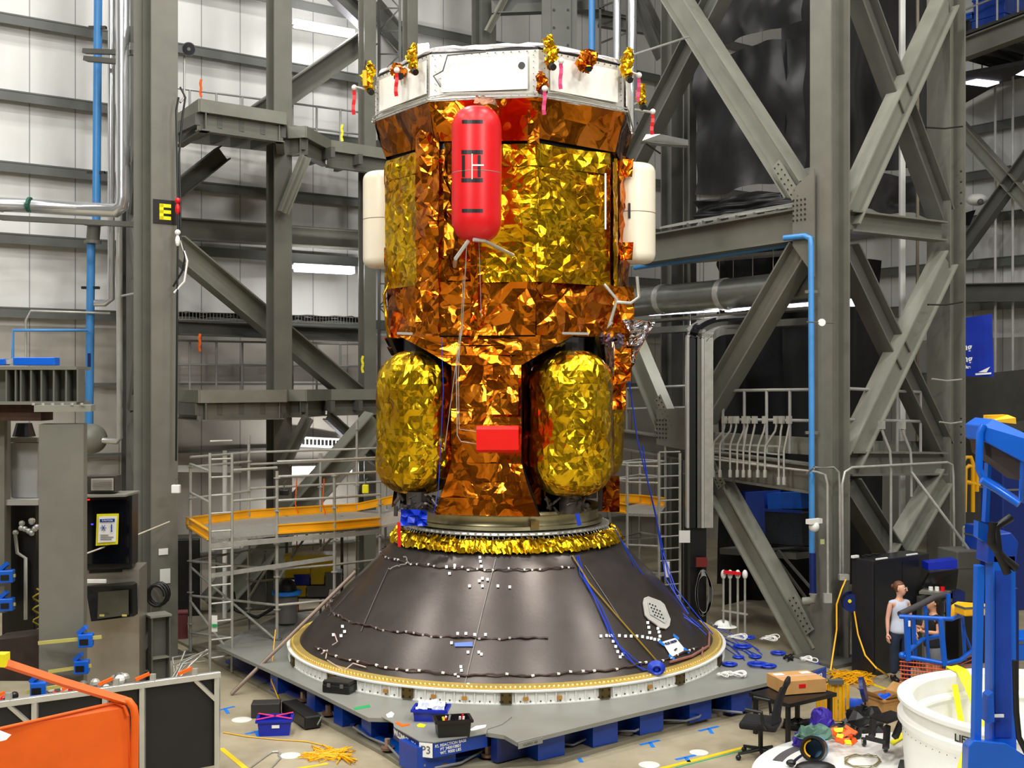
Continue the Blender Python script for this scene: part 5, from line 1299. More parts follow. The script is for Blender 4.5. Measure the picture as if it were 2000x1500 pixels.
part('washer', MB().cyl((0, 0, 0), (0, 0, 0.03), 0.085, 16), mat('rust_washer', (120, 92, 72), 0.6, 0.3), bolt); part('nut', MB().cyl((0, 0, 0.03), (0, 0, 0.13), 0.04, 6), mat('nut', (176, 150, 130), 0.4, 0.5), bolt)
pos = [(757, 1463), (804, 1490), (827, 1492), (862, 1492), (953, 1477), (1071, 1457), (1180, 1435), (1283, 1411), (1378, 1391), (592, 1368), (641, 1395), (540, 1345), (1460, 1372), (1520, 1355)]
for i, (u, v) in enumerate(pos):
    q = PZ(u, v, 0.085); o = bolt if i == 0 else dup(bolt)
    o.location = q
for i, pts in enumerate(([(640, 1372), (655, 1400), (700, 1400)], [(690, 1420), (720, 1440), (757, 1455), (790, 1490), (830, 1495)], [(850, 1500), (900, 1490), (950, 1462), (1000, 1460), (1060, 1452)], [(1070, 1450), (1120, 1455), (1150, 1440), (1185, 1428), (1240, 1428), (1280, 1408)], [(1283, 1406), (1340, 1408), (1365, 1400), (1378, 1385), (1450, 1392)])):
    solo('grey_hose', MB().tube([PZ(u, v, 0.14-0.05*(j % 2)) for j, (u, v) in enumerate(pts)], 0.016, 7), mat('hose_grey', (120, 122, 128), 0.4), ['grey hose at the left legs of the stand', 'grey hose curving round the P3 corner from the left', 'grey hose under the right side of the P3 corner', 'grey hose snaking along the front right stand edge', 'grey hose at the far right stand edge near the chair'][i], 'hose', smooth=60)
# ---- things on deck
def D(u, v, dz=0): return PZ(u, v, DZ+dz)
def tub(label, p, sx, sy, h, rz, m_, name='parts_bin', cat='bin', taper=0.9, grp=None):
    t = thing(name, label, cat, p, rz=0); R = Matrix.Rotation(rz, 3, 'Z'); mb = MB(); th = 0.012
    def rect(a, b_, z): return [p+R @ Vector((x*a/2, y*b_/2, z)) for x, y in ((-1,-1),(1,-1),(1,1),(-1,1))]
    o0 = rect(sx*taper, sy*taper, 0); o1 = rect(sx, sy, h); i1 = rect(sx-2*th, sy-2*th, h); i0 = rect(sx*taper-2*th, sy*taper-2*th, th)
    mb.add(o0+o1+i1+i0, [(3,2,1,0)]+[(a, (a+1) % 4, 4+(a+1) % 4, 4+a) for a in range(4)]+[(4+a, 4+(a+1) % 4, 8+(a+1) % 4, 8+a) for a in range(4)]+[(8+a, 8+(a+1) % 4, 12+(a+1) % 4, 12+a) for a in range(4)]+[(12, 13, 14, 15)])
    part('bin_body', mb, m_, t)
    rim = MB(); o2 = rect(sx+0.03, sy+0.03, h-0.02)
    for a in range(4): rim.bar(o2[a], o2[(a+1) % 4], 0.02, 0.03)
    part('rim', rim, m_, t)
    return t, R
rnd = random.Random(4)
bcol = mat('bin_blue', (12, 40, 170), 0.35, 0, 0.04)
t, R = tub('blue bin full of clear plastic wrap on the P3 corner of the stand', D(842, 1406), 0.42, 0.3, 0.17, -0.1, bcol)
mb = MB()
pc_ = ORG[t.name]
foil_grid(mb, pc_+R @ Vector((-0.18, -0.12, 0.15)), pc_+R @ Vector((0.18, -0.12, 0.15)), pc_+R @ Vector((0.18, 0.12, 0.2)), pc_+R @ Vector((-0.18, 0.12, 0.2)), 9, 7, 0.06, 5, 0.7)
solo('plastic_wrap', mb, mat('plastic_wrap', (225, 230, 242), 0.2, 0, 0.05, coat=0.5), 'crumpled clear plastic wrap heaped in the blue bin', 'wrap')
t, R = tub('black bin of tools standing at the edge of the P3 corner', D(884, 1436), 0.42, 0.27, 0.22, 0.2, blackm)
pc_ = ORG[t.name]
for i in range(7):
    a = pc_+R @ Vector((rnd.uniform(-.15, .15), rnd.uniform(-.08, .08), 0.12)); solo('hand_tool', MB().cyl(a, a+Vector((rnd.uniform(-.06, .06), rnd.uniform(-.04, .04), 0.12)), 0.014, 7), [redm, white, white, lemon, redm, galv, white][i], 'small hand tool poking out of the black bin on the stand', 'tool', 'tools in the black bin')
t = thing('hard_case', 'black hard case lying on the deck against the white base ring', 'case', D(664, 1348))
c = D(665, 1350); part('case_body', MB().box(c+Z*0.06, (0.42, 0.3, 0.12), -0.35), blackm, t, bevel=0.02); part('case_lid', MB().box(c+Z*0.14, (0.41, 0.29, 0.05), -0.35), blackm, t, bevel=0.015)
for s in (-0.1, 0.1): part('latch', MB().box(c+Z*0.11+Matrix.Rotation(-0.35, 3, 'Z') @ Vector((s, -0.155, 0)), (0.05, 0.015, 0.05), -0.35), steel_d, t)
def flat(label, pts, m_, cat='tape', name='floor_tape', z=None, th=0.004):
    q = [PZ(u, v, z) for u, v in pts]; return solo(name, MB().slab(q, Z*th), m_, label, cat)
flat('green tape strip on the deck left of the P3 corner', [(690, 1383), (722, 1376), (724, 1381), (693, 1387)], mat('green_tape', (30, 160, 90)), z=DZ)
flat('red tape angle on the P3 corner plate', [(771, 1412), (778, 1410), (786, 1415), (800, 1413), (801, 1416), (785, 1420)], orange, z=DZ+0.013)
flat('yellow glove-like tag beside the blue bin', [(814, 1417), (820, 1413), (832, 1416), (828, 1421), (816, 1420)], lemon, 'tag', 'yellow_tag', z=DZ+0.013)
flat('white paper scrap at the left of the P3 plate', [(754, 1396), (764, 1390), (770, 1394), (767, 1401), (757, 1402)], white_tape, 'paper', 'paper_scrap', z=DZ+0.013)
flat('white cloth scrap right of the black bin', [(918, 1425), (930, 1418), (950, 1416), (948, 1421), (930, 1426), (920, 1428)], white_tape, 'cloth', 'cloth_scrap', z=DZ+0.013)
for i, (u, v, r, hh) in enumerate(((1425, 1297, 0.11, 0.03), (1442, 1283, 0.08, 0.02), (1480, 1297, 0.15, 0.05), (1500, 1300, 0.12, 0.04), (1520, 1275, 0.11, 0.04), (1475, 1282, 0.09, 0.03), (1450, 1262, 0.14, 0.03), (1460, 1245, 0.12, 0.03))):
    g = MB(); 
    for k in range(3):
        c = D(u, v, 0.012+k*hh/3); g.tube([c+Vector((math.cos(a)*r*(1-0.12*k), math.sin(a)*r*(1-0.1*k), 0)) for a in [2*math.pi*j/18 for j in range(18)]], 0.014, 6, True)
    c = D(u, v, 0.006); g.cyl(c, c+Z*0.012, r*0.85, 18)
    solo('cable_coil', g, bluecable, 'flat coil of bright blue cable lying on the right part of the deck', 'cable coil', 'blue cable coils on the deck')
for i in range(9):
    rnd = random.Random(50+i); a = (1390+rnd.uniform(-6, 10), 1232+rnd.uniform(-10, 16)); b_ = (1445+rnd.uniform(0, 60), 1262+rnd.uniform(0, 34)); m_ = [(a[0]+(b_[0]-a[0])*f+rnd.uniform(-6, 6), a[1]+(b_[1]-a[1])*f+rnd.uniform(-4, 4)) for f in (0.25, 0.5, 0.75)]
    solo('blue_cable_strand', MB().tube([D(*q, 0.01) for q in [a]+m_+[b_]], 0.006, 5), bluecable, 'thin blue cable strand fanning over the deck from the cone foot', 'cable', 'blue cable strands fanning over the deck', smooth=60)
t = thing('cable_bundle', 'drum-shaped bundle of blue cable on the gold rim of the cone', 'cable coil', P(1280, 1314, 16.4))
c = cone_hit(1281, 1308, 0.08)
for k in range(4): part('loop', MB().tube([c+Vector((math.cos(a)*(0.11-0.012*k), -0.03*k-0.3*0.11*0, math.sin(a)*(0.09-0.01*k)+0.02)) for a in [2*math.pi*j/18 for j in range(18)]], 0.022, 6, True), bluecable, t)
part('drum_core', MB().ball(c+Z*0.02, 0.075, 10, 8), bluecable, t)
# blue cables hanging along the right of the cone
for i, (pts) in enumerate(([(1255, 870, 19), (1265, 940, 19), (1290, 1050, 19.3), (1305, 1120, 19.2), (1330, 1190, 18.9), (1370, 1225, 18.2)], [(1228, 740, 18.5), (1245, 860, 18.8), (1280, 1000, 19.1), (1300, 1130, 19.2), (1345, 1200, 18.6)], [(1200, 1030, 18.2), (1240, 1110, 18.4), (1300, 1180, 18.5), (1365, 1225, 18.1)], [(1210, 1050, 18.2), (1260, 1130, 18.4), (1330, 1195, 18.4), (1380, 1240, 18.0)], [(1295, 1080, 19.2), (1320, 1150, 19.0), (1352, 1190, 18.6), (1392, 1238, 18.0)])):
    solo('blue_cable', MB().tube([P(*q) for q in pts], 0.012 if i < 2 else 0.008, 6), bluecable, ['thick blue cable hanging from the tank level to the right cone foot', 'long blue cable from the silver flap to the cone foot', 'blue cable along the right cone shoulder, nearest the cone', 'blue cable along the right cone shoulder, second from the cone', 'blue cable dropping beside the right scaffold ladder'][i], 'cable', smooth=60)
for i, (u, v, s) in enumerate(((1440, 1245, 0.2), (1505, 1248, 0.18), (1440, 1318, 0.16), (1415, 1318, 0.12), (1578, 1290, 0.14))):
    rnd = random.Random(i); g = MB()
    for k in range(5):
        c = D(u+rnd.uniform(-6, 6), v+rnd.uniform(-3, 3), 0.012+0.01*k); r = s*rnd.uniform(0.5, 0.9); g.tube([c+Vector((math.cos(a)*r, math.sin(a)*r*0.7, 0.02*math.sin(a*2)+0.02)) for a in [2*math.pi*j/16 for j in range(16)]], 0.008, 5, True)
    solo('white_cable', g, white, ['loops of thin white cable by the hard hat', 'loops of thin white cable near the blue coils', 'crumpled white cable nearest the deck front edge', 'small white cable tangle beside the largest front blue coil', 'white cable tangle at the right corner of the deck'][i], 'cable')
t = thing('hard_hat', 'white hard hat lying on the deck behind the right side of the cone', 'hard hat', D(1412, 1228))
c = D(1412, 1226); g = MB(); g.ball(c+Z*0.02, 0.15, 18, 10, 1.1, 0.9, 0.8)
g2 = MB(); g2.v = []; g2.ball(c+Z*0.02, 0.15, 18, 10, 1.1, 0.9, 0.8)
part('shell', g2, white, t, smooth=60); part('brim', MB().ball(c+Z*0.02+Vector((0.05, -0.02, 0)), 0.19, 18, 6, 1.05, 0.9, 0.12), white, t, smooth=60)
solo('plastic_bag', foil_grid(MB(), D(1378, 1222), D(1402, 1232), D(1400, 1222, 0.16), D(1380, 1214, 0.16), 6, 5, 0.04, 3, 0.8), mat('plastic_wrap', (225, 230, 242), 0.2), 'crumpled clear bag leaning on the hard hat', 'bag')
solo('black_cable_heap', MB().tube([D(1540+10*math.sin(i*1.7), 1280+5*math.cos(i*2.3)+i*0.6, 0.02) for i in range(14)], 0.012, 6), blackm, 'small heap of black cable near the right deck corner', 'cable')
# scaffold-side blue wrap etc.
# ================================================================ LEFT SCAFFOLD
SC = thing('scaffold_tower', 'galvanised tube scaffold with amber toe boards behind the left of the cone', 'scaffold', FL(430, 1345))
sp = {'a': (372, 20.6), 'b': (410, 18.9), 'c': (453, 19.1), 'd': (541, 19.7), 'e': (653, 20.2), 'f': (742, 20.8), 'g': (486, 22.0), 'h': (626, 22.8), 'i': (697, 23.2), 'j': (753, 23.6)}
def inpoly(p, pl_):
    c = False; n = len(pl_)
    for i in range(n):
        a, b_ = pl_[i], pl_[(i+1) % n]
        if (a.y > p.y) != (b_.y > p.y) and p.x < (b_.x-a.x)*(p.y-a.y)/(b_.y-a.y)+a.x: c = not c
    return c
tops = {'a': 905, 'b': 885, 'c': 885, 'd': 920, 'e': 925, 'f': 975, 'g': 850, 'h': 885, 'i': 822, 'j': 925}
def S(k, z): u, Y = sp[k]; x = P(u, 750, Y); return Vector((x.x, x.y, z))
for k in sp:
    if k in 'bc': continue
    h = CAMZ+(750-tops[k])/F*sp[k][1]
    zb_ = DZ if inpoly(S(k, 0), poly) else 0.0
    part('base_jack', MB().box(S(k, zb_+0.012), (0.15, 0.15, 0.02)), steel_d, SC)
    g = MB().cyl(S(k, zb_+0.02), S(k, h), 0.027, 9); z = zb_+0.5
    while z < h: g.cyl(S(k, z), S(k, z+0.015), 0.06, 8); z += 0.55
    part('post', g, galv, SC)
def led(a, b_, z, z2=None, r=0.022, m_=galv): part('ledger', MB().cyl(S(a, z), S(b_, z if z2 is None else z2), r, 8), m_, SC)
for z in (0.35, 1.0, 1.6): led('a', 'd', z); led('d', 'e', z); led('g', 'h', z)
for z in (0.35, 1.6): led('a', 'g', z); led('e', 'f', z)
for z in (2.75, 3.15, 3.4): led('d', 'e', z); led('e', 'f', z)
for z in (2.75, 3.2, 3.42): led('g', 'h', z); led('h', 'i', z); led('i', 'j', z)
for z in (2.7, 3.25, 3.42): led('a', 'g', z)
for z in (2.8, 3.3): led('c', 'd', z); led('a', 'b', z)
led('a', 'd', 1.5, 0.4); led('d', 'g', 1.9, 0.7); led('a', 'c', 0.9, 0.3); led('e', 'h', 2.1, 1.5); led('d', 'h', 1.4, 2.2)
# deck planks
dz = 2.15
pl = [(sp_, ) for sp_ in ()]
def SV(k, du, dY, z): u, Y = sp[k]; x = P(u+du, 750, Y+dY); return Vector((x.x, x.y, z))
row_f = [S('a', dz), S('b', dz), S('d', dz), S('e', dz), S('f', dz)]
row_b = [S('a', dz)+W*0.2, S('g', dz), S('h', dz), S('i', dz), S('j', dz)]
for i in range(4):
    part('deck_plank', MB().slab([row_f[i], row_f[i+1], row_b[i+1], row_b[i]], Z*0.045), mat('deck_grating', (158, 156, 148), 0.5, 0.4, 0.2, 30), SC)
part('deck_plank', MB().slab([S('f', dz), P(786, 1022, 20.4), P(786, 1005, 21.5), S('j', dz)], Z*0.04), alu, SC)
def toe(p, q, h=0.15):
    g = MB(); p = Vector(p); q = Vector(q); g.bar(p+Z*(h/2+0.045), q+Z*(h/2+0.045), 0.02, h)
    d = (q-p).normalized(); n_ = Vector((d.y, -d.x, 0)); g.bar(p+Z*(h+0.04), q+Z*(h+0.04), 0.06, 0.02); g.bar(p+Z*(0.06)+n_*0.02, q+Z*(0.06)+n_*0.02, 0.06, 0.03)
    part('toe_board', g, toe_y, SC)
toe(S('a', dz), S('b', dz)); toe(S('a', dz)+W*0.2, S('g', dz)); toe(S('g', dz), S('h', dz)); toe(S('h', dz), S('i', dz)); toe(S('i', dz), P(784, 985, 22.5)); toe(S('d', dz), S('e', dz)); toe(S('e', dz), S('f', dz))
part('deck_bearer', MB().bar(S('b', dz-0.05), S('e', dz-0.05), 0.05, 0.08), galv, SC); part('deck_bearer', MB().bar(S('e', dz-0.05), S('f', dz-0.05), 0.05, 0.08), galv, SC)
part('truss_chord', MB().bar(S('b', 1.62), S('e', 1.72), 0.03, 0.07), galv, SC)
lad = MB()
for k, u in (('b', 408), ('c', 455)):
    h = CAMZ+(750-885)/F*sp[k][1]; lad.cyl(S(k, 0.03), S(k, h), 0.024, 8)
l_ = part('ladder', lad, galv, SC)
for i in range(13):
    z = 0.3+i*0.29; part('rung', MB().cyl(S('b', z), S('c', z), 0.016, 7), galv, l_)
part('scaffold_tag', MB().box(P(419, 1218, 18.8), (0.09, 0.01, 0.26)), white, SC, 'white and green scaffold tag')
part('tag_band', MB().box(P(419, 1222, 18.78), (0.08, 0.01, 0.05)), mat('green_tape', (30, 160, 90)), SC)
solo('raker_tube', MB().cyl(FL(452, 1358)+Z*0.02, P(694, 1117, 18.9), 0.03, 10), mat('rusty_tube', (140, 122, 108), 0.5, 0.5), 'long brownish tube leaning from the floor up to the scaffold', 'tube')
solo('white_post', MB().cyl((P(439, 900, 23.4).x, 23.4, 0.05), P(439, 880, 23.4), 0.045, 10), white, 'white post standing behind the scaffold ladder', 'post')
for i, (u, v, Y, m_, s, lb) in enumerate(((714, 955, 22, lemon, (0.12, 0.08, 0.16), 'small yellow lantern hanging behind the scaffold'), (555, 962, 19.9, blackm, (0.16, 0.1, 0.1), 'small black floodlight clamped on the scaffold rail'), (344, 955, 19.6, white, (0.14, 0.1, 0.14), 'round white lamp at the foot of the E column'))):
    p = P(u, v, Y); t = thing('small_lamp', lb, 'lamp', p); part('lamp_body', MB().box(p, s), m_, t, bevel=0.015); part('hook', MB().tube([p+Z*0.05, p+Z*0.16, p+Z*0.2+Vector((0.04, 0, 0))], 0.01, 6), steel_d, t)
for i, u in enumerate((580, 633)):
    solo('hanging_rope', MB().tube([P(u, 935, 22.5), P(u-3, 985, 22.5), P(u+2, 1000, 22.5), P(u-1, 1080+0*i, 22.5), P(u+3, 1200, 22.5)], 0.012, 6), orange, ['orange cord hanging behind the scaffold, left one', 'orange cord hanging behind the scaffold, right one'][i], 'cord')
# ---- right scaffold
S2 = thing('scaffold_tower', 'tube scaffold with amber toe boards and ladder behind the right of the cone', 'scaffold', FL(1225, 1240))
s2 = {'a': (1192, 22.2, 890), 'b': (1225, 21.6, 905), 'c': (1287, 21.4, 885), 'd': (1328, 21.6, 885), 'e': (1300, 22.8, 870), 'f': (1250, 23.4, 900)}
def T(k, z): u, Y, v = s2[k]; x = P(u, 750, Y); return Vector((x.x, x.y, z))
for k in s2:
    h = CAMZ+(750-s2[k][2])/F*s2[k][1]; part('post', MB().cyl(T(k, DZ if inpoly(T(k, 0), poly) else 0.0), T(k, h), 0.025, 8), galv, S2)
for a, b_ in (('a', 'b'), ('b', 'c'), ('a', 'e'), ('f', 'e'), ('a', 'f')):
    for z in (1.0, 1.75, 2.9, 3.2): part('ledger', MB().cyl(T(a, z), T(b_, z), 0.02, 8), galv, S2)
dz = 2.28
part('deck_plank', MB().slab([T('a', dz), T('b', dz), T('c', dz), T('e', dz), T('f', dz)], Z*0.05), mat('deck_grating', (158, 156, 148), 0.5, 0.4, 0.2, 30), S2)
SCb = SC; SC = S2
toe(P(1175, 1000, 22.0), T('b', dz), 0.17); toe(T('f', dz), T('e', dz), 0.17); toe(P(1180, 985, 23), T('f', dz), 0.17)
SC = SCb
for i in range(14): z = 0.6+i*0.22; part('rung', MB().cyl(T('c', z), T('d', z), 0.014, 6), galv, S2)
part('scaffold_tag', MB().box(P(1303, 1112, 21.2), (0.09, 0.01, 0.28)), white, S2, 'white scaffold tag')
# ---- stuff behind left scaffold: bins, vacuum
yb = mat('bin_yellow', (232, 200, 12), 0.45)
for i, (u, v, w_, h_, m_, lb) in enumerate(((583, 1105, 50, 44, yb, 'yellow tote behind the scaffold, left of the upper two'), (632, 1100, 46, 40, yb, 'yellow tote behind the scaffold, right of the upper two'), (592, 1130, 30, 22, bcol, 'blue small bin under the yellow totes'), (622, 1128, 26, 22, yb, 'small yellow bin right of the blue small bin'), (575, 1152, 48, 22, yb, 'low yellow bin under the blue small bin'), (622, 1152, 40, 22, mat('grey_tote', (130, 132, 136)), 'grey tote under the small yellow bin'), (652, 1132, 30, 34, mat('grey_tote', (130, 132, 136)), 'clear grey tote right of the yellow bins'))):
    p = P(u, v+h_/2, 22.0); t = thing('storage_tote', lb, 'tote', p); s = 22.0/F
    part('tote_body', MB().box(p+Z*h_*s/2, (w_*s, 0.45, h_*s*0.9), 0.1), m_, t, bevel=0.015); part('lid', MB().box(p+Z*h_*s*0.95, (w_*s*1.06, 0.48, 0.04), 0.1), m_, t)
rack = thing('shelf_rack', 'dark wire shelf rack holding the yellow totes', 'rack', P(615, 1240, 22.1))
for u in (560, 668): part('upright', MB().box((P(u, 0, 22.3).x, 22.3, 1.1), (0.05, 0.05, 2.2)), steel_d, rack)
for v in (1127, 1141, 1164): part('shelf', MB().bar(P(560, v, 22.1), P(668, v, 22.1), 0.5, 0.02), steel_d, rack)
t = thing('shop_vacuum', 'shop vacuum with a bright blue rim and dark drum behind the scaffold', 'vacuum cleaner', P(560, 1215, 21.0))
p = P(560, 1215, 21.0); part('drum', MB().cyl(p, p+Z*0.5, 0.19, 18), mat('vac_grey', (112, 110, 108), 0.4), t, smooth=40); part('rim', MB().cyl(p+Z*0.5, p+Z*0.56, 0.26, 20), bluetape, t, smooth=40); part('motor_head', MB().ball(p+Z*0.58, 0.18, 16, 8, 1, 1, 1.1), blackm, t, smooth=60)
part('hose', MB().tube([p+Z*0.3-Vector((0.15, 0, 0)), p+Vector((-0.5, -0.1, 0.1)), p+Vector((-0.9, 0, 0.2)), p+Vector((-1.0, 0.2, 0.5))], 0.03, 8), blackm, t, smooth=60)
# ---- floor bits by the stand
t, R = tub('royal blue tote with crossed pink tape on the floor left of the stand', FL(537, 1432), 0.44, 0.3, 0.22, 0.12, bcol)
c = ORG[t.name]+Z*0.232
for s in (-1, 1): part('pink_tape', MB().bar(c+R @ Vector((-0.23, -0.15*s, 0.0)), c+R @ Vector((0.23, 0.15*s, 0.0)), 0.035, 0.006), mat('pink_tape', (240, 50, 110)), t, 'pink tape')
part('label', MB().box(ORG[t.name]+R @ Vector((0.02, -0.15, 0.13)), (0.1, 0.008, 0.04), 0.12), white_tape, t)
t = thing('hard_case', 'long black case on the floor behind the blue tote', 'case', FL(590, 1410))
part('case_body', MB().bar(FL(565, 1392)+Z*0.1, FL(612, 1425)+Z*0.1, 0.24, 0.17), blackm, t, bevel=0.02); part('case_handle', MB().tube([FL(620, 1420)+Z*0.14, FL(628, 1424)+Z*0.16, FL(620, 1430)+Z*0.1], 0.012, 6), steel_d, t)
solo('black_box', MB().box(FL(520, 1398)+Z*0.1, (0.4, 0.25, 0.2), 0.1), mat('charcoal_box', (44, 42, 42), 0.5), 'charcoal box just behind the royal blue tote', 'box', bevel=0.01)
def tape(label, a, b_, w_, m_, grp=None, z=0.0):
    p, q = FL(*a), FL(*b_); solo('floor_tape', MB().bar(p+Z*(0.003+z), q+Z*(0.003+z), w_, 0.004), m_, label, 'tape', grp)
ytape = mat('yellow_floor_tape', (228, 196, 30), 0.5)
tape('yellow floor tape line at the lower left, beside the black panel frame', (432, 1462), (500, 1518), 0.07, ytape)
tape('yellow floor tape line running right from the tangled yellow cord', (530, 1510), (640, 1492), 0.06, ytape)
tape('long yellow floor tape line in front of the stand toward the chair', (1290, 1502), (1462, 1458), 0.07, ytape)
tape('green edge line under the long yellow floor tape', (1296, 1506), (1466, 1462), 0.02, mat('green_tape', (30, 160, 90)), z=-0.001)
tape('yellow floor tape line near the person at right', (1690, 1332), (1765, 1358), 0.08, ytape)
for i, (u, v) in enumerate(((1130, 1480), (1270, 1451), (1385, 1424), (1340, 1480), (500, 1430), (440, 1385), (1265, 1560))):
    for (du, dv) in (((-22, 4), (16, -4)), ((-2, 0), (8, 8))):
        p, q = FL(u+du[0] if isinstance(du, tuple) else u+du, v+(du[1] if isinstance(du, tuple) else 0)), FL(u+dv[0], v+dv[1])
    m1 = MB().bar(FL(u-20, v+4)+Z*0.003, FL(u+18, v-5)+Z*0.003, 0.05, 0.004); m1.bar(FL(u, v)+Z*0.003, FL(u+6, v+9)+Z*0.003, 0.05, 0.004)
    if v < 1500: solo('floor_tape', m1, bluetape, 'T-shaped blue tape mark on the concrete floor around the stand', 'tape', 'blue T tape marks on the floor')
for i, (u, v, r) in enumerate(((1268, 1494, 0.13), (1365, 1470, 0.12), (472, 1406, 0.14), (535, 1436, 0.12), (567, 1476, 0.13), (1440, 1392, 0.08))):
    if i == 3: continue
    p = FL(u, v); solo('floor_disc', MB().cyl(p, p+Z*0.004, r, 24), mat('chalk_white', (216, 214, 206), 0.7), 'round whitish patch marker on the concrete floor', 'marker', 'round white floor markers')
rnd = random.Random(12)
mb_pts = [FL(640+45*math.sin(i*1.9+rnd.random()*0.6)+rnd.uniform(-16, 16), 1478+14*math.cos(i*2.7)+rnd.uniform(-6, 6))+Z*(0.012+0.02*rnd.random()) for i in range(46)]
solo('extension_cable', MB().tube(mb_pts, 0.01, 5), yellow, 'tangled yellow cord on the floor left of the P3 corner', 'cord', smooth=60)
solo('extension_cable', MB().tube([FL(u, v)+Z*0.012 for u, v in ((436, 1432), (480, 1440), (540, 1446), (600, 1450), (650, 1462))], 0.008, 5), yellow, 'single yellow cord running left from the tangle', 'cord', smooth=60)
solo('steel_hoop', MB().tube([FL(490, 1500)+Z*0.015, FL(520, 1478)+Z*0.015]+arc(FL(536, 1474)+Z*0.015, 0.07, math.pi*0.75, -math.pi*0.2, 8, (1, 0, 0), (0, 1, 0))+[FL(548, 1482)+Z*0.015, FL(520, 1512)+Z*0.015], 0.011, 8), alu, 'bent bare metal hoop lying on the floor at bottom left', 'rod', smooth=60)
solo('extension_cable', MB().tube([P(538, 1230, 18.6), P(532, 1290, 18.2), P(530, 1330, 17.8), FL(545, 1368)+Z*0.01], 0.009, 5), yellow, 'thin yellow cord hanging from the scaffold to the left stand edge', 'cord', smooth=60)

# dark clutter behind the scaffold
for i, (u, v, Y, s_, m_, lb) in enumerate(((365, 1150, 23.8, (0.5, 0.5, 1.6), blackm, 'black tall equipment case behind the left scaffold end post'), (350, 1195, 21.6, (0.3, 0.3, 0.5), mat('dull_pink', (120, 60, 62), 0.7), 'dull pinkish sack behind the scaffold beside the E column'), (470, 1120, 24.6, (1.0, 0.5, 1.2), steel_d, 'dark grey cabinet behind the scaffold ladder'))):
    p = P(u, v, Y); p.z = s_[2]/2; t = thing('equipment_box', lb, 'equipment', Vector((p.x, p.y, 0))); part('case_body', MB().box(p, s_, 0.3), m_, t, bevel=0.03); part('case_top', MB().box(p+Z*(s_[2]/2+0.015), (s_[0]*1.03, s_[1]*1.03, 0.03), 0.3), steel_d if m_ is blackm else m_, t)
for i, (a, c) in enumerate((((345, 915, 25), (470, 917, 25.8)), ((735, 905, 26.5), (800, 910, 27)))):  # plain white bars added where strip lamps hang
    solo('wall_conduit_cover', MB().bar(P(*a), P(*c), 0.1, 0.14), white, ['white conduit cover on the low left wall behind the scaffold end', 'white conduit cover on the low wall behind the gold tank'][i], 'cover')
solo('guy_strap', MB().cyl(P(1222, 112, 17.9), P(1345, 72, 22), 0.02, 6), galv, 'thin grey strap running from the collar corner up to the dark brace', 'strap')
# ================================================================ FOREGROUND AND PEOPLE
def skin(nodes, edges, sub=2):
    """nodes: name -> (xyz, radius); returns a baked continuous mesh builder"""
    names = list(nodes); me = bpy.data.meshes.new('sk')
    me.from_pydata([nodes[n][0] for n in names], [(names.index(a), names.index(b_)) for a, b_ in edges], [])
    o = bpy.data.objects.new('sk', me); COL.objects.link(o)
    o.modifiers.new('skin', 'SKIN'); sv = me.skin_vertices[0].data
    for i, n in enumerate(names):
        r = nodes[n][1]; sv[i].radius = (r, r) if not isinstance(r, tuple) else r; sv[i].use_root = (i == 0)
    ss = o.modifiers.new('sub', 'SUBSURF'); ss.levels = sub; ss.render_levels = sub
    dg = bpy.context.evaluated_depsgraph_get(); ev = bpy.data.meshes.new_from_object(o.evaluated_get(dg))
    mb = MB(); mb.add([v.co.copy() for v in ev.vertices], [tuple(p.vertices) for p in ev.polygons])
    bpy.data.objects.remove(o); return mb
skinm = mat('skin', (226, 172, 144), 0.5, 0, 0.04, 6); skin2 = mat('skin_tan', (206, 150, 116), 0.5, 0, 0.04, 6)
def hand(nodes, edges, wrist, side, pre, down, curl=0.3, pal=0.085):
    """palm and five fingers from the wrist; down = unit vector of the hand, side = unit vector toward the thumb"""
    d = Vector(down).normalized(); t = Vector(side).normalized(); n_ = d.cross(t).normalized()
    w_ = Vector(wrist)
    nodes[pre+'palm'] = (tuple(w_+d*0.045), (0.030, 0.017)); edges.append((pre+'wrist', pre+'palm'))
    nodes[pre+'kn'] = (tuple(w_+d*pal), (0.034, 0.014)); edges.append((pre+'palm', pre+'kn'))
    for i, L_ in enumerate((0.07, 0.08, 0.075, 0.058)):
        off = t*(0.026-0.0175*i); b_ = w_+d*(pal+0.012)+off
        p1 = b_+d*L_*0.45-n_*L_*curl*0.3; p2 = p1+d*L_*0.45-n_*L_*curl*0.8
        nodes[pre+'f%da' % i] = (tuple(b_), 0.0085); nodes[pre+'f%db' % i] = (tuple(p1), 0.0078); nodes[pre+'f%dc' % i] = (tuple(p2), 0.0066)
        edges += [(pre+'kn', pre+'f%da' % i), (pre+'f%da' % i, pre+'f%db' % i), (pre+'f%db' % i, pre+'f%dc' % i)]
    b_ = w_+d*0.035+t*0.036; p1 = b_+t*0.018+d*0.03-n_*0.01
    nodes[pre+'t1'] = (tuple(b_), 0.011); nodes[pre+'t2'] = (tuple(p1), 0.009); nodes[pre+'t3'] = (tuple(p1+d*0.026), 0.0075)
    edges += [(pre+'palm', pre+'t1'), (pre+'t1', pre+'t2'), (pre+'t2', pre+'t3')]
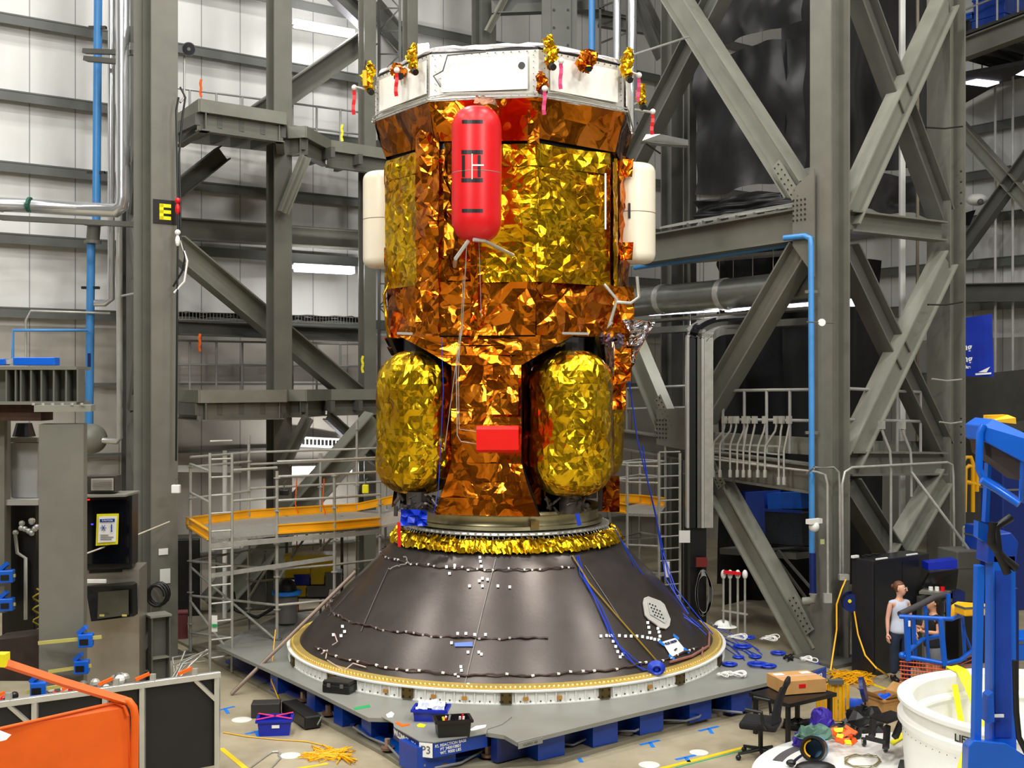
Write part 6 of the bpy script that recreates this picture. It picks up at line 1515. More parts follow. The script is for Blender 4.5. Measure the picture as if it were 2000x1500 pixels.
def face(t, c, yaw, s, sk, hairm, lipm, long_hair=False, glasses=False):
    """head at c facing -y rotated by yaw; details as children of the person"""
    R = Matrix.Rotation(yaw, 3, 'Z'); 
    def q(x, y, z): return c+R @ Vector((x*s, (y-0.004 if y < -0.05 else y)*s, z*s))
    part('nose', MB().tube([q(0, -0.088, 0.03), q(0, -0.105, 0.005), q(0, -0.112, -0.018), q(0, -0.09, -0.026)], [0.006*s, 0.010*s, 0.014*s, 0.008*s], 8), sk, t, smooth=60)
    for sx in (-1, 1):
        part('eye', MB().ball(q(sx*0.032, -0.083, 0.012), 0.011*s, 8, 6), white, t, smooth=60)
        part('pupil', MB().ball(q(sx*0.032, -0.092, 0.012), 0.005*s, 6, 5), blackm, t)
        part('eyebrow', MB().bar(q(sx*0.018, -0.093, 0.034), q(sx*0.046, -0.084, 0.034), 0.004, 0.006), hairm, t)
        part('ear', MB().ball(q(sx*0.079, 0.0, -0.005), 0.022*s, 8, 6, 0.4, 0.7, 1.2), sk, t, smooth=60)
    part('mouth', MB().tube([q(-0.022, -0.084, -0.048), q(0, -0.094, -0.05), q(0.022, -0.084, -0.048)], 0.006*s, 6), lipm, t)
    g = MB(); b0 = 0
    g.ball(q(0, 0.016, 0.028), 0.094*s, 18, 12, 0.93, 1.06, 1.02)
    keep = []
    g2 = MB(); 
    for v_ in g.v:
        l = R.inverted() @ (v_-c)
        if l.y < -0.015*s and l.z < 0.062*s: v_ += (c-v_)*0.34
    part('hair', g, hairm, t, smooth=60)
    if long_hair: part('hair_length', MB().tube([q(0, 0.05, 0.04), q(0, 0.095, -0.03), q(0.0, 0.10, -0.14), q(0, 0.09, -0.26), q(0, 0.08, -0.34)], [0.07*s, 0.075*s, 0.075*s, 0.06*s, 0.02*s], 12), hairm, t, smooth=60)
    else: part('hair_bun', MB().ball(q(0, 0.105, 0.03), 0.035*s, 10, 8), hairm, t, smooth=60)
    if glasses:
        for sx in (-1, 1): part('glasses_lens', MB().tube([q(sx*0.033+0.022*math.cos(a), -0.098, 0.012+0.017*math.sin(a)) for a in [2*math.pi*i/12 for i in range(12)]], 0.0025, 5, True), galv, t)
def person(label, base, rz, H_, top_m, leg_m, sk, arms, hairm, yaw, long_hair=False, glasses=False, boots=blackm, sleeves=0.0, shorts=False):
    t = thing('person', label, 'person', base, rz, local=True); k = H_/1.58
    def N(x, y, z): return (x*k, y*k, z*k)
    nd = {'pelvis': (N(0, 0, .84), (.135, .10)), 'spine': (N(0, .01, .99), (.108, .085)), 'chest': (N(0, 0, 1.16), (.125, .095)), 'nb': (N(0, .01, 1.29), (.055, .05)), 'neck': (N(0, .0, 1.345), (.043, .045)),
          'jaw': (N(0, -.016, 1.40), (.066, .082)), 'head': (N(0, -.004, 1.465), (.092, .112)), 'crown': (N(0, .008, 1.545), (.066, .082))}
    fx, fy = math.sin(yaw), -math.cos(yaw)
    ed = [('pelvis', 'spine'), ('spine', 'chest'), ('chest', 'nb'), ('nb', 'neck'), ('neck', 'jaw'), ('jaw', 'head'), ('head', 'crown')]
    for s, nm in ((-1, 'l'), (1, 'r')):
        el, wr, dn, th = arms[nm]
        nd[nm+'sh'] = (N(s*.145, .01, 1.25), .048); nd[nm+'el'] = (N(*el), .034); nd[nm+'mid'] = (N((el[0]+wr[0])/2, (el[1]+wr[1])/2, (el[2]+wr[2])/2), .031); nd[nm+'wrist'] = (N(*wr), (.021, .021))
        ed += [('chest', nm+'sh'), (nm+'sh', nm+'el'), (nm+'el', nm+'mid'), (nm+'mid', nm+'wrist')]
        hand(nd, ed, N(*wr), th, nm, dn)
        nd[nm+'hip'] = (N(s*.085, 0, .76), .088); nd[nm+'kn2'] = (N(s*.095, -.012, .44), .054); nd[nm+'cf'] = (N(s*.097, .01, .30), .05); nd[nm+'an'] = (N(s*.1, .02, .09), .036); nd[nm+'toe'] = (N(s*.105, -.07, .04), .024)
        ed += [('pelvis', nm+'hip'), (nm+'hip', nm+'kn2'), (nm+'kn2', nm+'cf'), (nm+'cf', nm+'an'), (nm+'an', nm+'toe')]
    bd_ = skin(nd, ed); hc = Vector(N(0, -.005, 1.455)); Rh = Matrix.Rotation(yaw, 3, 'Z'); cl = lambda x: max(0.0, min(1.0, x))
    for v_ in bd_.v:
        if v_.z < 1.345*k or abs(v_.x) > 0.13*k: continue
        l = Rh.inverted() @ (v_-hc)
        low = cl(-l.z/(0.06*k)); fade = cl((l.z+0.11*k)/(0.03*k))
        l.x *= 1-0.16*low*fade
        if l.y < 0: l.y -= 0.022*k*low*fade*cl(-l.y/(0.04*k))
        v_.x, v_.y, v_.z = hc+Rh @ l
    part('body', bd_, sk, t, smooth=80)
    sh = {'a': (N(0, 0, .75), (.178, .146)), 'a1': (N(0, 0, .81), (.182, .150)), 'a2': (N(0, 0, .90), (.160, .13)), 'b': (N(0, .01, .99), (.128, .106)), 'c': (N(0, 0, 1.15), (.150, .124)), 'd': (N(0, .008, 1.24), (.088, .072)), 'e': (N(0, .01, 1.29), (.062, .058))}
    e2 = [('a', 'a1'), ('a1', 'a2'), ('a2', 'b'), ('b', 'c'), ('c', 'd'), ('d', 'e')]
    for s, nm in ((-1, 'l'), (1, 'r')):
        el = Vector(arms[nm][0]); s0 = Vector((s*.145, .01, 1.25)); m_ = s0+(el-s0)*(0.16+sleeves)
        sh[nm+'1'] = (N(s0.x*0.95, s0.y, s0.z-0.012), .052); sh[nm+'2'] = (N(*m_), .049); e2 += [('d', nm+'1'), (nm+'1', nm+'2')]
    part('shirt', skin(sh, e2), top_m, t, smooth=80)
    jn = {'p': (N(0, 0, .84), (.150, .116)), 'w': (N(0, .005, .95), (.125, .10))}; e3 = [('p', 'w')]
    zs = ((.76, .104), (.44, .078), (.12, .066)) if not shorts else ((.76, .100), (.60, .088), (.50, .08))
    for s, nm in ((-1, 'l'), (1, 'r')):
        pv = 'p'
        for i, (z, r) in enumerate(zs): jn[nm+str(i)] = (N(s*(.085+.005*i), 0.0 if i < 2 else .015, z), r); e3.append((pv, nm+str(i))); pv = nm+str(i)
    part('trousers' if not shorts else 'shorts', skin(jn, e3), leg_m, t, smooth=80)
    for s in (-1, 1):
        part('boot', skin({'a': (N(s*.1, .02, .13), .05), 'b': (N(s*.1, .02, .06), .058), 'c': (N(s*.11, -.11, .05), .05), 'd': (N(s*.11, -.15, .04), .036)}, [('a', 'b'), ('b', 'c'), ('c', 'd')]), boots, t, smooth=80)
    face(t, Vector(N(0, -.005, 1.455)), yaw, k, sk, hairm, mat('lips', (176, 92, 84), 0.5), long_hair, glasses)
    return t
hair1 = mat('hair_auburn', (104, 66, 40), 0.5, 0, 0.15, 30); hair2 = mat('hair_dark', (26, 20, 18), 0.4, 0, 0.15, 30)
tee = mat('pale_blue_tee', (190, 198, 214), 0.8, 0, 0.05, 8, 0.2, 14); denim = mat('dark_denim', (30, 44, 66), 0.8, 0, 0.1, 10)
b1 = FL(1757, 1332); 
person('person in pale sleeveless shirt and dark jeans standing before the tall black cabinet', b1, 0.2, 1.60, tee, denim, skinm,
       {'l': ((-.195, .02, .99), (-.215, -.02, .78), (0.0, -.1, -1), (0.2, -1, 0)), 'r': ((.195, .02, .99), (.22, -.08, .80), (0.1, -.2, -1), (-0.2, -1, 0))}, hair1, 0.72, glasses=True)
b2 = Vector((6.35, 17.75, 0))
person('person with long dark hair, black shirt and phone behind the blue lift basket', b2, -1.35, 1.52, black_matte, mat('grey_shorts', (120, 122, 128), 0.8), skin2,
       {'l': ((-.19, -.06, 1.02), (-.13, -.26, 1.08), (0.1, -1, 0.25), (0.4, 0, 1)), 'r': ((.19, -.04, 1.02), (.12, -.25, 1.04), (-0.1, -1, 0.3), (-0.4, 0, 1))}, hair2, -0.1, True, sleeves=0.35, shorts=True)
ph = b2+Matrix.Rotation(-1.35, 3, 'Z') @ Vector((-0.10, -0.335, 1.10))
solo('phone', MB().box(ph, (0.075, 0.01, 0.14), -1.35), mat('phone_red', (120, 20, 24), 0.3), 'dark red phone held by the person with long dark hair', 'phone')
# ---- black cabinet
t = thing('black_cabinet', 'tall plain black cabinet between the near column and the people', 'cabinet', FL(1705, 1322))
c0 = FL(1705, 1322)
cm = mat('cabinet_black', (32, 33, 36), 0.35, 0, 0.1, 1.5)
part('cabinet_body', MB().slab([c0, c0+U*1.5, c0+U*1.5+W*0.42, c0+W*0.42], Z*1.86), cm, t, bevel=0.01)
part('door', MB().slab([c0+U*0.04-W*0.012+Z*0.06, c0+U*0.74-W*0.012+Z*0.06, c0+U*0.74-W*0.012+Z*1.8, c0+U*0.04-W*0.012+Z*1.8], W*0.01), cm, t)
part('door', MB().slab([c0+U*0.76-W*0.012+Z*0.06, c0+U*1.46-W*0.012+Z*0.06, c0+U*1.46-W*0.012+Z*1.8, c0+U*0.76-W*0.012+Z*1.8], W*0.01), cm, t)
for f in (0.25, 1.05): part('top_label', MB().box(c0+U*f+W*0.02+Z*1.875, (0.28, 0.03, 0.02), AX), white_tape, t)
solo('cable_scrap', MB().tube([c0+W*0.3+U*(0.1+0.1*i)+Z*(1.885+0.02*(i % 2)) for i in range(6)], 0.018, 6), blackm, 'short black cable lying on the tall black cabinet', 'cable')
solo('paper_scrap', MB().box(c0+W*0.35+U*0.0+Z*1.89, (0.14, 0.05, 0.04), 0.6), white, 'folded white tag lying on the tall black cabinet', 'paper')
# ---- workstation at right
t = thing('workstation', 'dark workstation with black screen hood and blue top box right of the people', 'workstation', P(1835, 1330, 19.6))
part('top_box', MB().slab([P(1813, 1114, 19.3), P(1870, 1110, 19.3), P(1870, 1093, 19.3), P(1813, 1100, 19.3)], Vector((0, 0.3, 0))), bcol, t, 'blue top box')
part('screen', MB().slab([P(1816, 1120, 19.2), P(1872, 1112, 19.2), P(1868, 1152, 19.3), P(1800, 1148, 19.3)], Vector((0, 0.08, 0))), blackm, t)
part('counter', MB().slab([P(1795, 1160, 19.0), P(1850, 1164, 19.0), P(1870, 1150, 19.8), P(1810, 1148, 19.8)], Z*0.04), steel, t); part('pedestal', MB().box(P(1822, 1245, 19.5), (0.5, 0.4, 1.35)), steel_d, t)
part('blue_side', MB().box(P(1866, 1200, 19.5), (0.2, 0.3, 0.8)), royal_d, t)
for i, (u, m_) in enumerate(((1818, white), (1830, white), (1841, redm))):
    p = P(u, 1158, 19.2); solo('small_bottle', MB().cyl(p, p+Z*0.1, 0.035, 10), m_, ['white cup standing left on the workstation counter', 'white tub standing mid on the workstation counter', 'red capped pot standing right on the workstation counter'][i], 'container')
for i, (u, v, Y, s, m_, lb) in enumerate(((1925, 1075, 20.5, (0.5, 0.5, 0.9), royal, 'blue machine box behind the lift mast, tall one'), (1890, 1235, 18.5, (0.55, 0.4, 0.9), blackm, 'black equipment case behind the lift basket'), (1880, 1150, 20.5, (0.6, 0.6, 1.4), steel_d, 'dark grey cabinet behind the workstation'), (1992, 1260, 15.8, (0.5, 0.5, 0.3), liftblue, 'bright blue box at the right edge above the white ring'), (1985, 1040, 19, (0.9, 0.6, 2.4), royal_d, 'dark blue machine behind the lift boom at the right edge'), (1900, 1190, 16.2, (0.4, 0.25, 0.14), yellow, 'yellow guard box behind the lift basket'))):
    t = thing('equipment_box', lb, 'equipment', P(u, v, Y)-Z*s[2]/2); part('case_body', MB().box(P(u, v, Y), s, 0.2), m_, t, bevel=0.02); part('lid_seam', MB().box(P(u, v, Y)+Z*s[2]*0.3, (s[0]*1.02, s[1]*1.02, 0.03), 0.2), steel_d if m_ is not blackm else blackm, t)
solo('foam_tube', MB().tube([P(1757, 1200, 16.6), P(1800, 1180, 16.8), P(1822, 1168, 17), P(1850, 1160, 17.1)], 0.045, 12), mat('foam_grey', (66, 62, 64), 0.8), 'dark grey foam padded tube pointing up right over the lift basket', 'tube', smooth=60)
for i, pts in enumerate(([(1880, 1000), (1880, 905), (1886, 893), (1896, 893), (1900, 905), (1900, 1000)], [(1882, 940), (1925, 950)], [(1884, 1000), (1886, 915), (1892, 910), (1908, 912), (1908, 960)])):
    solo('yellow_rail', MB().tube([P(u, v, 24) for u, v in pts], 0.045, 8), yellow, ['tall yellow hoop rail beyond the far right column', 'short yellow bar right of the yellow hoop rail', 'smaller yellow hoop frame beyond the far right column'][i], 'railing', smooth=60)
rail('grey tube railing behind the lift mast beyond the far column', P(1882, 1110, 21.5), P(1960, 1120, 21), 3, 0.75)
# ---- boom lift
t = thing('boom_lift', 'bright blue boom lift with tall mast at the right edge', 'boom lift', P(1955, 1520, 9.8))
lb_ = liftblue
part('mast', MB().slab([P(1938, 1480, 9.8), P(1986, 1480, 9.8), P(1984, 1085, 9.8), P(1940, 1085, 9.8)], Vector((0.02, 0.22, 0))), lb_, t, bevel=0.008)
part('mast_face', MB().slab([P(1944, 1440, 9.79), P(1976, 1440, 9.79), P(1974, 1115, 9.79), P(1945, 1115, 9.79)], Vector((0, 0.02, 0))), royal, t)
part('cylinder_arm', MB().slab([P(1903, 1450, 9.7), P(1917, 1450, 9.7), P(1924, 1105, 9.7), P(1909, 1105, 9.7)], Vector((0, 0.09, 0))), lb_, t, bevel=0.006)
part('rear_channel', MB().slab([P(1976, 1370, 10.1), P(1990, 1370, 10.1), P(1990, 1150, 10.1), P(1976, 1150, 10.1)], Vector((0, 0.2, 0))), royal_d, t)
part('base_body', MB().slab([P(1890, 1520, 9.6), P(1892, 1458, 9.6), P(1903, 1446, 9.6), P(1965, 1452, 9.6), P(2040, 1500, 9.6), P(2040, 1520, 9.6)], Vector((0.1, 0.4, -0.1))), lb_, t, bevel=0.01)
part('bracket', MB().slab([P(1930, 1360, 9.75), P(1940, 1352, 9.75), P(1943, 1410, 9.75), P(1928, 1412, 9.75)], Vector((0, 0.12, 0))), lb_, t)
part('hinge_head', MB().slab([P(1928, 1100, 9.8), P(1985, 1100, 9.8), P(1990, 1060, 9.8), P(1975, 1040, 9.8), P(1932, 1045, 9.8)], Vector((0, 0.25, 0))), royal, t, bevel=0.01)
part('boom', MB().slab([P(1920, 860, 9.6), P(1919, 832, 9.6), P(1940, 818, 9.6), P(2060, 872, 9.2), P(2060, 935, 9.2)], Vector((0.05, 0.5, 0))), lb_, t, bevel=0.008)
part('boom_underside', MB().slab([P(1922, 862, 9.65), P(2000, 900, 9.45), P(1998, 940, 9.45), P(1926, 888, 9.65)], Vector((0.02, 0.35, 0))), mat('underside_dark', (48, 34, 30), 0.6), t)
part('guard_frame', MB().tube([P(1921, 830, 9.6), P(1914, 845, 9.6), P(1912, 915, 9.6), P(1920, 935, 9.6), P(1948, 950, 9.6), P(1995, 978, 9.5), P(2000, 900, 9.45)], 0.03, 10), lb_, t, smooth=60)
part('tie_bar', MB().tube([P(1916, 938, 9.5), P(1950, 958, 9.5), P(1990, 985, 9.4)], 0.03, 10), lb_, t, smooth=60)
part('upright', MB().slab([P(1924, 1020, 9.9), P(1932, 1020, 9.9), P(1937, 905, 9.9), P(1930, 905, 9.9)], Vector((0, 0.08, 0))), lb_, t)
part('plate', MB().slab([P(1910, 1050, 9.85), P(1930, 1062, 9.85), P(1930, 1025, 9.85), P(1911, 1018, 9.85)], Vector((0, 0.1, 0))), lb_, t)
part('yellow_guard', MB().slab([P(1930, 822, 9.8), P(1985, 828, 9.7), P(1984, 816, 9.7), P(1968, 810, 9.8), P(1930, 811, 9.8)], Vector((0, 0.1, 0))), yellow, t, 'yellow guard on the boom')
for i, pts in enumerate(([(1975, 1010), (1945, 1030), (1950, 1080), (1968, 1120)], [(1940, 1020), (1935, 1060), (1960, 1090), (1985, 1110)], [(1982, 1290), (1985, 1390), (1990, 1440), (2010, 1480)])):
    part('hydraulic_hose', MB().tube([P(u, v, 9.6) for u, v in pts], 0.035 if i < 2 else 0.025, 8), blackm, t, smooth=60)
part('white_label', MB().box(P(1951, 1398, 9.76), (0.08, 0.01, 0.025)), white_tape, t)
# basket
t = thing('lift_basket', 'blue tube work basket of the lift in front of the people', 'basket', P(1820, 1340, 16.5))
def K(u, v, Y=16.5): return P(u, v, Y)
for nm, pts, r in (('top_rail', [(1757, 1204, 16.5), (1812, 1207, 16.3), (1858, 1209, 16.2), (1878, 1201, 16.6)], 0.032), ('mid_rail', [(1766, 1278, 16.6), (1800, 1250, 17.1), (1835, 1242, 17.2)], 0.032), ('bottom_rail', [(1762, 1281, 16.5), (1845, 1296, 16.2), (1875, 1290, 16.3), (1898, 1272, 16.8)], 0.032), ('back_rail', [(1878, 1201, 16.6), (1885, 1240, 16.8), (1898, 1272, 16.8)], 0.02)):
    part(nm, MB().tube([P(*q) for q in pts], r, 10), lb_, t, smooth=60)
for u0, v0, u1, v1, w_, Y in ((1771, 1205, 1774, 1290, 0.07, 16.45), (1784, 1207, 1787, 1286, 0.05, 16.9), (1807, 1180, 1813, 1286, 0.04, 17.1), (1837, 1209, 1845, 1300, 0.06, 16.2), (1880, 1205, 1885, 1290, 0.04, 16.7), (1852, 1160, 1853, 1210, 0.05, 16.9)):
    part('basket_post', MB().bar(P(u0, v0, Y), P(u1, v1, Y), w_, w_, (0, 1, 0)), lb_, t)
part('corner_knob', MB().ball(K(1762, 1280), 0.05, 10, 8), lb_, t, smooth=60); part('white_marks', MB().box(K(1776, 1218, 16.38), (0.03, 0.01, 0.08)), white, t)
part('yellow_arm', MB().tube([P(1863, 1205, 16.4), P(1864, 1184, 16.4), P(1870, 1181, 16.4), P(1903, 1184, 16.4)], 0.045, 8), yellow, t, 'yellow control arm', smooth=60)
netm = mat('orange_net', (216, 92, 50), 0.6)
g = MB()
for i in range(8): g.cyl(K(1757, 1292+i*8), K(1846, 1300+i*8, 16.2), 0.009, 5)
for i in range(15): g.cyl(K(1760+i*6, 1290), K(1760+i*6, 1352), 0.006, 5)
for i in range(6): g.cyl(P(1846, 1302+i*8, 16.2), P(1900, 1280+i*8, 16.9), 0.008, 5)
part('safety_net', g, netm, t, 'orange safety netting')
for u in (1776, 1845): part('net_post', MB().bar(K(u, 1290), K(u, 1370), 0.03, 0.03, (0, 1, 0)), royal_d, t)
# ---- white disc and ring
DC = Vector((4.62, 13.2, 0)); t = thing('white_disc', 'large white round platform with grey painted stripe, covered in gear', 'platform', DC)
part('disc_body', MB().lathe([(0.01, 0.25), (1.86, 0.25), (1.9, 0.23), (1.9, 0.12), (1.7, 0.0), (0.01, 0.0)], DC, 96), white, t, smooth=35)
part('stripe', MB().lathe([(1.58, 0.252), (1.58, 0.256), (1.70, 0.256), (1.70, 0.252)], DC, 30, math.radians(-115), math.radians(-25)-math.pi*0.0-math.radians(120)), mat('stripe_grey', (84, 82, 84), 0.5), t)
part('stripe', MB().lathe([(1.44, 0.252), (1.44, 0.256), (1.48, 0.256), (1.48, 0.252)], DC, 30, math.radians(-115), math.radians(-145)), mat('stripe_navy', (30, 28, 56), 0.5), t)
RC_ = Vector((6.0, 13.2, 0)); r_ = 1.6
t = thing('white_ring', 'big white composite ring barrel at the lower right behind the lift mast', 'ring barrel', RC_+Z*0.26)
part('barrel_wall', MB().lathe([(r_-0.16, 0.27), (r_-0.08, 0.27), (r_-0.05, 0.80), (r_-0.0, 0.86), (r_+0.0, 0.92), (r_-0.06, 0.95), (r_-0.06, 1.06), (r_, 1.09), (r_, 1.13), (r_-0.16, 1.13), (r_-0.18, 1.10), (r_-0.15, 0.9), (r_-0.22, 0.86), (r_-0.22, 0.83), (r_-0.15, 0.80), (r_-0.16, 0.27)], RC_, 120), white, t, smooth=35)
part('floor_disc', MB().lathe([(0.01, 0.30), (1.44, 0.30), (1.44, 0.27), (0.01, 0.27)], RC_, 60), white, t)
g = MB()
for i in range(90): a = A; p = RC_+Vector((math.sin(i*0.07)*(r_-0.055), -math.cos(i*0.07)*(r_-0.055), 0.76)); g.ball(p, 0.008, 5, 4)
part('rivet_row', g, mat('rivet', (110, 108, 104), 0.4, 0.5), t, stuff=True)
def ringpt(u, z, r): 
    k = (u-1000)/F; a = k*k+1; b_ = -2*(k*RC_.x+RC_.y); c = RC_.x**2+RC_.y**2-r*r; Y = (-b_-math.sqrt(max(0, b_*b_-4*a*c)))/(2*a); return Vector((k*Y, Y, z))
p = ringpt(1869, 0.98, r_-0.04); q = ringpt(1890, 0.98, r_-0.04); text_mesh('LIFT', 0.11, (p+q)/2+Vector((0, -0.01, 0)), q-p, Z, blackm, t, bold=0.002)
for i, (us, vs) in enumerate((((1846, 1864), (1318, 1316)),)):
    pts = [Vector((5.52, 14.9, 0.9)), Vector((5.53, 14.8, 1.15)), Vector((5.55, 14.52, 1.16)), Vector((5.6, 14.4, 1.0)), Vector((5.7, 14.2, 0.62)), Vector((5.78, 14.0, 0.32))]
    mb = MB()
    for a, b_ in zip(pts, pts[1:]): mb.bar(a, b_, 0.14, 0.01, (0, -1, 0.4))
    solo('lifting_strap', mb, lemon, 'bright yellow lifting strap draped over the back rim of the white ring', 'strap')
    mb = MB(); pts = [Vector((5.42, 14.42, 1.02)), Vector((5.45, 14.3, 0.62)), Vector((5.48, 14.1, 0.32))]
    for a, b_ in zip(pts, pts[1:]): mb.bar(a, b_, 0.07, 0.01, (0, -1, 0.4))
    solo('lifting_strap', mb, lemon, 'narrower yellow strap inside the white ring, left of the wide one', 'strap')
solo('lifting_strap', MB().slab([P(1868, 1510, 11.3), P(1884, 1455, 11.5), P(1896, 1450, 11.5), P(1896, 1510, 11.3)], Vector((0.0, 0.02, 0))), lemon, 'yellow strap at the bottom edge left of the lift base', 'strap')
# ---- things on and around the white disc
def G(u, v, z=0.26): return PZ(u, v, z)
# office chair (floor)
def office_chair(label, loc, rz):
    t = thing('office_chair', label, 'chair', loc, rz, local=True)
    part('seat', MB().box((0, 0, 0.45), (0.48, 0.46, 0.09)), black_matte, t, bevel=0.03)
    bk = MB(); n = 8; vs = []
    for i in range(n+1):
        g = i/n; z = 0.5+0.46*g; y = 0.22+0.10*g*g; w_ = 0.23*(1-0.25*g*g)
        for x in (-1, -0.5, 0, 0.5, 1): vs.append(Vector((x*w_, y-0.05*abs(x), z)))
        for x in (1, 0.5, 0, -0.5, -1): vs.append(Vector((x*w_, y-0.05*abs(x)+0.03, z)))
    bk.add(vs, [(i*10+j, i*10+(j+1) % 10, (i+1)*10+(j+1) % 10, (i+1)*10+j) for i in range(n) for j in range(10)]+[tuple(range(10)), tuple(n*10+j for j in range(10))])
    part('backrest', bk, black_matte, t, smooth=50)
    part('head_rest', MB().box((0, 0.33, 0.99), (0.26, 0.05, 0.10)), black_matte, t, bevel=0.02)
    part('column', MB().cyl((0, 0, 0.12), (0, 0, 0.41), 0.03, 12), blackm, t)
    for s in (-1, 1): part('armrest', MB().tube([(s*0.24, 0.1, 0.44), (s*0.29, 0.08, 0.5), (s*0.29, 0.06, 0.66), (s*0.29, -0.14, 0.68)], 0.022, 8), blackm, t)
    for k in range(5):
        a = 2*math.pi*k/5+0.3; e = Vector((math.cos(a)*0.3, math.sin(a)*0.3, 0.08))
        l = part('base_spoke', MB().tube([(0, 0, 0.12), tuple(e)], [0.028, 0.018], 8), blackm, t); part('caster', MB().ball((e.x, e.y, 0.035), 0.035, 10, 8), blackm, l)
    return t
office_chair('black mesh office chair on the floor, left of the black table', Vector((3.12, 14.78, 0)), -1.95)
# low black table + cardboard box
t = thing('black_table', 'low black table holding the flat cardboard box, behind the office chair', 'table', (3.95, 16.0, 0))
TB = Vector((3.78, 15.85, 0)); part('table_top', MB().box(TB+Z*0.52, (0.95, 0.7, 0.05), AX), blackm, t)
for s in (-1, 1):
    for q in (-1, 1): part('leg', MB().box(TB+U*s*0.42+W*q*0.28+Z*0.25, (0.05, 0.05, 0.5), AX), blackm, t)
t = thing('cardboard_box', 'closed flat cardboard box with red and white labels on the low black table', 'box', TB+Z*0.55)
B0 = TB+U*0.16+W*0.08; part('box_body', MB().box(B0+Z*0.645, (0.62, 0.5, 0.18), AX-0.35), cardboard, t, bevel=0.004)
RR = Matrix.Rotation(AX-0.35, 3, 'Z'); part('packing_tape', MB().box(B0+Z*0.737, (0.62, 0.07, 0.004), AX-0.35), mat('pink_tape_clear', (222, 180, 150), 0.3), t)
for dx, dy, dz_, sx, sy, sz in ((-0.05, -0.252, 0.66, 0.1, 0.006, 0.05), (0.312, -0.02, 0.66, 0.006, 0.12, 0.05)): part('red_label', MB().box(B0+RR @ Vector((dx, dy, dz_)), (sx, sy, sz), AX-0.35), redm, t, 'red and white label')
for dx in (-0.2, 0.2): part('white_label', MB().box(B0+RR @ Vector((dx, 0.12, 0.738)), (0.14, 0.1, 0.003), AX-0.35), white_tape, t)
# folded yellow barrier
t = thing('folding_barrier', 'folded yellow accordion barrier of upright slats beside the cardboard box', 'barrier', FL(1628, 1412))
bo = FL(1628, 1410)
for i in range(9):
    p = bo+Vector((-0.22+0.052*i, 0.02*(i % 2), 0)); part('slat', MB().box(p+Z*0.27, (0.046, 0.02, 0.52), 0.1*(i % 2)), yellow, t, bevel=0.003)
part('hinge_head', MB().box(bo+Z*0.56+Vector((0.03, 0, 0)), (0.2, 0.1, 0.06)), steel_d, t)
# yellow cord heap
rnd = random.Random(33)
solo('extension_cable', MB().tube([FL(1660+42*math.sin(i*1.3)+rnd.uniform(-12, 12), 1328+13*math.cos(i*2.1)+rnd.uniform(-5, 5))+Z*(0.02+0.05*rnd.random()) for i in range(70)], 0.012, 5), yellow, 'large tangled heap of yellow cord at the foot of the near column', 'cord', smooth=60)
# blue dishes
for i, (u, v, lb) in enumerate(((1682, 1347, 'small dark blue round seat tilted on a thin stand'),)):
    p = P(u, v, 16.2); t = thing('round_stool', lb, 'stool', FL(1690, 1400))
    part('seat', MB().cyl(p, p+Vector((0.05, -0.02, 0.012)), 0.17, 24), royal_d, t); part('stem', MB().cyl(p+Vector((0.05, 0, 0)), Vector((p.x+0.06, p.y, 0.02)), 0.012, 8), blackm, t); part('foot', MB().cyl((p.x+0.06, p.y, 0), (p.x+0.06, p.y, 0.02), 0.13, 18), blackm, t)
p = FL(1668, 1385); solo('blue_dish', MB().lathe([(0.01, 0.03), (0.18, 0.05), (0.24, 0.10), (0.24, 0.09), (0.18, 0.03), (0.01, 0.01)], p, 24), royal, 'blue shallow dish on the floor behind the black bag', 'dish', smooth=50)
# open carton
t, R = tub('open cardboard carton with blue plastic inside, by the white ring', FL(1728, 1392), 0.45, 0.4, 0.26, 0.5, cardboard, 'cardboard_carton', 'box', 1.0)
c = ORG[t.name]
for sx, sy in ((1, 0), (-1, 0), (0, -1)):
    e = R @ Vector((sx*0.225, sy*0.2, 0.26)); o2 = R @ Vector((sx*0.14, sy*0.14, 0.1)); d2 = R @ Vector((0 if sx else 0.2, 0.19 if sx else 0, 0))
    part('flap', MB().slab([c+e-d2, c+e+d2, c+e+d2+o2, c+e-d2+o2], Z*0.006), cardboard, t)
solo('blue_plastic', foil_grid(MB(), c+Vector((-.12, -.12, .2)), c+Vector((.12, -.12, .2)), c+Vector((.12, .12, .24)), c+Vector((-.12, .12, .24)), 6, 6, 0.04, 3, 0.8), mat('blue_film', (20, 90, 220), 0.2), 'crumpled blue plastic film inside the open carton', 'plastic')
# black trolley stool
t = thing('wheeled_stool', 'black wheeled seat lying with its flat pad up on the white disc', 'stool', G(1745, 1455))
o = G(1742, 1440); part('seat', MB().slab([P(1698, 1405, 14.2), P(1733, 1415, 13.9), P(1768, 1402, 14.2), P(1740, 1392, 14.6)], Z*0.035), blackm, t, bevel=0.008)
for a, b_ in (((1705, 1408), (1703, 1438)), ((1733, 1418), (1730, 1462)), ((1762, 1406), (1748, 1440))): part('leg', MB().bar(P(*a, 14.0), P(*b_, 13.8), 0.06, 0.06, (0, 1, 0)), blackm, t)
part('cross_bar', MB().bar(P(1690, 1440, 13.9), P(1730, 1450, 13.8), 0.03, 0.05), blackm, t)
for u, v in ((1687, 1448), (1729, 1460)):
    p = G(u, v, 0.31); part('caster', MB().cyl(p-Vector((0.02, 0, 0)), p+Vector((0.02, 0, 0)), 0.05, 14), blackm, t)
    part('caster_disc', MB().cyl(p-Vector((0.025, 0, 0)), p+Vector((0.025, 0, 0)), 0.03, 12), alu, t)
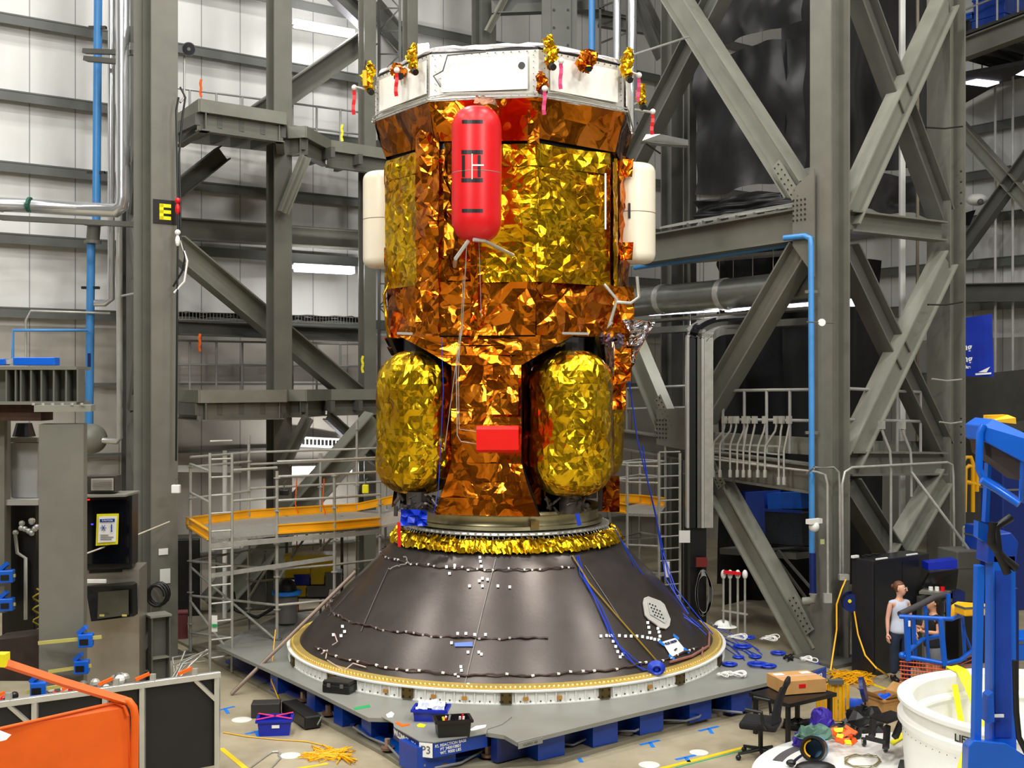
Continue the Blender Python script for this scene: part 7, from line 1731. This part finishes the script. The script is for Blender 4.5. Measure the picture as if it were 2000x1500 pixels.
def heap(label, cat, name, u, v, z, w_, d_, h_, m_, seed, amp=0.05):
    c = PZ(u, v, z); rnd = random.Random(seed); mb = MB(); n = 14; k = 7; vs = []
    for i in range(n):
        a = 2*math.pi*i/n
        for j in range(k+1):
            g = j/k; r = math.cos(g*math.pi/2)**0.6 if j < k else 0.02
            vs.append(c+Vector((w_*r*math.cos(a)*(1+rnd.uniform(-.2, .2)), d_*r*math.sin(a)*(1+rnd.uniform(-.2, .2)), max(0.002, h_*math.sin(g*math.pi/2)+rnd.uniform(-amp, amp)*(0 if j == 0 else 1)))))
    mb.add(vs, [(i*(k+1)+j, ((i+1) % n)*(k+1)+j, ((i+1) % n)*(k+1)+j+1, i*(k+1)+j+1) for i in range(n) for j in range(k)])
    return solo(name, mb, m_, label, cat)
heap('rumpled black bag on the far edge of the white disc', 'bag', 'black_bag', 1688, 1422, 0.26, 0.27, 0.2, 0.26, blackm, 1)
heap('sage green cloth heaped on the gear at the left of the white disc', 'cloth', 'green_cloth', 1590, 1440, 0.40, 0.22, 0.14, 0.12, mat('sage_cloth', (90, 124, 108), 0.8), 2, 0.05)
heap('purple-blue harness padding under the green cloth', 'harness', 'purple_padding', 1604, 1425, 0.26, 0.16, 0.14, 0.26, mat('purple_pad', (52, 30, 150), 0.5), 3)
heap('purple-blue padding lying left of the black roll', 'harness', 'purple_padding', 1568, 1455, 0.26, 0.12, 0.1, 0.16, mat('purple_pad', (52, 30, 150), 0.5), 4)
heap('black pad lying between the office chair and the white disc', 'pad', 'black_pad', 1560, 1422, 0.0, 0.24, 0.14, 0.12, blackm, 8, 0.03)
rnd = random.Random(7); t = thing('safety_harness', 'orange and black safety harness piled on the white disc', 'harness', G(1645, 1440))
heapo = heap('tmp', 'x', 'harness_base', 1648, 1438, 0.26, 0.2, 0.15, 0.14, blackm, 5)
heapo.parent = t; heapo.location = heapo.location-t.location
for kk_ in ('label', 'category'): del heapo[kk_]
for i in range(20):
    p = G(1648+rnd.uniform(-28, 28), 1438+rnd.uniform(-16, 12), 0.33+0.1*rnd.random()); a = rnd.uniform(0, 3.1)
    d = Vector((math.cos(a), 0.4*math.sin(a), rnd.uniform(-.6, .6)))*0.06; part('webbing_loop', MB().bar(p-d, p+d, 0.055, 0.02, (rnd.uniform(-1, 1), -1, 1)), mat('harness_orange', (238, 92, 16), 0.6) if i % 6 else lemon, t)
t = thing('black_roll', 'black ribbed roll with an orange inner liner on the white disc', 'roll', G(1590, 1470))
c = G(1590, 1462, 0.40); ax = Vector((-0.35, -0.85, 0.25)).normalized(); ex = ax.cross(Z).normalized(); ey = ex.cross(ax)
g = MB()
for d_, r in ((0, 0.12), (0.02, 0.145), (0.12, 0.145), (0.2, 0.14)): pass
rings = [(0.10, 0.105), (0.16, 0.12), (0.16, 0.145), (0.13, 0.15), (-0.12, 0.145), (-0.12, 0.1), (0.10, 0.105)]
vs = []; n = 28
for i in range(n):
    a = 2*math.pi*i/n
    for d_, r in rings: vs.append(c+ax*d_+(ex*math.cos(a)+ey*math.sin(a))*r)
g.add(vs, [(i*7+j, ((i+1) % n)*7+j, ((i+1) % n)*7+j+1, i*7+j+1) for i in range(n) for j in range(6)])
part('roll_shell', g, blackm, t, smooth=40)
part('orange_liner', MB().tube([c+ax*0.1+(ex*math.cos(a)+ey*math.sin(a))*0.098 for a in [(-1.3+2.6*i/12) for i in range(13)]], 0.014, 6), yellow, t, smooth=60); part('blue_base', MB().cyl(c-ax*0.12, c-ax*0.15, 0.15, 24), mat('pale_blue_pad', (110, 170, 220)), t)
solo('cable_loop', MB().tube([G(1685+rnd.uniform(-4, 4)+34*math.cos(i*0.7), 1486+13*math.sin(i*0.7)+rnd.uniform(-3, 3), 0.265+0.004*(i % 3)) for i in range(36)], 0.005, 5), mat('olive_wire', (120, 112, 70), 0.5), 'loose coil of thin olive wire on the white disc', 'cable', smooth=60)
solo('black_mouse', MB().ball(G(1545, 1490, 0.30), 0.05, 10, 8, 1.2, 0.9, 0.8), blackm, 'small black buckle piece at the left of the white disc', 'buckle')
solo('black_pouch', MB().ball(G(1592, 1500, 0.28), 0.2, 14, 8, 1.2, 0.6, 0.4), blackm, 'black pouch cut by the bottom edge on the white disc', 'pouch', smooth=60)
solo('printed_sheet', MB().slab([G(1752, 1505), G(1758, 1484), G(1790, 1486), G(1800, 1508)], Z*0.004), mat('leaflet_dark', (60, 66, 58), 0.5), 'dark printed sheet at the bottom edge beside the white ring', 'sheet')
solo('yellow_strap_end', MB().slab([G(1738, 1450), G(1766, 1430), G(1768, 1440), G(1745, 1455)], Z*0.012), lemon, 'yellow strap end between the wheeled seat and the white ring', 'strap')
# ================================================================ LEFT FOREGROUND
# grey support column with cap and transverse beam
t = thing('test_stand_column', 'wide grey steel column with a bolted cap plate at the left, in front of the server rack', 'column', P(122, 1540, 14.8))
c = P(124, 750, 14.8); part('shaft', MB().box((c.x, c.y, 2.1), (0.52, 0.45, 4.2), 0.25), steel, t)
p = P(128, 797, 14.8); part('cap_plate', MB().box(p, (0.66, 0.6, 0.08), 0.25), steel_l, t)
g = MB()
for i in range(6): g.cyl(p+Vector((-0.3+0.12*i, -0.26, 0.04)), p+Vector((-0.3+0.12*i, -0.26, 0.07)), 0.02, 6)
part('cap_bolts', g, galv, t)
t = thing('stiffened_beam', 'deep grey beam with vertical stiffener plates on top of the wide left column', 'beam', P(60, 790, 15.1))
a = P(-60, 753, 15.1); b_ = P(163, 753, 15.1); mb = MB(); mb.bar(a+Z*0.22, b_+Z*0.22, 0.5, 0.04); mb.bar(a-Z*0.22, b_-Z*0.22, 0.5, 0.04); mb.bar(a, b_, 0.04, 0.42)
part('beam_body', mb, steel, t)
for u in (20, 38, 48, 68, 88, 112, 136, 158): part('stiffener', MB().box(P(u, 753, 14.98), (0.02, 0.24, 0.42), 0.0), steel_d, t)
t = thing('blue_tube', 'bright blue square tube lying on the stiffened beam', 'tube', P(70, 716, 15))
part('tube_body', MB().bar(P(31, 706, 15), P(112, 706, 15), 0.18, 0.1), liftblue, t, bevel=0.008); part('tube_body', MB().bar(P(-30, 708, 15), P(14, 707, 15), 0.18, 0.08), liftblue, t, bevel=0.008); part('joint', MB().bar(P(14, 707, 15), P(31, 706, 15), 0.08, 0.06), galv, t)
solo('rusty_beam', MB().bar(P(-60, 806, 15.2), P(92, 806, 15.2), 0.4, 0.2), mat('rusty_brown', (62, 40, 26), 0.7, 0.2, 0.3, 8), 'rusty brown beam under the stiffened beam at far left', 'beam')
t = thing('jack_pedestal', 'pale grey pedestal with black jack on top at far left', 'pedestal', P(45, 975, 15.6))
part('shaft', MB().slab([P(22, 972, 15.6), P(72, 972, 15.6), P(74, 865, 15.6), P(18, 865, 15.6)], Vector((0, 0.3, 0))), mat('pale_steel', (168, 168, 166), 0.4, 0.2, 0.12, 2), t)
part('top_plate', MB().box(P(44, 858, 15.7), (0.55, 0.4, 0.06)), steel_l, t); part('bottom_plate', MB().box(P(45, 978, 15.6), (0.6, 0.5, 0.07)), alu, t); part('jack', MB().cyl(P(47, 852, 15.7), P(47, 826, 15.7), 0.15, 14, 0.1), blackm, t)
solo('slim_post', MB().box(P(3, 1000, 15.4)+Z*0, (0.16, 0.2, 2.6)), steel, 'slim grey post at the extreme left edge', 'post')
t = thing('pump_assembly', 'dark pump assembly with grey pipe under the jack pedestal', 'pump', P(45, 1260, 15.6))
part('pump_body', MB().box(P(48, 1115, 15.9), (0.45, 0.4, 1.8)), blackm, t, bevel=0.02); part('grey_pipe', MB().tube([P(30, 1045, 15.6), P(34, 1080, 15.6), P(50, 1090, 15.6), P(50, 1210, 15.6)], 0.025, 8), galv, t, smooth=60)
g = MB(); rnd = random.Random(3)
for i in range(12): g.ball(P(30+rnd.uniform(0, 50), 1015+rnd.uniform(0, 30), 15.6), 0.04, 7, 5)
part('fittings', g, alu, t)
solo('extension_cable', MB().tube([P(72+8*math.sin(i*1.1), 1150+i*4, 15.5+0.05*math.cos(i)) for i in range(22)], 0.012, 6), mat('mustard', (150, 130, 20), 0.5), 'mustard coiled cord hanging beside the wide left column', 'cord', smooth=60)
solo('rusty_block', MB().slab([P(-20, 1330, 14.6), P(82, 1330, 14.6), P(82, 1240, 14.6), P(-20, 1252, 14.6)], Vector((0, 0.5, 0))), mat('rusty_dark', (52, 40, 34), 0.6, 0.3, 0.3, 6), 'dark rusty steel block at far left below the pump', 'block')
# server rack, cabinet, heater
t = thing('server_rack', 'black glass-fronted rack with a yellow bordered notice, left of the E column', 'rack', P(215, 1110, 17.6))
part('rack_body', MB().slab([P(158, 1110, 17.6), P(258, 1108, 17.6), P(258, 968, 17.6), P(158, 970, 17.6)], Vector((-0.1, 0.6, 0))), blackm, t); part('glass_front', MB().slab([P(164, 1102, 17.58), P(252, 1100, 17.58), P(252, 976, 17.58), P(164, 978, 17.58)], Vector((0, 0.012, 0))), mat('dark_glass', (10, 12, 18), 0.08), t)
part('top_plate', MB().bar(P(156, 966, 17.8), P(260, 964, 17.8), 0.7, 0.03), steel_l, t)
for u, v, m_ in ((180, 1024, 'blue_led'), (173, 976, 'red_led')): part('status_light', MB().box(P(u, v, 17.56), (0.03, 0.01, 0.02)), mat(m_, (60, 60, 255) if m_[0] == 'b' else (255, 30, 30), emit=2, var=0), t)
nq = [P(187, 1066, 17.5), P(230, 1063, 17.5), P(232, 1003, 17.5), P(189, 1004, 17.5)]
nt_ = thing('caution_notice', 'white notice with yellow border and blue symbols taped on the black rack', 'notice', nq[0]); part('border', MB().slab(nq, Vector((0, 0.006, 0))), lemon, nt_)
iq = [P(191, 1060, 17.48), P(226, 1058, 17.48), P(228, 1008, 17.48), P(193, 1009, 17.48)]; part('sheet', MB().slab(iq, Vector((0, 0.006, 0))), white_tape, nt_)
part('blue_header', MB().slab([P(195, 1020, 17.47), P(224, 1019, 17.47), P(224, 1013, 17.47), P(195, 1014, 17.47)], Vector((0, 0.005, 0))), royal, nt_)
text_mesh('CAUTION', 0.035, P(209.5, 1016.5, 17.46), (1, 0, 0), Z, white_tape, nt_)
g = MB(); c = P(202, 1031, 17.46)
for i in range(3): a = math.pi*i/3; g.bar(c-Vector((math.cos(a), 0, math.sin(a)))*0.045, c+Vector((math.cos(a), 0, math.sin(a)))*0.045, 0.008, 0.006, (0, 1, 0))
g.bar(P(218, 1024, 17.46), P(218, 1036, 17.46), 0.014, 0.006, (0, 1, 0)); g.ball(P(218, 1037, 17.46), 0.014, 8, 6); part('symbols', g, royal, nt_, 'blue snowflake and thermometer')
g = MB()
for i, w_ in enumerate((16, 26, 22)): g.bar(P(196, 1045+i*4, 17.47), P(196+w_, 1045+i*4, 17.47), 0.006, 0.008)
part('printed_lines', g, mat('print_grey', (90, 90, 96)), nt_)
t = thing('space_heater', 'small grey louvred heater on top of the black rack', 'heater', P(198, 962, 17.7)); part('heater_body', MB().slab([P(162, 962, 17.7), P(224, 962, 17.6), P(224, 930, 17.6), P(162, 931, 17.7)], Vector((-0.02, 0.35, 0))), mat('heater_dark', (60, 56, 52), 0.5), t); part('grille', MB().slab([P(178, 958, 17.58), P(221, 958, 17.56), P(221, 934, 17.56), P(178, 935, 17.58)], Vector((0, 0.015, 0))), mat('heater_grille', (178, 170, 158), 0.4), t)
g = MB()
for i in range(7): g.bar(P(180, 938+i*2.8, 17.55), P(219, 938+i*2.8, 17.54), 0.006, 0.008)
part('louvres', g, steel_d, t)
t = thing('steel_cabinet', 'stainless cabinet with a black monitor box on its front, left of the E column', 'cabinet', P(215, 1390, 17.7))
part('cabinet_body', MB().slab([P(150, 1392, 17.7), P(272, 1392, 17.7), P(272, 1112, 17.7), P(150, 1114, 17.7)], Vector((-0.1, 0.7, 0))), mat('stainless', (168, 160, 148), 0.32, 0.6, 0.12, 2), t); part('top_slot', MB().slab([P(174, 1120, 17.68), P(238, 1117, 17.68), P(238, 1112, 17.68), P(174, 1114, 17.68)], Vector((0, 0.01, 0))), blackm, t)
t = thing('monitor_box', 'black wall cabinet with window mounted on the stainless cabinet', 'monitor box', P(215, 1215, 17.5))
part('box_body', MB().slab([P(167, 1146, 17.62), P(178, 1214, 17.4), P(261, 1204, 17.3), P(259, 1143, 17.3), P(250, 1138, 17.6)], Vector((0, 0.2, 0))), blackm, t); part('window', MB().slab([P(190, 1209, 17.36), P(251, 1201, 17.28), P(251, 1152, 17.28), P(192, 1157, 17.36)], Vector((0, 0.01, 0))), mat('window_olive', (70, 70, 58), 0.15), t)
for u in (199, 243): part('yellow_sticker', MB().box(P(u, 1202, 17.27), (0.07, 0.005, 0.03)), mat('sticker', (190, 180, 110)), t)
part('white_label', MB().box(P(186, 1135, 17.5), (0.32, 0.05, 0.05)), white_tape, t)
# stub column with gusset
SB = FL(308, 1338); t = thing('stub_column', 'short green-grey stub column with a sloping gusset in front of the E column', 'column', SB)
h = 1.1; part('stub_body', MB().ibeam(SB, SB+Z*h, 0.3, 0.3, U, 0.02, 0.02), steel_d, t); part('stub_plate', MB().box(SB+Z*h, (0.34, 0.34, 0.03), AX), steel_l, t); part('mid_plate', MB().box(SB+Z*0.45, (0.3, 0.3, 0.02), AX), steel_l, t)
part('sloping_gusset', MB().slab([SB-U*0.15+Z*0.85, SB-U*0.62+Z*0.03, SB-U*0.52+Z*0.03, SB-U*0.15+Z*0.62], W*0.16), steel_d, t); part('strut', MB().bar(SB-U*0.38+Z*0.3, SB-U*0.15+Z*0.25, 0.14, 0.02), steel_d, t)
g = MB(); rnd = random.Random(22)
for i in range(7):
    a = FL(332+rnd.uniform(-5, 10), 1335+rnd.uniform(-10, 5)); solo('grey_hose', MB().tube([a+Z*0.02, a+Vector((rnd.uniform(-.1, .2), 0.2, 0.2+0.1*rnd.random())), a+Vector((rnd.uniform(0.1, .5), 0.5, 0.35+rnd.uniform(-.1, .2)))], 0.014, 6), galv, 'loose grey hose bundled at the foot of the stub column', 'hose', 'loose grey hoses by the stub column', smooth=60)
solo('rope', MB().tube([P(158, 1085, 16.9), P(260, 1048, 18.5), P(331, 1019, 19.9)], 0.012, 6), mat('rope_white', (206, 200, 180), 0.7), 'thin pale rope stretched from the wide left column to the E column', 'rope')
p = P(303, 1165, 19.6); solo('black_coil', MB().tube([p+Vector((0.16*math.cos(a), 0.02*a, 0.18*math.sin(a))) for a in [0.5*i for i in range(30)]], 0.03, 8), blackm, 'black hose coil hanging low on the E column behind the stub column', 'hose', smooth=60)
# framed black partition
t = thing('framed_screen', 'aluminium framed black panel screen crossing the lower left corner', 'screen', P(428, 1560, 14.2))
tl = P(-30, 1393, 12.8); trr = P(430, 1317, 14.2)
dd = (trr-tl); dd.z = 0; dn = dd.normalized(); zt_ = trr.z; tl.z = zt_; 
k0 = tl; k1 = Vector((trr.x, trr.y, zt_))
part('top_rail', MB().bar(k0, k1, 0.07, 0.07), alu, t, bevel=0.006)
for f in (0.21, 0.5, 0.66, 1.0):
    p = k0+(k1-k0)*f; part('frame_post', MB().bar(p-dn*0.035, Vector((p.x, p.y, 0))-dn*0.035, 0.06, 0.06, (0, 1, 0)), alu, t, bevel=0.005)
part('black_panel', MB().slab([k0+Vector((0, 0.02, -0.05)), k1+Vector((-0.04, 0.02, -0.05)), Vector((k1.x-0.04, k1.y+0.02, 0.1)), Vector((k0.x, k0.y+0.02, 0.1))], Vector((0.01, 0.02, 0))), blackm2, t)
for f, s in ((0.98, -1), (0.19, -1)):
    p = k0+(k1-k0)*f; part('corner_brace', MB().bar(p-Z*0.30, p+dn*s*0.25-Z*0.03, 0.04, 0.04, (0, 1, 0)), alu, t)
for i, f in enumerate((0.07, 0.36, 0.51, 0.67, 0.86)):
    p = k0+(k1-k0)*f+Z*0.07; t2 = thing('toggle_clamp', 'orange handled toggle clamp on the aluminium top rail', 'clamp', p, group='orange toggle clamps along the framed screen'); part('handle', MB().bar(p-dn*0.14, p+dn*0.02+Z*0.05, 0.03, 0.035), orange, t2); part('jaw', MB().box(p+dn*0.06, (0.06, 0.05, 0.08)), galv, t2)
# blue bar clamps
for i, (u, v, Y, L_, lb) in enumerate(((168, 1250, 14.4, (75, 1256, 198, 1244), 'blue jaw bar clamp with yellow bar on the wide left column'), (160, 1302, 14.5, (95, 1312, 178, 1300), 'blue jaw clamp just above the aluminium rail at the wide column'), (76, 1345, 13.4, (50, 1352, 130, 1338), 'blue jaw clamp behind the orange guard bar, lower left'), (14, 1125, 15.2, (-20, 1128, 30, 1124), 'blue jaw clamp at far left, upper'), (14, 1180, 15.2, (-20, 1184, 30, 1180), 'blue jaw clamp at far left, lower'))):
    p = P(u, v, Y); t2 = thing('bar_clamp', lb, 'clamp', p); part('jaw', MB().box(p, (0.17, 0.14, 0.16), 0.2), liftblue, t2, bevel=0.01); part('jaw_hole', MB().box(p-Vector((0, 0.075, 0.01)), (0.1, 0.01, 0.07), 0.2), blackm, t2); part('knob', MB().bar(p+Vector((-0.09, 0, 0.08)), p+Vector((0, 0, 0.16)), 0.09, 0.05), liftblue, t2); part('bar', MB().bar(P(L_[0], L_[1], Y-0.02), P(L_[2], L_[3], Y-0.02), 0.03, 0.04), mat('clamp_bar', (190, 180, 100), 0.4), t2)
rnd = random.Random(17); 
for i in range(26):
    u = rnd.uniform(0, 255); p = P(u, 1385-0.16*u-12+rnd.uniform(-14, 6), 13.9+rnd.random()*0.3)
    solo('fastener_jar', MB().ball(p, 0.035+0.03*rnd.random(), 8, 6), [galv, steel_d, redm, white, blackm, steel_l][i % 6], 'small loose fitting among the clutter behind the aluminium rail', 'fitting', 'loose fittings behind the aluminium rail')
solo('work_table', MB().bar(P(-40, 1420, 14.3), P(262, 1372, 15.3), 0.9, 0.05), blackm, 'dark bench top carrying loose fittings behind the framed screen', 'bench')
# orange guard
t = thing('orange_guard', 'orange guard basket panel with round tube rim at the bottom left corner', 'guard', P(150, 1560, 9.6))
part('guard_panel', MB().slab([P(-40, 1432, 9.0), P(228, 1372, 9.6), P(246, 1382, 9.6), P(252, 1400, 9.6), P(258, 1560, 9.6), P(-40, 1560, 9.0)], Vector((0.0, 0.02, 0))), orange, t)
part('top_tube', MB().tube([P(-10, 1288, 9.2), P(0, 1292, 9.2), P(125, 1333, 9.4), P(245, 1369, 9.6)], 0.038, 4), orange, t)
part('corner_tube', MB().tube([P(236, 1366, 9.6), P(252, 1370, 9.6), P(261, 1382, 9.6), P(264, 1400, 9.6), P(262, 1570, 9.6)], 0.032, 12), orange, t, smooth=60)
part('panel_rim', MB().tube([P(-40, 1432, 8.98), P(225, 1372, 9.58), P(243, 1380, 9.58), P(250, 1398, 9.58)], 0.012, 8), orange, t)
part('pad_end', MB().box(P(2, 1288, 9.2), (0.1, 0.1, 0.1)), lemon, t, 'pale yellow end pad')
solo('white_pad', MB().slab([P(-30, 1415, 8.9), P(22, 1435, 9.0), P(12, 1445, 8.8), P(-30, 1430, 8.8)], Vector((0, -0.1, 0.02))), white, 'white pad corner at the left edge above the orange panel', 'pad')
